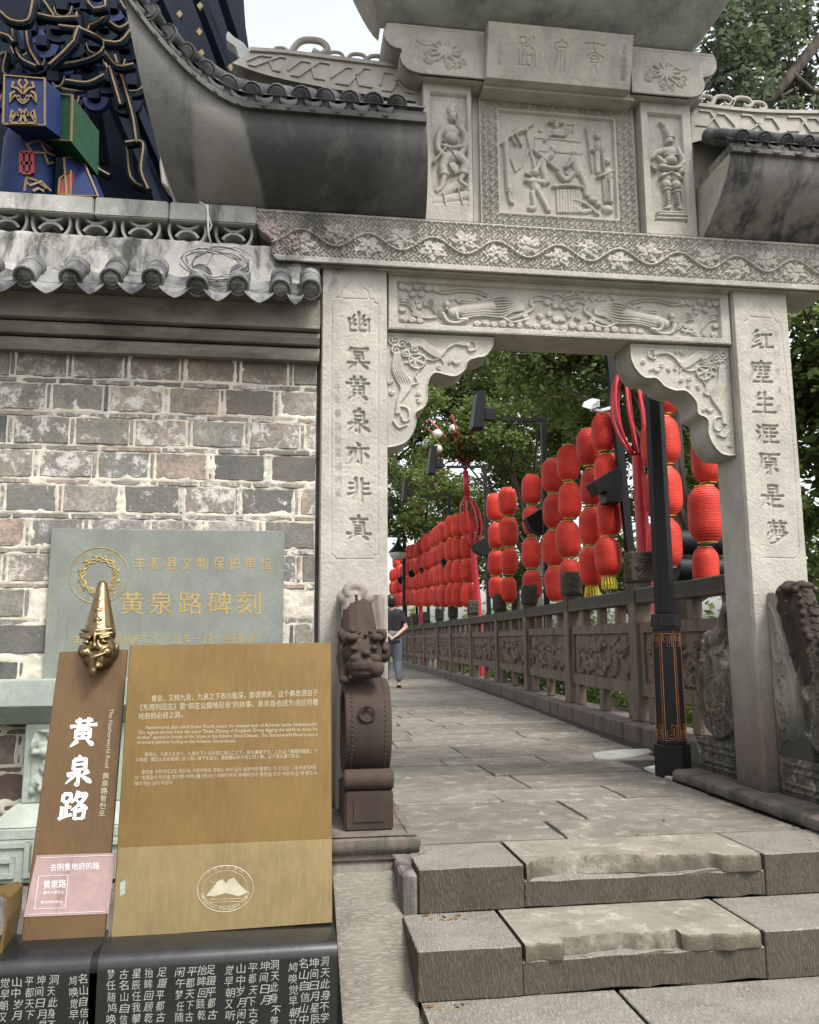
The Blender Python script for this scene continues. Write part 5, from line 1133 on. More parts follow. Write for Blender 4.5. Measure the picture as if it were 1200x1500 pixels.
for k, c in enumerate('中国丰都名山'):
    a = rad(128-k*15); cx, cy = 330+37*math.cos(a), 1302-30*math.sin(a)-37*math.cos(a)*.04; u = np.array([math.sin(a), math.cos(a)])*2.6; text_px(tm, c, (cx-u[0], cy-u[1]), (cx+u[0], cy+u[1]), 5, SP, up=(math.cos(a), -math.sin(a)), off=.0018)
tag(tm.build('emblem_lettering', M['whitefade'], wide), kind='stuff')
slab_px([(176, 1313), (183, 1309), (184, 1289), (176, 1293)], SP, .001, 'torn_sticker', M['greencarve'], wide, .0016, 0)

tall = thing('narrow_notice_board', 'narrow brown brass board with three large white characters and a bronze ghost mask', 'notice board', (-.55, 2.6, -.64))
slab_px([(30, 1383), (153, 1378), (187, 951), (87, 955)], SQ, .012, 'panel', M['brass2'], tall)
tm = MB()
for c, x, y_ in (('黄', 122, 1072), ('泉', 116, 1129), ('路', 108, 1181)): paint_char(tm, c, x, y_, 46, 46, 5.0, SQ, shear=-5)
tag(tm.build('large_characters', M['white'], tall), kind='stuff')
tm = MB()
def down(s, x0, y0, x1, y1, h):     # rotated running text, reading downwards
    text_px(tm, s, (x0, y0), (x1, y1), h, SQ, up=(1, .02))
down('The Netherworld Road', 160.5, 1038, 153.5, 1125, 7)
for i, c in enumerate('黄泉路'): text_px(tm, c, (150-i*1.1, 1141+i*11), (160-i*1.1, 1140.7+i*11), 8.5, SQ)
for i, c in enumerate('황천로'): text_px(tm, c, (147-i*1.1, 1174+i*11), (156-i*1.1, 1173.7+i*11), 8.5, SQ)
tag(tm.build('side_lettering', M['whitefade'], tall), kind='stuff')
pos = slab_px([(35, 1343.5), (159, 1338.5), (170, 1249.5), (54, 1253)], SQ, .0012, 'poster', M['poster'], tall, .0022, 0)
tm = MB(); 
text_px(tm, '去阴曹地府的路', (74, 1276), (146, 1273), 9.5, SQ, off=.003); text_px(tm, '黄泉路', (64, 1302), (97, 1300), 11, SQ, off=.003); text_px(tm, '重庆丰都名山', (64, 1310), (94, 1309), 4.5, SQ, off=.003); text_px(tm, '黄泉路的传说', (60, 1324), (92, 1323), 4, SQ, off=.003)
for a, b_ in (((57, 1284), (100, 1282)), ((100, 1282), (96, 1330)), ((96, 1330), (51, 1332)), ((51, 1332), (57, 1284)), ((60, 1257), (167, 1253)), ((41, 1340), (154, 1335))): tm.tube([PL(*a, SQ)+np.array(SQ[1])*.0028, PL(*b_, SQ)+np.array(SQ[1])*.0028], .0008, 4)
tag(tm.build('poster_print', M['white'], pos), kind='stuff')
# black bases
def base_block(x0, x1, name, parent, skew=0.):
    pr = [(2.66, .05-.02), (2.605, .03), (2.53, .012), (2.51, .002), (2.502, -.012), (2.5, -.03), (2.5, -.66), (2.66, -.66)]
    zt0 = PY(300, 1364, 2.6)[2]; pr = [(y_, z-.03+zt0 if z > -.2 else z) for y_, z in pr]
    q = MB(); q.grid([[(x0-(.0 if y_ > 2.6 else skew), y_, z) for y_, z in pr], [(x1+(0 if y_ > 2.6 else .006), y_, z) for y_, z in pr]])
    for x in (x0, x1): q.add([(x-(skew if x == x0 and y_ < 2.6 else 0)+(.006 if x == x1 and y_ < 2.6 else 0), y_, z) for y_, z in pr], [tuple(range(len(pr)))])
    return q.build(name, M['granite'], parent, smooth=True)
bx = [PL(163, 1375, SP)[0]-.004, PL(487, 1352, SP)[0]+.003, PL(30, 1383, SQ)[0]-.06, PL(152, 1378, SQ)[0]+.006]
base_block(bx[0], bx[1], 'base', wide, .03); base_block(bx[2]-.06, bx[3]-.006, 'base', tall, .03)
FB = ((0, 2.5, 0), (0, -1, 0))
cols_w = [(474, 1411, '洞天此身不学鸠'), (460, 1413, '坤间日月星辰任'), (444, 1414, '名山自信山中岁月'), (429, 1420, '鸠唤觉早朝又听'), (402, 1416, '洞天此身不羡'), (386, 1418, '坤间日月'), (369, 1420, '平都天下古名山'), (353, 1422, '山中岁月闲午梦'), (335, 1424, '觉早朝又听鸠唤'), (309, 1423, '足蹑平都古洞天'), (295, 1424, '抬眸回顾乾坤间'), (278, 1426, '平都天下古名山'), (263, 1427, '闲午梦任随鸠唤'), (235, 1427, '足蹑平都古洞天'), (217, 1428, '抬眸回顾乾坤间'), (199, 1429, '星辰任我攀登'), (181, 1430, '古名山自信山中'), (163, 1430, '梦任随鸠唤觉早')]
cols_t = [(122, 1437, '名山自信山中岁'), (107, 1440, '鸠唤觉早朝又'), (76, 1438, '洞天此身不羡'), (59, 1439, '坤间日月星辰'), (42, 1440, '平都天下古名'), (24, 1441, '山中岁月闲午'), (5, 1443, '觉早朝又听鸠')]
for cols_, par in ((cols_w, wide), (cols_t, tall)):
    tm = MB()
    for x, y_, s in cols_:
        for i, c in enumerate(s):
            if y_+i*16.5 > 1505: break
            jx = rnd.uniform(-1.5, 1.5); a_ = rnd.uniform(-1.2, .2); text_px(tm, c, (x-6+jx, y_+i*16.5+4), (x+6+jx+rnd.uniform(-1, 2), y_+i*16.5+4+a_), 13, FB, up=(rnd.uniform(-.05, .25), -1), off=.001)
    tag(tm.build('engraved_poem', M['poem'], par), kind='stuff')
# bronze mask with tall hat and long tongue on the narrow board
mk = PL(148, 960, SQ); sc_ = 2.6/1235*1.0
def mp(px_, py_, d=0.): return PL(px_, py_, SQ)+np.array(SQ[1])*d
items = [('l', mp(151, 860, .012), .017, mp(148, 932, .018), .05), ('b', mp(147, 957, .022), (.055, .05, .058)), ('b', mp(144, 970, .035), (.042, .032, .03)),
    ('b', mp(130, 963, .056), (.017, .016, .015)), ('b', mp(161, 962, .056), (.017, .016, .015)), ('b', mp(146, 956, .076), (.009, .012, .010)), ('b', mp(146, 948, .078), (.005, .01, .016)), ('b', mp(142, 959, .074), .0055), ('b', mp(150, 959, .074), .0055),
    ('l', mp(126, 942, .068), .005, mp(138, 945, .078), .005), ('l', mp(154, 945, .078), .005, mp(166, 941, .068), .005), ('b', mp(133, 950, .07), (.012, .009, .005)), ('b', mp(159, 949, .07), (.012, .009, .005)),
    ('l', mp(124, 937, .058), .006, mp(146, 940, .078), .007), ('l', mp(146, 940, .078), .007, mp(169, 935, .058), .006), ('l', mp(125, 930, .05), .005, mp(146, 933, .068), .006), ('l', mp(146, 933, .068), .006, mp(168, 928, .05), .005),
    ('l', mp(134, 966, .07), .005, mp(146, 972, .08), .006), ('l', mp(146, 972, .08), .006, mp(158, 966, .07), .005), ('l', mp(143, 973, .074), .011, mp(139, 992, .062), .009), ('b', mp(120, 955, .02), (.008, .012, .018)), ('b', mp(173, 953, .02), (.008, .012, .018)), ('l', mp(143, 990, .064), .009, mp(142, 997, .056), .006), ('b', mp(145, 981, .046), (.022, .02, .012))]
for k_, c_ in enumerate(((149, 872), (149, 888), (148, 904), (148, 919))):       # raised characters on the hat
    for dx_, dy_, ex_, ey_ in ((-5, -3, 5, -3), (0, -6, 0, 5), (-4, 3, 4, 3)):
        f_ = .03+.0105*k_; items.append(('l', mp(c_[0]+dx_*(.6+.12*k_), c_[1]+dy_, f_), .0032, mp(c_[0]+ex_*(.6+.12*k_), c_[1]+ey_, f_), .0032))
link('ghost_mask', sculpt(items, .003, 'ghost_mask', M['bronze'], 1), tall)
# bronze edge of another stand at the frame edge
fr = thing('bronze_stand', 'bent bronze bracket stand at the far left edge beside the narrow board', 'stand', (-.72, 2.5, -.64))
pts = [PY(a, b_, 2.55) for a, b_ in ((-30, 1318), (6, 1309), (14, 1315), (12, 1345), (5, 1380), (-5, 1470))]
q = MB(); q.grid([[tuple(p), tuple(p+[0, .12, .0]), tuple(p+[-.008, .12, -.006]), tuple(p+[-.008, 0, -.006]), tuple(p)] for p in pts]); q.build('bent_frame', M['brass'], fr)
MB().tube([pts[-1], (pts[-1][0]-.02, 2.6, -.64)], .02, 8).build('leg', M['brass'], fr)

# ================================================================== DRUM STONES
def rib(q, c0, c1, w_): q.tube([c0, c1], w_, 6)
dl = thing('drum_stone', 'dark brown drum stone with ring handle and lion head beside the wide notice board', 'drum stone', (.336, 3.75, .07))
X0, X1 = .245, .447; xm = (X0+X1)/2
zb_top = PY(540, 1160, 3.63)[2]
MB().box(X0, X1, 3.63, 4.1, .07, zb_top).box(X0+.03, X1-.03, 3.626, 3.64, .1, zb_top-.03).build('pedestal', M['drum'], dl, bevel=.008, bseg=2)
MB().lathe([(.001, X0-.004), (.036, X0-.004), (.044, X0+.004), (.044, X1-.004), (.036, X1+.004), (.001, X1+.004)], (0, 3.672, zb_top+.042), (1, 0, 0), 22).build('scroll_cushion', M['drum'], dl, smooth=True)
zdt = PY(530, 992, 3.78)[2]; zdb = zb_top+.07; Rd = (zdt-zdb)/2+.02; cyd, czd = 3.635+Rd+.0, zdt-Rd
prof = [(.001, X0+.02), (Rd*.7, X0+.02), (Rd*.72, X0+.004), (Rd*.93, X0+.002), (Rd*.955, X0+.006), (Rd*.97, X0+.02), (Rd*.985, X0+.05), (Rd, xm), (Rd*.985, X1-.05), (Rd*.97, X1-.02), (Rd*.955, X1-.006), (Rd*.93, X1-.002), (Rd*.72, X1-.004), (Rd*.7, X1-.02), (.001, X1-.02)]
MB().lathe(prof, (0, cyd, czd), (1, 0, 0), 64).build('drum', M['drum'], dl, smooth=True)
q = MB()
for k in range(64):
    a = 2*math.pi*k/64
    for x in (X0+.03, X1-.03): q.ball((x, cyd+Rd*.972*math.cos(a), czd+Rd*.972*math.sin(a)), .0055, 6)
tag(q.build('studs', M['drum'], dl, smooth='all'), kind='stuff')
rp = PY(537, 1045, 3.66); R3 = .032; rp[1] = cyd-math.sqrt(max(0, Rd*Rd-(rp[2]-czd)**2))-.004
MB().tube([(rp[0]+R3*math.cos(a), rp[1]-.008, rp[2]+R3*math.sin(a)) for a in np.linspace(0, 6.2832, 25)], .0055, 7, caps=False).build('ring_handle', M['drum'], dl, smooth='all')
MB().ball((rp[0], rp[1]-.004, rp[2]+R3), .011).build('handle_boss', M['drum'], dl, smooth='all')
# back plate joined to the pillar
z2 = PY(500, 866, 4.1)[2]
MB().box(X0-.012, X1+.012, 4.03, YG-.001, .07, z2-.02).build('back_plate', M['drum_tail'], dl, bevel=.012, bseg=2)
# lion: head, mane, shoulders, ball
yl = 3.78
def lp(a, b_, Y): return PY(a, b_, Y)
lion = [('l', lp(527, 935, 3.93), .085, lp(523, 895, 3.98), .075), ('l', lp(523, 895, 3.98), .075, lp(521, 875, 4.02), .068), ('b', lp(530, 950, 3.85), (.1, .09, .08)), ('b', lp(531, 955, 3.74), (.088, .07, .068)), ('b', lp(533, 975, 3.7), (.078, .07, .045)), ('b', lp(534, 985, 3.7), (.07, .06, .03)),
    ('b', lp(508, 937, 3.72), (.024, .03, .022)), ('b', lp(515, 934, 3.69), (.03, .03, .02)), ('b', lp(552, 934, 3.69), (.03, .03, .02)), ('b', lp(518, 950, 3.675), (.016, .016, .013)), ('b', lp(549, 949, 3.675), (.016, .016, .013)), ('b', lp(536, 957, 3.655), (.02, .024, .016)), ('b', lp(529, 961, 3.66), .01), ('b', lp(543, 961, 3.66), .01),
    ('b', lp(522, 965, 3.665), (.03, .022, .02)), ('b', lp(550, 965, 3.665), (.03, .022, .02)), ('l', lp(516, 973, 3.655), .006, lp(536, 978, 3.64), .008), ('l', lp(536, 978, 3.64), .008, lp(556, 972, 3.655), .006), ('b', lp(500, 930, 3.78), (.018, .03, .03)), ('b', lp(562, 930, 3.78), (.016, .03, .028)),
    ('l', lp(502, 960, 3.78), .03, lp(504, 992, 3.74), .022), ('b', lp(505, 996, 3.71), (.026, .03, .02)), ('b', lp(563, 955, 3.82), (.03, .05, .05)), ('b', lp(536, 930, 3.7), (.012, .012, .01)), ('b', lp(525, 926, 3.71), (.014, .014, .012)), ('b', lp(546, 926, 3.71), (.014, .014, .012)), ('b', lp(516, 924, 3.73), .014), ('b', lp(556, 925, 3.73), .014)]
for k in range(26):
    a = rnd.uniform(0, 6.28); lion.append(('b', lp(531+33*math.cos(a), 950+26*math.sin(a), 3.79+rnd.uniform(-.02, .02)), rnd.uniform(.012, .02)))
link('lion', sculpt(lion, .0048, 'lion', M['drum'], 2), dl)
link('stone_ball', MB().ball(lp(551, 980, 3.665), .036, 20).mesh('stone_ball', M['drum'], smooth='all'), dl)
q = MB(); 
for k in range(12): q.ball(lp(522+k*.35, 873+k*4.3, 3.93-.003*k), .0085, 8)
q.build('spine_beads', M['drum'], dl, smooth='all')
tail = [('l', lp(520, 905, 3.97), .066, lp(519, 872, 3.99), .06)]+[('b', lp(520+11*math.cos(a), 866+8*math.sin(a), 3.955), .026) for a in np.linspace(0, 6, 12)]+[('b', lp(505, 876, 3.98), .04), ('b', lp(536, 876, 3.98), .04)]
link('curled_tail', sculpt(tail, .005, 'curled_tail', M['drum_tail'], 2), dl)

def side_drum(name, label, y0, y1, fwd, lions, top_px):      # drum stones seen from the side, on the right plinth
    d = thing(name, label, 'drum stone', (2.58, (y0+y1)/2, .07)); XA, XB = 2.49, 2.69; zt_ = PX(1147, 1107, XA)[2]
    MB().box(XA, XB, min(y0, y1), max(y0, y1), .07, zt_).build('pedestal', M['relief_old'], d, bevel=.006)
    L = abs(y1-y0); s_ = 1 if fwd else -1
    r = Relief(0, L-.02, 0, zt_-.09, .004)
    r.stroke([(.02, .02), (L-.04, .02), (L-.04, zt_-.11), (.02, zt_-.11), (.02, .02)], .01, .01, smooth=False); 
    for a, b_, c, e in ((.1, .05, L-.14, .05), (.1, zt_-.145, L-.14, zt_-.145)): r.stroke([(a, b_), (c, e)], .008, .012, smooth=False)
    for cx in (.1, L-.13):
        for k in range(4): r.spiral(cx+rnd.uniform(-.03, .03), (zt_-.09)/2+rnd.uniform(-.03, .03), .025, 1.2, .007, .013, rnd.random()*6)
    # viewed from -X: local u runs along -Y
    link('pedestal_carving', r.mesh('pedestal_carving', M['relief_old'], frame=((XA-.001, max(y0, y1)-.01, .08), (0, -1, 0), (0, 0, 1), (-1, 0, 0))), d)
    Rr = .235 if not fwd else .29; cy = (y0+y1)/2+(-.02 if not fwd else -.12); cz = zt_+Rr+.015
    MB().lathe([(.001, XA-.02), (Rr*.98, XA-.02), (Rr, XA-.012), (Rr*1.0, XA+.03), (Rr*.97, (XA+XB)/2), (Rr, XB-.03), (Rr, XB), (.001, XB)], (0, cy, cz), (1, 0, 0), 56).build('drum', M['relief_old'], d, smooth=True)
    r = Relief(-Rr, Rr, -Rr, Rr, .0035); D = np.sqrt(r.X**2+r.Z**2); A_ = np.arctan2(r.Z, r.X)
    r.H = .004*((D > Rr*.9) & (D < Rr*.97))*1.; ringf = (D > Rr*.62) & (D < Rr*.86)
    r.H += np.where(ringf, .009*(1-np.clip(fret(A_*Rr*.9, D, Rr*.12, .2), 0, 1)), 0)+.01*((D > Rr*.5) & (D < Rr*.56))
    for k in range(40):
        a = rnd.uniform(0, 6.28); q_ = rnd.uniform(0, Rr*.4); r.spiral(q_*math.cos(a), q_*math.sin(a), .022, 1.1, .006, .012, rnd.random()*6)
    link('drum_face', r.mesh('drum_face', M['relief_old'], frame=((XA-.021, cy, cz), (0, -1, 0), (0, 0, 1), (-1, 0, 0)), mask=D < Rr*.975), d)
    # swirl plate against the pillar
    yp0, yp1 = (YG-.34, YG-.002) if fwd else (YG+PD+.002, YG+PD+.3); zp = PX(1122, 868, XA)[2] if fwd else .98
    inner = YG-.002 if fwd else YG+PD+.002; sg = -1 if fwd else 1
    prof_ = [(0, zt_), (0, zp), (.06, zp), (.1, zp-.06), (.1, zp-.16), (.14, zp-.26), (.19, zp-.36), (.24, zp-.5), (.3, zt_)]
    C_ = [(0, zt_), (0, zp)]+[tuple(c) for c in curve(prof_[2:], .02)]
    MB().prism([(XA+.006, inner+sg*a, z) for a, z in C_], (.17, 0, 0)).build('swirl_plate', M['plate'], d, bevel=.006)
    r = Relief(0, .3, zt_, zp, .0035); P_ = [(a if not fwd else a, z) for a, z in C_]; ins = r.inside(P_)
    r.stroke([(.015, zt_+.02), (.015, zp-.1)], .006, .01); r.stroke([(.02, zp-.06), (.07, zp-.15), (.1, zp-.3), (.16, zp-.42), (.2, zt_+.1)], .009, .013)
    for cz_, R_ in ((zp-.28, .06), (zp-.5, .045), (zt_+.2, .05)):
        cx_ = .075 if cz_ > zp-.4 else .07
        r.stroke([(cx_+.8*R_*math.cos(a), cz_+1.35*R_*math.sin(a)) for a in np.linspace(0, 6.28, 20)], .009, .014)
        for k in range(3): r.blob(cx_+rnd.uniform(-.01, .02), cz_-R_+k*R_*.8, R_*.4, R_*.45, .012)
        r.stroke([(cx_+.8*R_, cz_-R_), (cx_+.6*R_, cz_-2.2*R_), (cx_-.2*R_, cz_-2.5*R_)], .009, .013)
    fr_ = ((XA+.004, inner, 0), (0, sg, 0), (0, 0, 1), (-1, 0, 0)); me = r.mesh('swirl_carving', M['plate'], frame=fr_, mask=ins, depth=.002)
    link('swirl_carving', me, d)
    link('lion', sculpt(lions(XA, XB), .006, 'lion', M['drum' if fwd else 'relief_old'], 2), d)
    return d
def lionF(XA, XB):
    p = lambda a, b_: PX(a, b_, 2.53)
    it = [('l', p(1178, 872), .05, p(1190, 935), .075), ('l', p(1190, 935), .075, p(1200, 990), .08), ('b', p(1162, 862), (.07, .035, .03)), ('b', p(1150, 868), (.05, .04, .03)), ('b', p(1158, 856), (.04, .035, .02)), ('b', p(1180, 858), (.05, .03, .02)), ('b', p(1152, 890), (.05, .045, .05)), ('b', p(1160, 915), (.05, .04, .05)), ('b', p(1180, 960), (.05, .05, .04)), ('b', p(1192, 985), (.05, .04, .04)), ('b', p(1200, 1020), (.06, .06, .05))]
    it += [('l', p(1150, 866), .035, p(1176, 858), .028), ('l', p(1150, 866), .04, p(1158, 905), .045), ('l', p(1158, 905), .045, p(1180, 975), .055), ('l', p(1180, 975), .05, p(1196, 1015), .06)]+[('b', PX(1178+k*3, 872+k*10, 2.46), .009) for k in range(9)]+[('b', PX(rnd.uniform(1150, 1196), rnd.uniform(862, 960), 2.475), rnd.uniform(.01, .018)) for k in range(22)]
    it += [('l', PX(1182+k*2, 885+k*12, 2.465), .006, PX(1200+k*2, 890+k*12, 2.465), .006) for k in range(7)]
    return it
def lionB(XA, XB):
    p = lambda a, b_, X=2.5: PX(a, b_, X)
    it = [('b', p(1047, 940), (.06, .06, .05)), ('b', p(1042, 932), (.05, .05, .035)), ('b', p(1040, 950), (.05, .05, .03)), ('b', p(1036, 962), (.04, .05, .03)), ('b', p(1052, 958), (.06, .06, .05)), ('b', p(1050, 925), (.03, .03, .03)), ('b', p(1036, 968), (.05, .05, .022)), ('l', p(1056, 930), .04, p(1066, 890), .035), ('l', p(1055, 965), .05, p(1062, 1000), .05)]
    it += [('b', p(1047+16*math.cos(a), 942+15*math.sin(a), 2.46), rnd.uniform(.01, .018)) for a in np.linspace(0, 6, 14)]
    return it
side_drum('drum_stone', 'nearest drum stone at the right edge with bleached swirl plate before the right pillar', 3.35, YG-.005, True, lionF, None)
side_drum('drum_stone', 'mossy round drum stone with key pattern rim just inside the gate behind the right pillar', YG+PD+.005, 5.02, False, lionB, None)

# ================================================================== BALUSTRADE
bal = thing('stone_balustrade', 'long weathered stone balustrade with carved panels curving away along the flagstone path', 'balustrade', (3.2, 8, 0))
posts = [(2.98, 4.9), (3.08, 7.13), (3.22, 9.34), (3.4, 11.7), (3.56, 14.05)]
for px_, py_, Y_ in ((695, 995, 16.4), (665, 989, 18.6), (645, 981, 20.9), (625, 973, 23.2), (609, 967, 25.5), (598, 962, 28), (590, 958, 30.5)): posts.append((PY(px_, py_, Y_)[0], Y_))
hp = MB(); hp.box(-.085, .085, -.085, .085, .0, 1.2); 
pm = hp.mesh('post', M['bal'], bevel=.01)
cpm = MB().box(-.1, .1, -.1, .1, 1.2, 1.47).mesh('post_cap', M['bal'], bevel=.012)
r = Relief(-.095, .095, 1.21, 1.46, .006)
for k in range(10): r.spiral(rnd.uniform(-.07, .07), rnd.uniform(1.24, 1.43), .03, 1.2, .009, .012, rnd.random()*6)
ccm = r.mesh('cap_carving', M['bal'], frame=((-.101, 0, 0), (0, -1, 0), (0, 0, 1), (-1, 0, 0))); ccm2 = r.mesh('cap_carving', M['bal'], frame=((0, -.101, 0), (1, 0, 0), (0, 0, 1), (0, -1, 0)))
SL = 1.0
def panel_relief(seed):
    rn = random.Random(seed); r = Relief(-.82, .82, 0, .4, .0075)
    for k in range(26):
        cx, cz = rn.uniform(-.75, .75), rn.uniform(.04, .36); R_ = rn.uniform(.04, .09); r.spiral(cx, cz, R_, 1.4, .016, .03, rn.random()*6, rn.choice((-1, 1)))
    for k in range(9):
        x = rn.uniform(-.75, .5); z = rn.uniform(.05, .35); r.stroke([(x, z), (x+.1, z+rn.uniform(-.1, .1)), (x+.2, z+rn.uniform(-.08, .08)), (x+.33, z+rn.uniform(-.1, .1))], .02, .032)
    for k in range(3):
        x = -.55+k*.55; r.stroke([(x-.1, .05), (x-.05, .16), (x, .2), (x+.08, .14), (x+.15, .05)], .022, .036); r.blob(x, .27, .05, .06, .04)
    return r.mesh('panel_carving', M['bal'], frame=((0, 0, 0), (-1, 0, 0), (0, 0, 1), (0, 1, 0)), depth=.02)
prs = [panel_relief(s) for s in (1, 2, 3)]
railm = MB().box(-.5, .5, -.075, .075, 0, .13).mesh('rail', M['bal'], bevel=.01)
for i, (x, y_) in enumerate(posts):
    nx_, ny_ = posts[min(i+1, len(posts)-1)]; px_, py_ = posts[max(i-1, 0)]; ang = math.atan2(ny_-py_, nx_-px_)-math.pi/2
    o = link('post', pm, bal); o.matrix_basis = Matrix.Translation((x, y_, .14)) @ Matrix.Rotation(ang, 4, 'Z')
    c = link('post_cap', cpm, o); link('cap_carving', ccm, o); link('cap_carving', ccm2, o)
    if i == len(posts)-1: break
    a, b_ = np.array([x, y_]), np.array([nx_, ny_]); L = np.linalg.norm(b_-a); d = (b_-a)/L; an = math.atan2(d[1], d[0]); mid = (a+b_)/2
    Mx = Matrix.Translation((mid[0], mid[1], 0)) @ Matrix.Rotation(an, 4, 'Z')
    o = link('rail', railm, bal); o.matrix_basis = Mx @ Matrix.Translation((0, 0, 1.15)) @ Matrix.Diagonal((L-.17, 1, 1, 1))
    q = MB(); w2 = (L-.17)/2+.02
    q.box(-w2, w2, -.045, .045, .36, .47).box(-w2, w2, -.045, .045, .9, .99).box(-w2, -w2+.1, -.045, .045, .47, .9).box(w2-.1, w2, -.045, .045, .47, .9).box(-w2+.1, w2-.1, -.045, .02, .47, .9)
    o = q.build('panel', M['bal'], bal); o.matrix_basis = Mx
    c = link('panel_carving', prs[i % 3], o); c.matrix_basis = Matrix.Translation((0, .021, .48)) @ Matrix.Diagonal(((w2-.1)/.82, 1, 1.02, 1))
    for s_ in (-.55, .0, .55):
        f_ = MB().box(s_*w2-.05, s_*w2+.05, -.04, .04, .99, 1.15).build('spacer', M['bal'], bal, bevel=.006); f_.matrix_basis = Mx
        f_ = MB().box(s_*w2*1.5-.06, s_*w2*1.5+.06, -.04, .04, .145, .36).build('foot', M['bal'], bal, bevel=.006); f_.matrix_basis = Mx
    k_ = MB().box(-L/2+.004, L/2-.004, -.17, .2, -.3, .14).build('kerb', M['plinth'], bal, bevel=.012); k_.matrix_basis = Mx
# retaining wall under the path edge
q = MB(); P = [[(x+.12, y_, -.02) for x, y_ in posts], [(x+.6, y_, -6.5) for x, y_ in posts]]; q.grid(P)
tag(q.build('retaining_wall', M['rough'], smooth='all'), kind='structure')

# ================================================================== LANTERNS
n = 19; prof = [(.001, .5), (.18, .5), (.2, .486)]
for k in range(n*2+1):
    t_ = -1+k/n; rr = .335*(1-abs(t_)**4.2*.38)+(.007 if k % 2 else -.006); prof.append((rr, -t_*.465))
prof += [(.2, -.486), (.18, -.5), (.001, -.5)]
lm = MB().lathe(prof, seg=20).mesh('shade', M['red'], smooth='all')
rgm = MB().lathe([(.17, .498), (.182, .5), (.182, .52), (.17, .522)], seg=18).mesh('gold_band', M['gold'], smooth=True)
rgm2 = MB().lathe([(.17, -.522), (.182, -.52), (.182, -.5), (.17, -.498)], seg=18).mesh('gold_band', M['gold'], smooth=True)
q = MB()
for k in range(16):
    a = k/16*6.283; q.tube([(.16*math.cos(a), .16*math.sin(a), -.53), (.19*math.cos(a+.1), .19*math.sin(a+.1), -.72), (.17*math.cos(a), .17*math.sin(a), -.84)], .022, 4)
tsm = q.mesh('tassel', M['tassel'])
protos = {}
def lantern(x, y_, z, H, label, group, tassel=False, squash=1., tilt=0.):
    k = tassel
    if k not in protos:
        o = thing('red_lantern', label, 'lantern', (0, 0, 0), group); link('shade', lm, o); link('gold_band', rgm, o); link('gold_band', rgm2, o)
        if tassel: link('tassel', tsm, o)
        protos[k] = o; c = o
    else: c = copy_tree(protos[k])
    c.location = (x, y_, z); c.scale = (H*squash, H*squash, H); c.rotation_euler = (tilt, tilt*.7, rnd.uniform(0, 6)); c['label'] = label; c['group'] = group; return c
strings = [
 ('string nearest the right couplet pillar', [(1034, 640, 709), (1032, 713, 796), (1033, 801, 862)], 5.9, 0),
 ('string just right of the black lamp post', [(976, 541, 606), (973, 611, 681), (974, 686, 757), (976, 761, 832)], 6.9, 0),
 ('string half hidden behind the black lamp post', [(964, 617, 686), (965, 690, 758), (967, 763, 830)], 7.6, 0),
 ('tasselled string beside the red ribbed pole', [(885, 606, 662), (891, 665, 725), (893, 729, 785), (891, 787, 845)], 8.5, 1),
 ('tasselled string left of the drooping floodlight', [(862, 629, 683), (868, 687, 741), (867, 744, 799), (866, 802, 859)], 8.9, 1),
 ('string behind the second carved post', [(832, 653, 705), (834, 708, 761), (833, 763, 817), (835, 820, 872)], 9.9, 0),
 ('string with creased top left of the second carved post', [(811, 672, 722), (812, 725, 775), (812, 777, 829), (813, 831, 881)], 10.8, 0),
 ('single string behind the third carved post', [(779, 695, 739), (779, 742, 785), (779, 788, 833), (779, 836, 879)], 12.0, 0),
 ('front string of the pair left of the third post', [(744, 714, 755), (745, 758, 801), (746, 803, 842), (746, 845, 883)], 13.8, 0),
 ('rear string of the pair left of the third post', [(725, 723, 763), (727, 766, 804), (727, 806, 843), (727, 845, 880)], 14.6, 0)]
ordn = ['top', 'second', 'third', 'bottom']
for desc, L_, Y_, ts in strings:
    for i, (cx, ya, yb) in enumerate(L_):
        a, b_ = PY(cx, ya, Y_), PY(cx, yb, Y_); H = (a[2]-b_[2])*.97
        od = ordn[i] if len(L_) == 4 else ('top', 'middle', 'bottom')[i]
        lantern((a[0]+b_[0])/2, Y_+rnd.uniform(-.03, .03), (a[2]+b_[2])/2, H, f'{od} red paper lantern on the {desc}', 'red lanterns strung along the balustrade', bool(ts and i == len(L_)-1), rnd.uniform(.93, 1.03), rnd.uniform(-.055, .055))
k = 0; Y_ = 17.3; OW = 'first second third fourth fifth sixth seventh eighth ninth tenth eleventh twelfth thirteenth fourteenth fifteenth sixteenth seventeenth eighteenth nineteenth twentieth'.split()+['twenty first', 'twenty second', 'twenty third', 'twenty fourth', 'twenty fifth', 'twenty sixth', 'twenty seventh', 'twenty eighth', 'twenty ninth', 'thirtieth']
while Y_ < 34:
    px_ = 686-(686-574)*((Y_-17.3)/17)**.62; X_ = PY(px_, 850, Y_)[0]+rnd.uniform(-.05, .05); zb_ = PY(px_, 888+rnd.uniform(-2, 2), Y_)[2]; H = .49
    nrow = 4 if Y_ < 23 or k % 3 else 3
    for i in range(nrow+(1 if Y_ < 15.5 and k % 2 == 0 else 0)*0):
        lantern(X_, Y_, zb_+H*(.53+i*1.02), H, f'small red lantern, {OW[i]} from bottom on the {OW[k]} string past second ribbed pole', 'far crowded red lanterns', False, rnd.uniform(.9, 1.05), rnd.uniform(-.08, .08))
    k += 1; Y_ += .5+.015*k

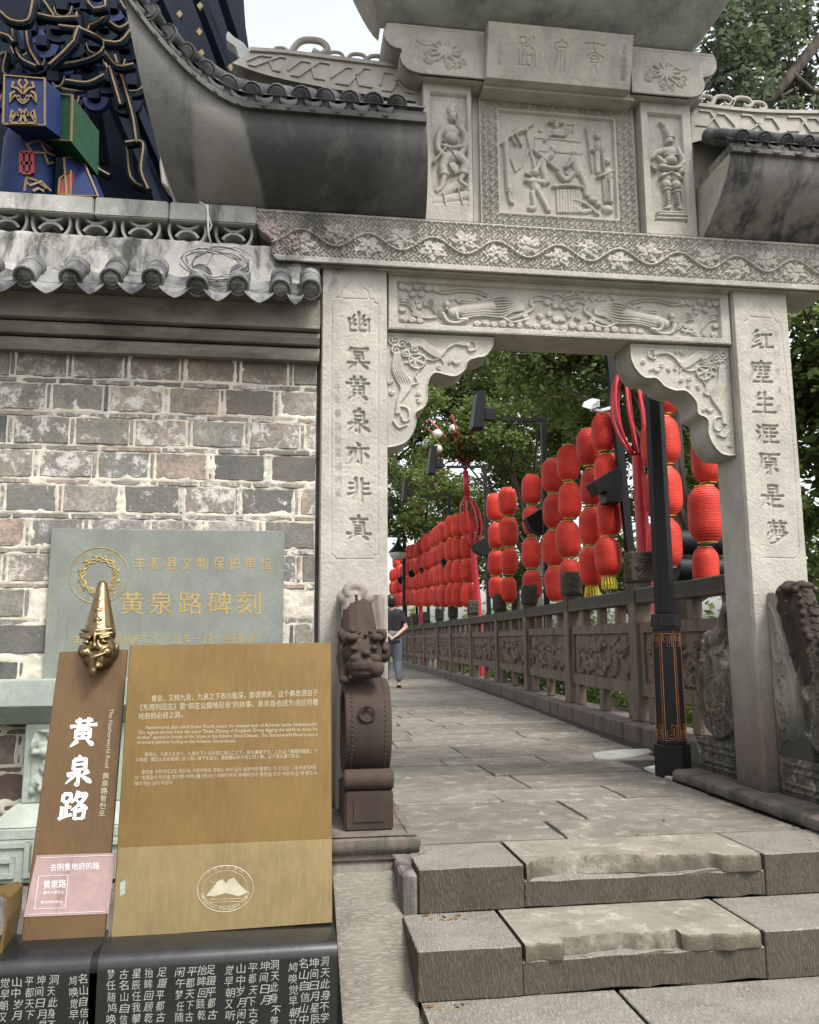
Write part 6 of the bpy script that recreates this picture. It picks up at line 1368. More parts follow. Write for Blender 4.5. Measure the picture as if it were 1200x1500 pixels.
# ================================================================== LAMPS AND POLES
def P3(x, y_, Y): return tuple(PY(x, y_, Y))
def flood_pole(pt, pb, arm, head, low, Y, w_, label, hs=1., lower=True):
    top, bot = PY(*pt, Y), PY(*pb, Y); o = thing('floodlight_pole', label, 'floodlight', (bot[0], Y, bot[2]), 'floodlight poles along the balustrade')
    q = MB(); q.tube([tuple(top), (bot[0], Y, min(bot[2], .9))], w_, 4); q.build('pole', M['black'], o)
    if arm:
        e = PY(*arm, Y-.1); MB().tube([tuple(top-[0, 0, w_]), tuple(e)], w_*.7, 4).build('arm', M['black'], o)
        (ax_, ay), (bx_, by) = head; c0 = PY((ax_+bx_)/2, (ay+by)/2, Y-.12); hh = abs(PY(ax_, ay, Y)[2]-PY(ax_, by, Y)[2])/2; hw = abs(PY(bx_, ay, Y)[0]-PY(ax_, ay, Y)[0])/2
        h = MB(); h.hexa([(c0[0]-hw, c0[1]-.12, c0[2]-hh), (c0[0]+hw*.2, c0[1]-.15, c0[2]-hh*1.0), (c0[0]+hw*.5, c0[1]-.15, c0[2]+hh), (c0[0]-hw*.4, c0[1]-.12, c0[2]+hh*.95)], [(c0[0]-hw, c0[1]+.15, c0[2]-hh), (c0[0]+hw*.4, c0[1]+.15, c0[2]-hh*.95), (c0[0]+hw*.9, c0[1]+.15, c0[2]+hh*.9), (c0[0]-hw*.4, c0[1]+.15, c0[2]+hh)])
        hd = h.build('lamp_head', M['black'], o, bevel=.008); MB().box(c0[0]+hw*.5, c0[0]+hw*1.7, c0[1]-.05, c0[1]+.06, c0[2]-hh*.5, c0[2]+hh*.15).build('ballast_box', M['black'], hd, bevel=.006)
        MB().tube([tuple(c0+[hw*.6, 0, hh*.6]), tuple(c0+[hw*1.3, 0, hh*.55]), tuple(c0+[hw*1.5, 0, 0]), tuple(c0+[hw*1.9, 0, -hh*.3]), tuple(e)], .008, 5).build('lead', M['black'], hd)
    if low:
        P = [np.array(PY(a, b_, Y-.02)) for a, b_ in low]; MB().prism([tuple(p+[0, -.1, 0]) for p in P], (0, .2, 0)).build('tilted_lamp', M['black'], o, bevel=.006)
    return o
flood_pole((891, 505), (932, 850), None, None, [(862, 709), (903, 685), (908, 700), (906, 738), (884, 738), (883, 721), (872, 727)], 8.3, .055, 'nearest thick black pole with drooping floodlight beside the ribbed red pole')
flood_pole((796, 610), (800, 870), (735, 614), ((690, 576), (716, 629)), [(768, 760), (791, 746), (793, 785), (782, 780), (776, 776)], 11.3, .05, 'tall black floodlight pole before the third carved post')
flood_pole((710, 680), (716, 870), (655, 684), ((626, 655), (643, 695)), [(690, 799), (711, 787), (714, 815), (703, 813), (694, 808)], 15.6, .05, 'black floodlight pole behind the second ribbed red pole')
flood_pole((658, 722), (662, 870), (616, 728), ((589, 702), (600, 735)), [(645, 821), (660, 812), (663, 836), (650, 832)], 19.3, .05, 'third floodlight pole, its head under the pale globes')
flood_pole((624, 751), (628, 870), (588, 755), ((568, 733), (580, 760)), [(614, 833), (628, 823), (630, 842), (618, 840)], 23.8, .05, 'fourth floodlight pole above the far red lanterns')
flood_pole((608, 769), (611, 870), (580, 772), ((562, 755), (572, 776)), [(597, 838), (609, 831), (611, 846), (600, 845)], 26.2, .05, 'fifth floodlight pole just left of the fourth one')
flood_pole((594, 785), (595, 870), (568, 786), ((555, 772), (563, 790)), [(582, 848), (592, 842), (594, 856), (585, 855)], 30, .05, 'farthest floodlight pole above the walking person')
# small street lamp with a glass shade
o = thing('street_lamp', 'small street lamp with pale glass shade hanging above the walking person', 'street lamp', P3(594, 900, 25))
MB().tube([P3(592, 900, 25), P3(592, 782, 25), P3(568, 783, 25)], .05, 6).build('post', M['black'], o)
c0 = PY(583, 808, 24.8); MB().lathe([(.3, -.03), (.16, .12), (.08, .22), (.02, .36), (.001, .37)], c0, seg=8).build('hood', M['black'], o)
MB().lathe([(.001, -.26), (.14, -.25), (.25, -.12), (.27, -.03)], c0, seg=16).build('glass_shade', M['globe'], o, smooth='all')

def tree_lamp(Y, pole, basket, label, fan=None, globes=()):
    (xa, ya), (xb_, yb_) = pole; b0 = PY(xb_, yb_, Y); t0 = PY(xa, ya, Y); o = thing('ribbed_lamp_pole', label, 'lamp pole', (b0[0], Y, 0), 'ribbed red lamp poles')
    w_ = .068 if Y < 10 else .065
    MB().tube([(b0[0]+(b0[0]-t0[0])*.8, Y, -.1), tuple(b0), tuple(t0)], w_, 12, rs=[w_*1.1, w_*1.05, w_*.85]).build('pole', M['redpole'], o, smooth=True)
    (cx, cy), hw, (tx, ty) = basket; mid = PY(cx, cy, Y); top = PY(tx, ty, Y); R_ = abs(PY(cx+hw, cy, Y)[0]-mid[0])
    for k in range(8):
        a = k/8*6.283+.3; pts = curve([tuple(t0+np.array([.04*math.cos(a), .04*math.sin(a), 0])), tuple((t0*.6+mid*.4)+np.array([R_*.72*math.cos(a), R_*.72*math.sin(a), 0])), tuple(mid+np.array([R_*math.cos(a), R_*math.sin(a), 0])), tuple((mid*.4+top*.6)+np.array([R_*.8*math.cos(a), R_*.8*math.sin(a), 0])), tuple(top+np.array([.03*math.cos(a), .03*math.sin(a), 0]))], .08)
        MB().tube(list(pts), .017, 6).build('rib', M['redpole'], o, smooth='all')
    if fan:
        MB().tube([tuple(top), P3(*fan, Y)], .06, 8).build('upper_pole', M['redpole'], o, smooth='all')
        f0 = PY(*fan, Y)
        for k in range(9):
            a = k/9*6.283; MB().tube([tuple(f0), tuple(f0+[.25*math.cos(a), .25*math.sin(a), .5]), tuple(f0+[.85*math.cos(a), .85*math.sin(a), 1.0])], .018, 5).build('rib', M['redpole'], o, smooth='all')
        for gx, gy in globes:
            g = PY(gx, gy, Y-.2); MB().ball(g, .105, 14).build('globe', M['globe'], o, smooth='all')
            MB().tube([tuple(g-[0, 0, .1]), tuple(g+[.15, .1, -.5]), tuple(f0+[-.1, 0, .3])], .014, 5).build('rib', M['redpole'], o, smooth='all')
    else: MB().tube([tuple(top), tuple(top+[-.03, 0, .6])], .05, 8).build('upper_pole', M['redpole'], o)
tree_lamp(7.9, ((934, 668), (945, 826)), ((924, 610), 24, (916, 535)), 'nearest ribbed red pole shaped like a whisk beside the black lamp post')
tree_lamp(17.0, ((693, 800), (700, 880)), ((691, 770), 16, (684, 726)), 'second ribbed red pole with fanned ribs and globes among the leaves', (682, 690), ((641, 636), (664, 629), (625, 651), (641, 658)))
tree_lamp(26, ((614, 800), (616, 870)), ((614, 790), 6, (613, 775)), 'far ribbed red pole with small globes over the farthest lanterns', (612, 752), ((578, 710), (588, 712), (597, 725), (640, 716)))

# hexagonal black lamp post with copper key pattern
lp_ = thing('lamp_post', 'tall six sided black lamp post with copper key patterns on its base', 'lamp post', (2.63, 5.15, 0))
cx, cy = PZ(984, 1118, 0)[:2]; cy = 5.15; cx = PY(985, 1100, cy)[0]
zz = lambda y_: PY(985, y_, cy-.1)[2]
hexr = lambda r_: [(r_*math.cos(rad(30+60*k+8)), r_*math.sin(rad(30+60*k+8))) for k in range(6)]
def hexseg(r0, r1, z0, z1, name, mat='black', bevel=.004):
    A = [(cx+a, cy+b_, z0) for a, b_ in hexr(r0)]; B = [(cx+a, cy+b_, z1) for a, b_ in hexr(r1)]
    q = MB(); q.add(A+B, [tuple(range(5, -1, -1)), tuple(range(6, 12))]+[(i, (i+1) % 6, 6+(i+1) % 6, 6+i) for i in range(6)]); return q.build(name, M[mat], lp_, bevel=bevel)
hexseg(.112, .112, 0, zz(1093), 'foot'); sh_ = hexseg(.092, .086, zz(1093)+.001, zz(919), 'shaft_base'); hexseg(.098, .09, zz(918), zz(899), 'collar')
hexseg(.066, .06, zz(898), zz(899)+2.55, 'upper_shaft'); hexseg(.1, .1, zz(899)+2.551, zz(899)+2.63, 'head_collar')
q = MB(); zA, zB2 = zz(1086), zz(925)
for k in range(6):
    a0_, a1_ = rad(30+60*k+8), rad(90+60*k+8)
    def fp(u, v):                       # u,v in 0..1 on the face
        r_ = .0925-(.006)*v; p0 = np.array([cx+r_*math.cos(a0_), cy+r_*math.sin(a0_)]); p1 = np.array([cx+r_*math.cos(a1_), cy+r_*math.sin(a1_)]); p = p0*(1-u)+p1*u; return (p[0], p[1], zA+(zB2-zA)*v)
    L = [[(.08, 0), (.92, 0), (.92, 1), (.08, 1), (.08, 0)]]
    for s_ in (0, 1):
        Fv = (lambda v: v) if not s_ else (lambda v: 1-v)
        L += [[(.2, Fv(.02)), (.2, Fv(.09)), (.5, Fv(.09)), (.5, Fv(.05)), (.35, Fv(.05))], [(.8, Fv(.02)), (.8, Fv(.14)), (.5, Fv(.14)), (.5, Fv(.11)), (.65, Fv(.11)), (.65, Fv(.04))], [(.2, Fv(.02)), (.8, Fv(.02))]]
    for l in L: q.tube([fp(*p) for p in l], .0032, 4)
tag(q.build('key_pattern', M['copper'], sh_), kind='stuff')
# camera on a bracket
o = thing('security_camera', 'white security camera on a bracket above the tasselled lanterns', 'camera', P3(880, 592, 8.2))
MB().hexa([P3(852, 596, 8.0), P3(866, 600, 8.0), P3(868, 592, 8.0), P3(856, 588, 8.0)], [P3(868, 591, 8.3), P3(879, 596, 8.3), P3(879, 585, 8.3), P3(867, 583, 8.3)]).build('housing', M['camwhite'], o, bevel=.006)
MB().tube([P3(866, 600, 8.2), P3(880, 602, 8.25), P3(902, 596, 8.3)], .02, 6).build('bracket', M['camwhite'], o)
o = thing('speaker_tubes', 'pair of thick dark grey horizontal tubes behind the nearest lanterns', 'tubes', P3(1015, 815, 7.4))
for ya, yb in ((776, 812), (816, 850)):
    a = PY(990, (ya+yb)/2, 7.4); R_ = (PY(990, ya, 7.4)[2]-PY(990, yb, 7.4)[2])/2; MB().lathe([(.001, 0), (R_*.9, 0), (R_, .02), (R_, .9), (R_*.9, .92), (.001, .92)], a, (1, 0, 0), 28).build('tube', M['black'], o, smooth=True)

# ================================================================== PERSON
Yp = 15.3; pf = PZ(588, 1006, 0); pc = np.array([PY(573, 940, Yp)[0], Yp])
per = thing('person', 'person in black top and grey trousers walking away with hands behind the back', 'person', (pc[0], Yp, 0))
sH = 1.66/1.7
def bp(x, y_, z): return (pc[0]+x*sH, pc[1]+y_*sH, z*sH)
body = [('b', bp(0, 0, 1.58), (.075, .09, .105)), ('l', bp(0, -.01, 1.5), .05, bp(0, -.01, 1.4), .055), ('l', bp(-.13, 0, 1.36), .07, bp(.13, 0, 1.36), .07), ('l', bp(-.08, 0, 1.33), .11, bp(-.05, 0, 1.05), .1), ('l', bp(.08, 0, 1.33), .11, bp(.05, 0, 1.05), .1), ('l', bp(-.07, -.01, .95), .11, bp(.07, -.01, .95), .11),
    ('l', bp(.19, 0, 1.35), .05, bp(.27, -.05, 1.1), .04), ('l', bp(.27, -.05, 1.1), .036, bp(.08, -.18, .95), .028), ('l', bp(-.19, 0, 1.35), .05, bp(-.27, -.05, 1.1), .04), ('l', bp(-.27, -.05, 1.1), .036, bp(-.04, -.18, .93), .028),
    ('l', bp(.1, 0, .9), .085, bp(.11, .02, .5), .055), ('l', bp(.11, .02, .5), .055, bp(.13, -.06, .1), .035), ('l', bp(-.1, 0, .9), .085, bp(-.09, .06, .5), .055), ('l', bp(-.09, .06, .5), .055, bp(-.09, .05, .08), .035), ('l', bp(.13, -.08, .05), .035, bp(.14, .1, .03), .025), ('l', bp(-.09, .03, .05), .035, bp(-.09, .2, .03), .025),
    ('l', bp(.08, -.18, .95), .026, bp(.03, -.2, .92), .024), ('l', bp(-.04, -.18, .93), .026, bp(.0, -.21, .9), .022)]
for i in range(4): body += [('l', bp(.035-.01*i, -.2-.004*i, .925-.012*i), .0095, bp(-.01-.005*i, -.225, .9-.014*i), .009), ('l', bp(-.005-.01*i, -.215, .905-.01*i), .0095, bp(-.02-.012*i, -.235, .87-.008*i), .009)]
link('body', sculpt(body, .011, 'body', M['skin'], 2), per)
link('hair', sculpt([('b', bp(0, -.015, 1.61), (.095, .105, .11)), ('b', bp(0, -.05, 1.56), (.088, .06, .09))], .012, 'hair', M['hair']), per)
link('shirt', sculpt([('l', bp(-.13, 0, 1.365), .082, bp(.13, 0, 1.365), .082), ('l', bp(-.08, 0, 1.33), .125, bp(-.06, 0, 1.02), .118), ('l', bp(.08, 0, 1.33), .125, bp(.06, 0, 1.02), .118), ('l', bp(.19, 0, 1.36), .066, bp(.235, -.03, 1.2), .06), ('l', bp(-.19, 0, 1.36), .066, bp(-.235, -.03, 1.2), .06)], .013, 'shirt', M['shirt']), per)
link('trousers', sculpt([('l', bp(-.07, -.01, .96), .13, bp(.07, -.01, .96), .13), ('l', bp(.09, 0, .88), .115, bp(.12, .02, .48), .085), ('l', bp(.12, .02, .48), .085, bp(.135, -.06, .17), .06), ('l', bp(-.09, 0, .88), .115, bp(-.1, .06, .48), .085), ('l', bp(-.1, .06, .48), .085, bp(-.095, .05, .17), .06)], .014, 'trousers', M['jeans']), per)
for sxx, yy in ((.135, 0), (-.09, .12)): link('shoe', sculpt([('l', bp(sxx, yy-.09, .03), .04, bp(sxx+.01, yy+.1, .025), .036)], .01, 'shoe', M['shirt'], 2), per)
q = MB(); q.box(pc[0]-.07, pc[0]+.13, Yp-.27, Yp-.2, .79, .86); tag(q.build('pouch', M['shirt'], bevel=.015), 'small black pouch held behind the back of the walking person', 'pouch')

# ================================================================== PAVILION (upper left)
pv = thing('painted_pavilion', 'dark blue painted pavilion eaves with gold edged brackets and painted column behind the wall', 'pavilion', (-3, 7.5, 0))
z1c = lambda x, y_: (x/2.5, y_/2.5)
YV = 7.0
# eave mass
edge = [(-80, -80), (352, -80), (357, 0), (360, 40), (366, 80), (384, 110), (384, 330), (-80, 330)]
MB().prism([P3(a, b_, 8.2) for a, b_ in edge], (0, .4, 0)).build('eave_backing', M['pdark'], pv)
for x0_, y0_, x1_, y1_ in ((150, 110, 235, 310), (175, 100, 262, 300), (205, 70, 275, 250), (240, 0, 330, 200), (120, 20, 150, 240), (285, -20, 350, 150), (320, -30, 372, 130)):
    MB().tube([P3(x0_, y0_, 7.7), P3(x1_, y1_, 8.1)], .07, 4).build('rafter', M['pdark'], pv)
for a, b_ in ((293, 8), (292, 46), (295, 77), (338, 98), (263, 20)):
    c0 = PY(a, b_, 7.55); R_ = .03; MB().prism([tuple(c0+[R_, 0, 0]), tuple(c0+[0, 0, R_*1.4]), tuple(c0+[-R_, 0, 0]), tuple(c0+[0, 0, -R_*1.4])], (0, .03, 0)).build('diamond', M['pgold'], pv)
gold = [[(0, 40), (40, 72), (100, 72), (120, 0)], [(40, 72), (50, 150), (75, 210), (130, 240)], [(92, 75), (105, 170), (142, 238)], [(280, 45), (286, 95), (330, 118), (380, 148), (368, 188), (300, 220), (180, 240)], [(286, 95), (270, 142)], [(215, 92), (282, 100)], [(0, 200), (22, 192), (12, 262), (60, 300)],
        [(200, 260), (196, 310), (280, 332), (355, 312), (395, 268), (384, 230)], [(240, 292), (320, 300), (380, 272)], [(120, 45), (200, 62), (280, 60)], [(385, 0), (380, 60), (330, 90)], [(380, 60), (440, 100), (492, 60)], [(380, 148), (440, 150), (490, 90)], [(385, 190), (430, 240), (490, 232)], [(458, 520), (522, 520), (516, 620), (542, 690)], [(464, 530), (480, 650), (540, 690)], [(180, 235), (230, 190), (275, 142)], [(400, 240), (440, 380)], [(420, 200), (480, 400), (500, 520)], [(340, 470), (350, 600), (400, 640)], [(0, 120), (30, 130), (48, 150)], [(320, 0), (345, 30), (390, 20)], [(160, 0), (200, 60)], [(440, 0), (470, 40), (560, 60)]]
for i, g in enumerate(gold):
    Yb = 7.1+.12*(i % 4); P = curve([P3(*z1c(*p), Yb) for p in g], .06) if len(g) > 2 else [P3(*z1c(*p), Yb) for p in g]
    a = MB().tube([tuple(np.array(p)+[0, .045, -.0]) for p in P], .042, 4).build('bracket_arm', M['pdark'], pv); MB().tube(list(P), .0105, 5).build('gold_edge', M['pgold'], a)
rb_ = random.Random(4)
for row in range(7):                  # tiers of small bracket arms with worn gold edges, deeper in the eaves
    for col in range(8-row//2):
        cx_, cy_ = -10+col*38+row*13+rb_.uniform(-5, 5), 150-row*26+rb_.uniform(-4, 4)
        if cx_ > 300-row*0 or (cx_ > 195 and cy_ > 60): continue
        Yb = 7.35+.09*row; w_ = 15+rb_.uniform(-2, 3); P = curve([P3(cx_-w_, cy_-9, Yb), P3(cx_-w_*.75, cy_+2, Yb), P3(cx_, cy_+6, Yb), P3(cx_+w_*.75, cy_+2, Yb), P3(cx_+w_, cy_-9, Yb)], .06)
        a = MB().tube([tuple(np.array(p)+[0, .07, 0]) for p in P], .045, 4).build('bracket_arm', M['pblue' if (row+col) % 4 == 0 else 'pdark'], pv)
        if (row+col) % 3 == 0: MB().tube(list(P), .007, 4).build('gold_edge', M['pgold'], a)
        MB().box(*[v for ab in zip(np.array(P3(cx_, cy_-6, Yb+.05))-.05, np.array(P3(cx_, cy_-6, Yb+.05))+.05) for v in ab]).build('bearing_block', M['pdark'], a)
# painted blocks
def pbox(c8, d, name, mat, edgemat='pgold'):
    A = [np.array(P3(a, b_, Y_)) for a, b_, Y_ in c8]; B = [p+np.array(d) for p in A]; o = MB().hexa(B, A).build(name, M[mat], pv)
    MB().tube([tuple(p+[0, -.004, 0]) for p in A+A[:1]], .012, 4).build('gold_edge', M[edgemat], o); return o
bb = pbox([(5, 182, 6.7), (66, 184, 6.7), (66, 116, 6.7), (7, 111, 6.7)], (.22, .55, .06), 'blue_block', 'pblue')
gb_ = pbox([(72, 204, 6.95), (104, 207, 6.85), (106, 140, 6.85), (76, 138, 6.95)], (.16, .3, -.12), 'green_block', 'pgreen')
c0 = PY(41, 260, 7.1); rb = abs(PY(80, 260, 7.1)[0]-c0[0])
cl = MB().lathe([(rb*.95, -.8), (rb*1.0, .0), (rb*.96, .3), (rb*.8, .42), (.001, .44)], c0, seg=28).build('painted_column', M['pblue'], pv, smooth='all')
pbox([(86, 285, 7.0), (104, 285, 7.0), (104, 250, 7.0), (88, 262, 7.0)], (.1, .3, 0), 'red_beam', 'pred'); pbox([(98, 287, 7.0), (144, 288, 7.0), (120, 230, 7.1), (94, 232, 7.0)], (.05, .3, 0), 'blue_beam', 'pblue')
q = MB()
for s_ in (-1, 1):                     # scroll ornament on the blue block
    for g in ([(85, 380), (85+18*s_, 365), (85+14*s_, 350)], [(85, 372), (85+30*s_, 350), (85+48*s_, 375), (85+45*s_, 345), (85+30*s_, 335)], [(85, 345), (85+20*s_, 325), (85+40*s_, 320), (85+34*s_, 300)], [(85, 330), (85+16*s_, 305), (85+8*s_, 292)], [(85+10*s_, 400), (85+18*s_, 425), (85+40*s_, 405), (85+46*s_, 440)], [(85, 408), (85+30*s_, 422), (85+50*s_, 452)], [(85, 415), (85+14*s_, 452)], [(85, 452), (85+52*s_, 452)]):
        q.tube([P3(*z1c(*p), 6.69) for p in g], .014, 4)
q.build('scroll_ornament', M['pgold'], bb)
q = MB(); yc = 7.1-rb-.006
for g in ([(60, 520), (100, 530), (140, 515), (190, 545)], [(100, 535), (120, 560), (160, 560), (175, 600), (195, 595)], [(60, 690), (90, 660), (110, 680), (150, 665), (185, 700)], [(70, 660), (100, 650), (130, 660), (170, 690)], [(150, 530), (170, 560), (200, 570)], [(90, 700), (100, 640)], [(120, 700), (140, 690), (160, 700)]):
    q.tube([P3(*z1c(*p), yc+.02+((p[0]-102)/80)**2*.1) for p in g], .013, 4)
q.build('scroll_ornament', M['pgold'], cl)
q = MB()
for g in ([(78, 560), (120, 560)], [(78, 600), (120, 600)], [(82, 635), (116, 635)], [(78, 560), (78, 635)], [(120, 560), (120, 635)], [(100, 560), (100, 635)]): q.tube([P3(*z1c(*p), yc+.01) for p in g], .02, 4)
q.build('red_emblem', M['pred'], cl)
# lower hall wall of the pavilion, standing on the ground behind the brick wall
MB().box(-6.5, -1.2, 8.7, 9.0, -.1, 5.4).build('hall_wall', M['pdark'], pv)
MB().lathe([(rb*.95, -c0[2]), (rb*.95, -.8)], c0, seg=24).build('column_shaft', M['pred'], pv, smooth='all')
# white carved bracket end under the corner
q = MB(); pts = [(236, 203), (246, 200), (250, 235), (258, 262), (258, 276), (246, 277), (236, 268), (233, 240)]
tag(q.prism([P3(a, b_, 4.6) for a, b_ in pts], (.02, .12, 0)).build('bracket_end', M['gate'], gate, bevel=.01))

# ================================================================== TREES
def leaves(name, clumps, n, size, mat, parent, seed, flat=.55):
    r_ = np.random.RandomState(seed); C_ = np.array([c[:3] for c in clumps]); R_ = np.array([c[3] for c in clumps]); wt = R_**2.2; ci = r_.choice(len(C_), n, p=wt/wt.sum())
    d = r_.normal(size=(n, 3)); d /= np.linalg.norm(d, axis=1)[:, None]; rr = r_.uniform(.25, 1, n)**.45
    # sub-clusters make tufts and gaps
    k = 14; sub = r_.normal(size=(len(C_)*k, 3)); sub /= np.linalg.norm(sub, axis=1)[:, None]; sub *= r_.uniform(.35, 1, (len(sub), 1)); si = ci*k+r_.randint(0, k, n)
    P = C_[ci]+(sub[si]+d*rr[:, None]*.34)*R_[ci][:, None]*np.array([1, 1, .8])
    ax1 = r_.normal(size=(n, 3)); ax1[:, 2] = ax1[:, 2]*flat-.25; ax1 /= np.linalg.norm(ax1, axis=1)[:, None]; t_ = r_.normal(size=(n, 3))*[.6, .6, 1]; ax2 = np.cross(ax1, t_); ax2 /= np.linalg.norm(ax2, axis=1)[:, None]
    s = size*r_.uniform(.6, 1.3, n)[:, None]
    V = np.stack([P, P+ax1*s*.5+ax2*s*.24, P+ax1*s, P+ax1*s*.5-ax2*s*.24], 1).reshape(-1, 3); F = np.arange(4*n).reshape(n, 4)
    return link(name, raw_mesh(name, V, F, M[mat]), parent)
def tree(label, base, top, clumps, n, size, mat, seed, tr=.14, name='broadleaf_tree'):
    o = thing(name, label, 'tree', base, 'trees around the path'); rn = random.Random(seed)
    b0, t0 = np.array(base, float), np.array(top, float); mid = (b0+t0)/2+[rn.uniform(-.2, .2), rn.uniform(-.2, .2), 0]
    trunk = MB().tube(list(curve([b0, mid, t0], .4)), tr, 10, rs=None).build('trunk', M['bark'], o, smooth='all')
    q = MB()
    for c in clumps:
        e = np.array(c[:3]); s_ = b0+(t0-b0)*rn.uniform(.6, 1.0); m_ = (s_+e)/2+[rn.uniform(-.2, .2), rn.uniform(-.2, .2), rn.uniform(.0, .3)]
        P = curve([s_, m_, e], .25); q.tube(list(P), 0, 6, rs=[max(.008, tr*.45*(1-i/len(P))) for i in range(len(P))])
        for k in range(6):
            d = np.array([rn.uniform(-1, 1), rn.uniform(-1, 1), rn.uniform(-.6, .8)])*c[3]*.9; q.tube([tuple(e-(e-m_)*rn.uniform(0, .4)), tuple(e+d*.5+[0, 0, .08]), tuple(e+d)], 0, 4, rs=[.018, .011, .004])
    q.build('limbs', M['bark'], trunk)
    leaves('crown', clumps, n, size, mat, o, seed)
    return o
def cl_(px_, py_, Y, R): p = PY(px_, py_, Y); return (p[0], p[1], p[2], R)
tree('dark canopy tree whose leaves hang directly under the gate lintel', (5.2, 9.5, -2.5), (4.6, 9.5, 4.2), [cl_(810, 535, 9, .6), cl_(870, 530, 9.5, .8), cl_(740, 525, 9.5, .4), cl_(830, 580, 12, .8), cl_(890, 500, 9, .8), cl_(770, 545, 12.5, .7), cl_(705, 525, 10, .35), cl_(950, 520, 9.5, .9), cl_(860, 610, 12.5, .7)], 14000, .1, 'leaf', 1)
tree('green tree above the second floodlight head left of the path', (1.2, 26, -.1), (2.4, 26, 7), [cl_(600, 620, 26, 1.3), cl_(650, 585, 26, 1.6), cl_(700, 610, 27, 1.5), cl_(660, 660, 27, 1.2), cl_(720, 560, 26, 1.6), cl_(580, 570, 24, 1.5), cl_(680, 530, 26, 1.7), cl_(600, 690, 26, 1.3), cl_(640, 730, 27, 1.2), cl_(590, 760, 27, 1.)], 26000, .17, 'leaf', 2)
tree('fern leaved green tree arching over the floodlight arms', (5.6, 17, -3), (5, 17, 3.5), [cl_(740, 640, 16, .8), cl_(690, 625, 17, .7), cl_(790, 600, 16, .8), cl_(690, 650, 17, .7), cl_(650, 640, 17, .55), cl_(830, 630, 17, .9), cl_(750, 690, 18, .6), cl_(720, 600, 17.5, .8), cl_(760, 650, 18, .9), cl_(810, 580, 17, .9), cl_(850, 600, 17, .9)], 20000, .11, 'leaf', 3)
tree('yellow green tree showing between the middle lantern strings', (6.2, 13, -4), (6, 13, 2), [cl_(760, 700, 17.5, .8), cl_(765, 770, 17.5, .8), cl_(850, 700, 13, .6), cl_(910, 720, 13, .8), cl_(1000, 700, 12, .8), cl_(760, 840, 17.5, .6), cl_(920, 830, 12, .6), cl_(860, 860, 13, .5)], 13000, .1, 'leaf2', 4)
tree('light green tree behind the far crowded lanterns', (7, 24, -5), (6.5, 24, 3), [cl_(640, 720, 22, 1.), cl_(600, 760, 24, 1.), cl_(700, 740, 22, 1.1), cl_(760, 690, 22, 1.2), cl_(840, 650, 21, 1.2), cl_(660, 770, 24, .9), cl_(720, 830, 22, .9), cl_(580, 700, 24, 1.1), cl_(800, 720, 21, 1.)], 17000, .15, 'leaf2', 5)
tree('dusty leafed tree filling the gap beside the right lantern strings', (7.2, 11, -4), (6.4, 11, 3.5), [cl_(1010, 600, 10.5, .8), cl_(1000, 660, 11, .7), cl_(940, 640, 11, .7), cl_(1030, 700, 10, .7), cl_(1040, 560, 10, .8), cl_(900, 590, 11, .7), cl_(1000, 780, 11, .5)], 13000, .1, 'leaf', 6)
tree('dark broad leaved tree right of the right couplet pillar', (6.6, 7.6, -3), (6.1, 7.6, 3.4), [cl_(1185, 470, 7.4, .5), cl_(1200, 540, 7.6, .6), cl_(1190, 610, 7.8, .5), cl_(1215, 680, 7.6, .55), cl_(1200, 760, 8, .45), cl_(1240, 500, 7.6, .8), cl_(1250, 620, 7.6, .9), cl_(1190, 420, 8, .6), cl_(1210, 850, 8, .4), cl_(1300, 560, 8, 1.)], 12000, .13, 'leaf', 7)
tree('tall airy tree with bare forked limb above the right eave', (8.5, 10, -4), (7.6, 10, 6.6), [cl_(1090, 110, 9, .8), cl_(1060, 60, 9, .6), cl_(1120, 60, 9.5, .8), cl_(1150, 130, 10, .6), cl_(1170, 20, 9.5, .8), cl_(1080, 150, 9, .6), cl_(1110, 10, 9, .7), cl_(1195, 150, 10, .5), cl_(1060, 120, 9.5, .6), cl_(1130, -40, 9.5, 1.)], 7000, .12, 'leaf3', 8)
q = MB().tube([P3(1100, 180, 9), P3(1150, 120, 9.2), P3(1175, 90, 9.3), P3(1215, 40, 9.4)], .075, 8).tube([P3(1160, 108, 9.2), P3(1190, 135, 9.3), P3(1220, 130, 9.4)], .05, 7).build('limbs', M['bark'], bpy.data.objects[[o.name for o in bpy.data.objects if o.get('label', '').startswith('tall airy')][0]].children[0], smooth='all')
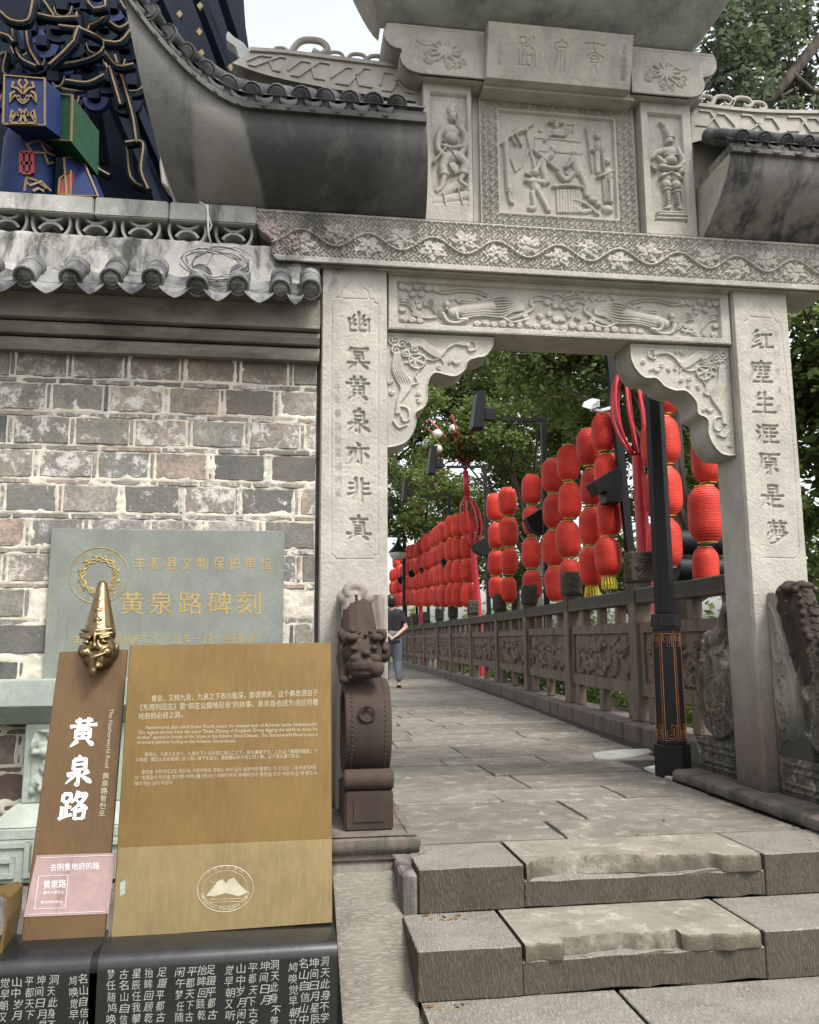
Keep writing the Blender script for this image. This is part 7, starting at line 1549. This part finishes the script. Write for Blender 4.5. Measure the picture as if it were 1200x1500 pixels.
# low woods beyond the slope, far enough to read as one mass
cls = [(X_+rnd.uniform(-2, 2), Y_+rnd.uniform(-3, 3), rnd.uniform(-3, 4.5)+(Y_-30)*.1, rnd.uniform(1.5, 2.6)) for X_ in range(4, 60, 4) for Y_ in (20, 27, 36, 46) if X_ > 7+(Y_-20)*.0]+[(X_+rnd.uniform(-2, 2), rnd.uniform(40, 50), rnd.uniform(0, 2.5), rnd.uniform(1.4, 2.)) for X_ in range(-14, 12, 4)]
tag(leaves('far_woods', cls, 34000, .34, 'leaf2', None, 11), 'mass of light green woods far down the slope beyond the balustrade', 'woods', kind='stuff')

# a few dry leaves and grit caught in the step corners
q = MB()
for x_, y_, z_ in [(rnd.uniform(.5, .66), rnd.uniform(3.2, 3.28), -.158) for _ in range(16)]+[(rnd.uniform(.45, .6), rnd.uniform(2.84, 2.9), -.318) for _ in range(14)]+[(rnd.uniform(.6, 2.2), rnd.uniform(3.3, 5), .012) for _ in range(16)]+[(2.27+rnd.uniform(-.05, .03), rnd.uniform(3.4, 4.9), .01) for _ in range(14)]:
    a = rnd.uniform(0, 6.28); r_ = rnd.uniform(.006, .018); u = np.array([math.cos(a)*r_, math.sin(a)*r_, rnd.uniform(0, .006)]); v = np.array([-math.sin(a)*r_*.4, math.cos(a)*r_*.4, rnd.uniform(0, .005)]); p = np.array([x_, y_, z_+.002]); q.add([p-u, p-v, p+u, p+v], [(0, 1, 2, 3)])
tag(q.build('dry_leaves', stone('dry_leaf', (.2, .13, .06), (.08, .05, .03), (.4, .6))), 'scattered dry leaves and grit on the steps and the near paving', 'leaves', kind='stuff')

# undergrowth pressing against the outer side of the balustrade
ug = [(posts[i][0]*(1-f)+posts[i+1][0]*f+rnd.uniform(.7, 1.5), posts[i][1]*(1-f)+posts[i+1][1]*f, rnd.uniform(-.7, .25), rnd.uniform(.5, .8)) for i in range(9) for f in (.1, .35, .6, .85)]
tag(leaves('undergrowth', ug, 26000, .11, 'leaf', None, 21), 'low dark green undergrowth just outside the carved balustrade', 'undergrowth', kind='stuff')
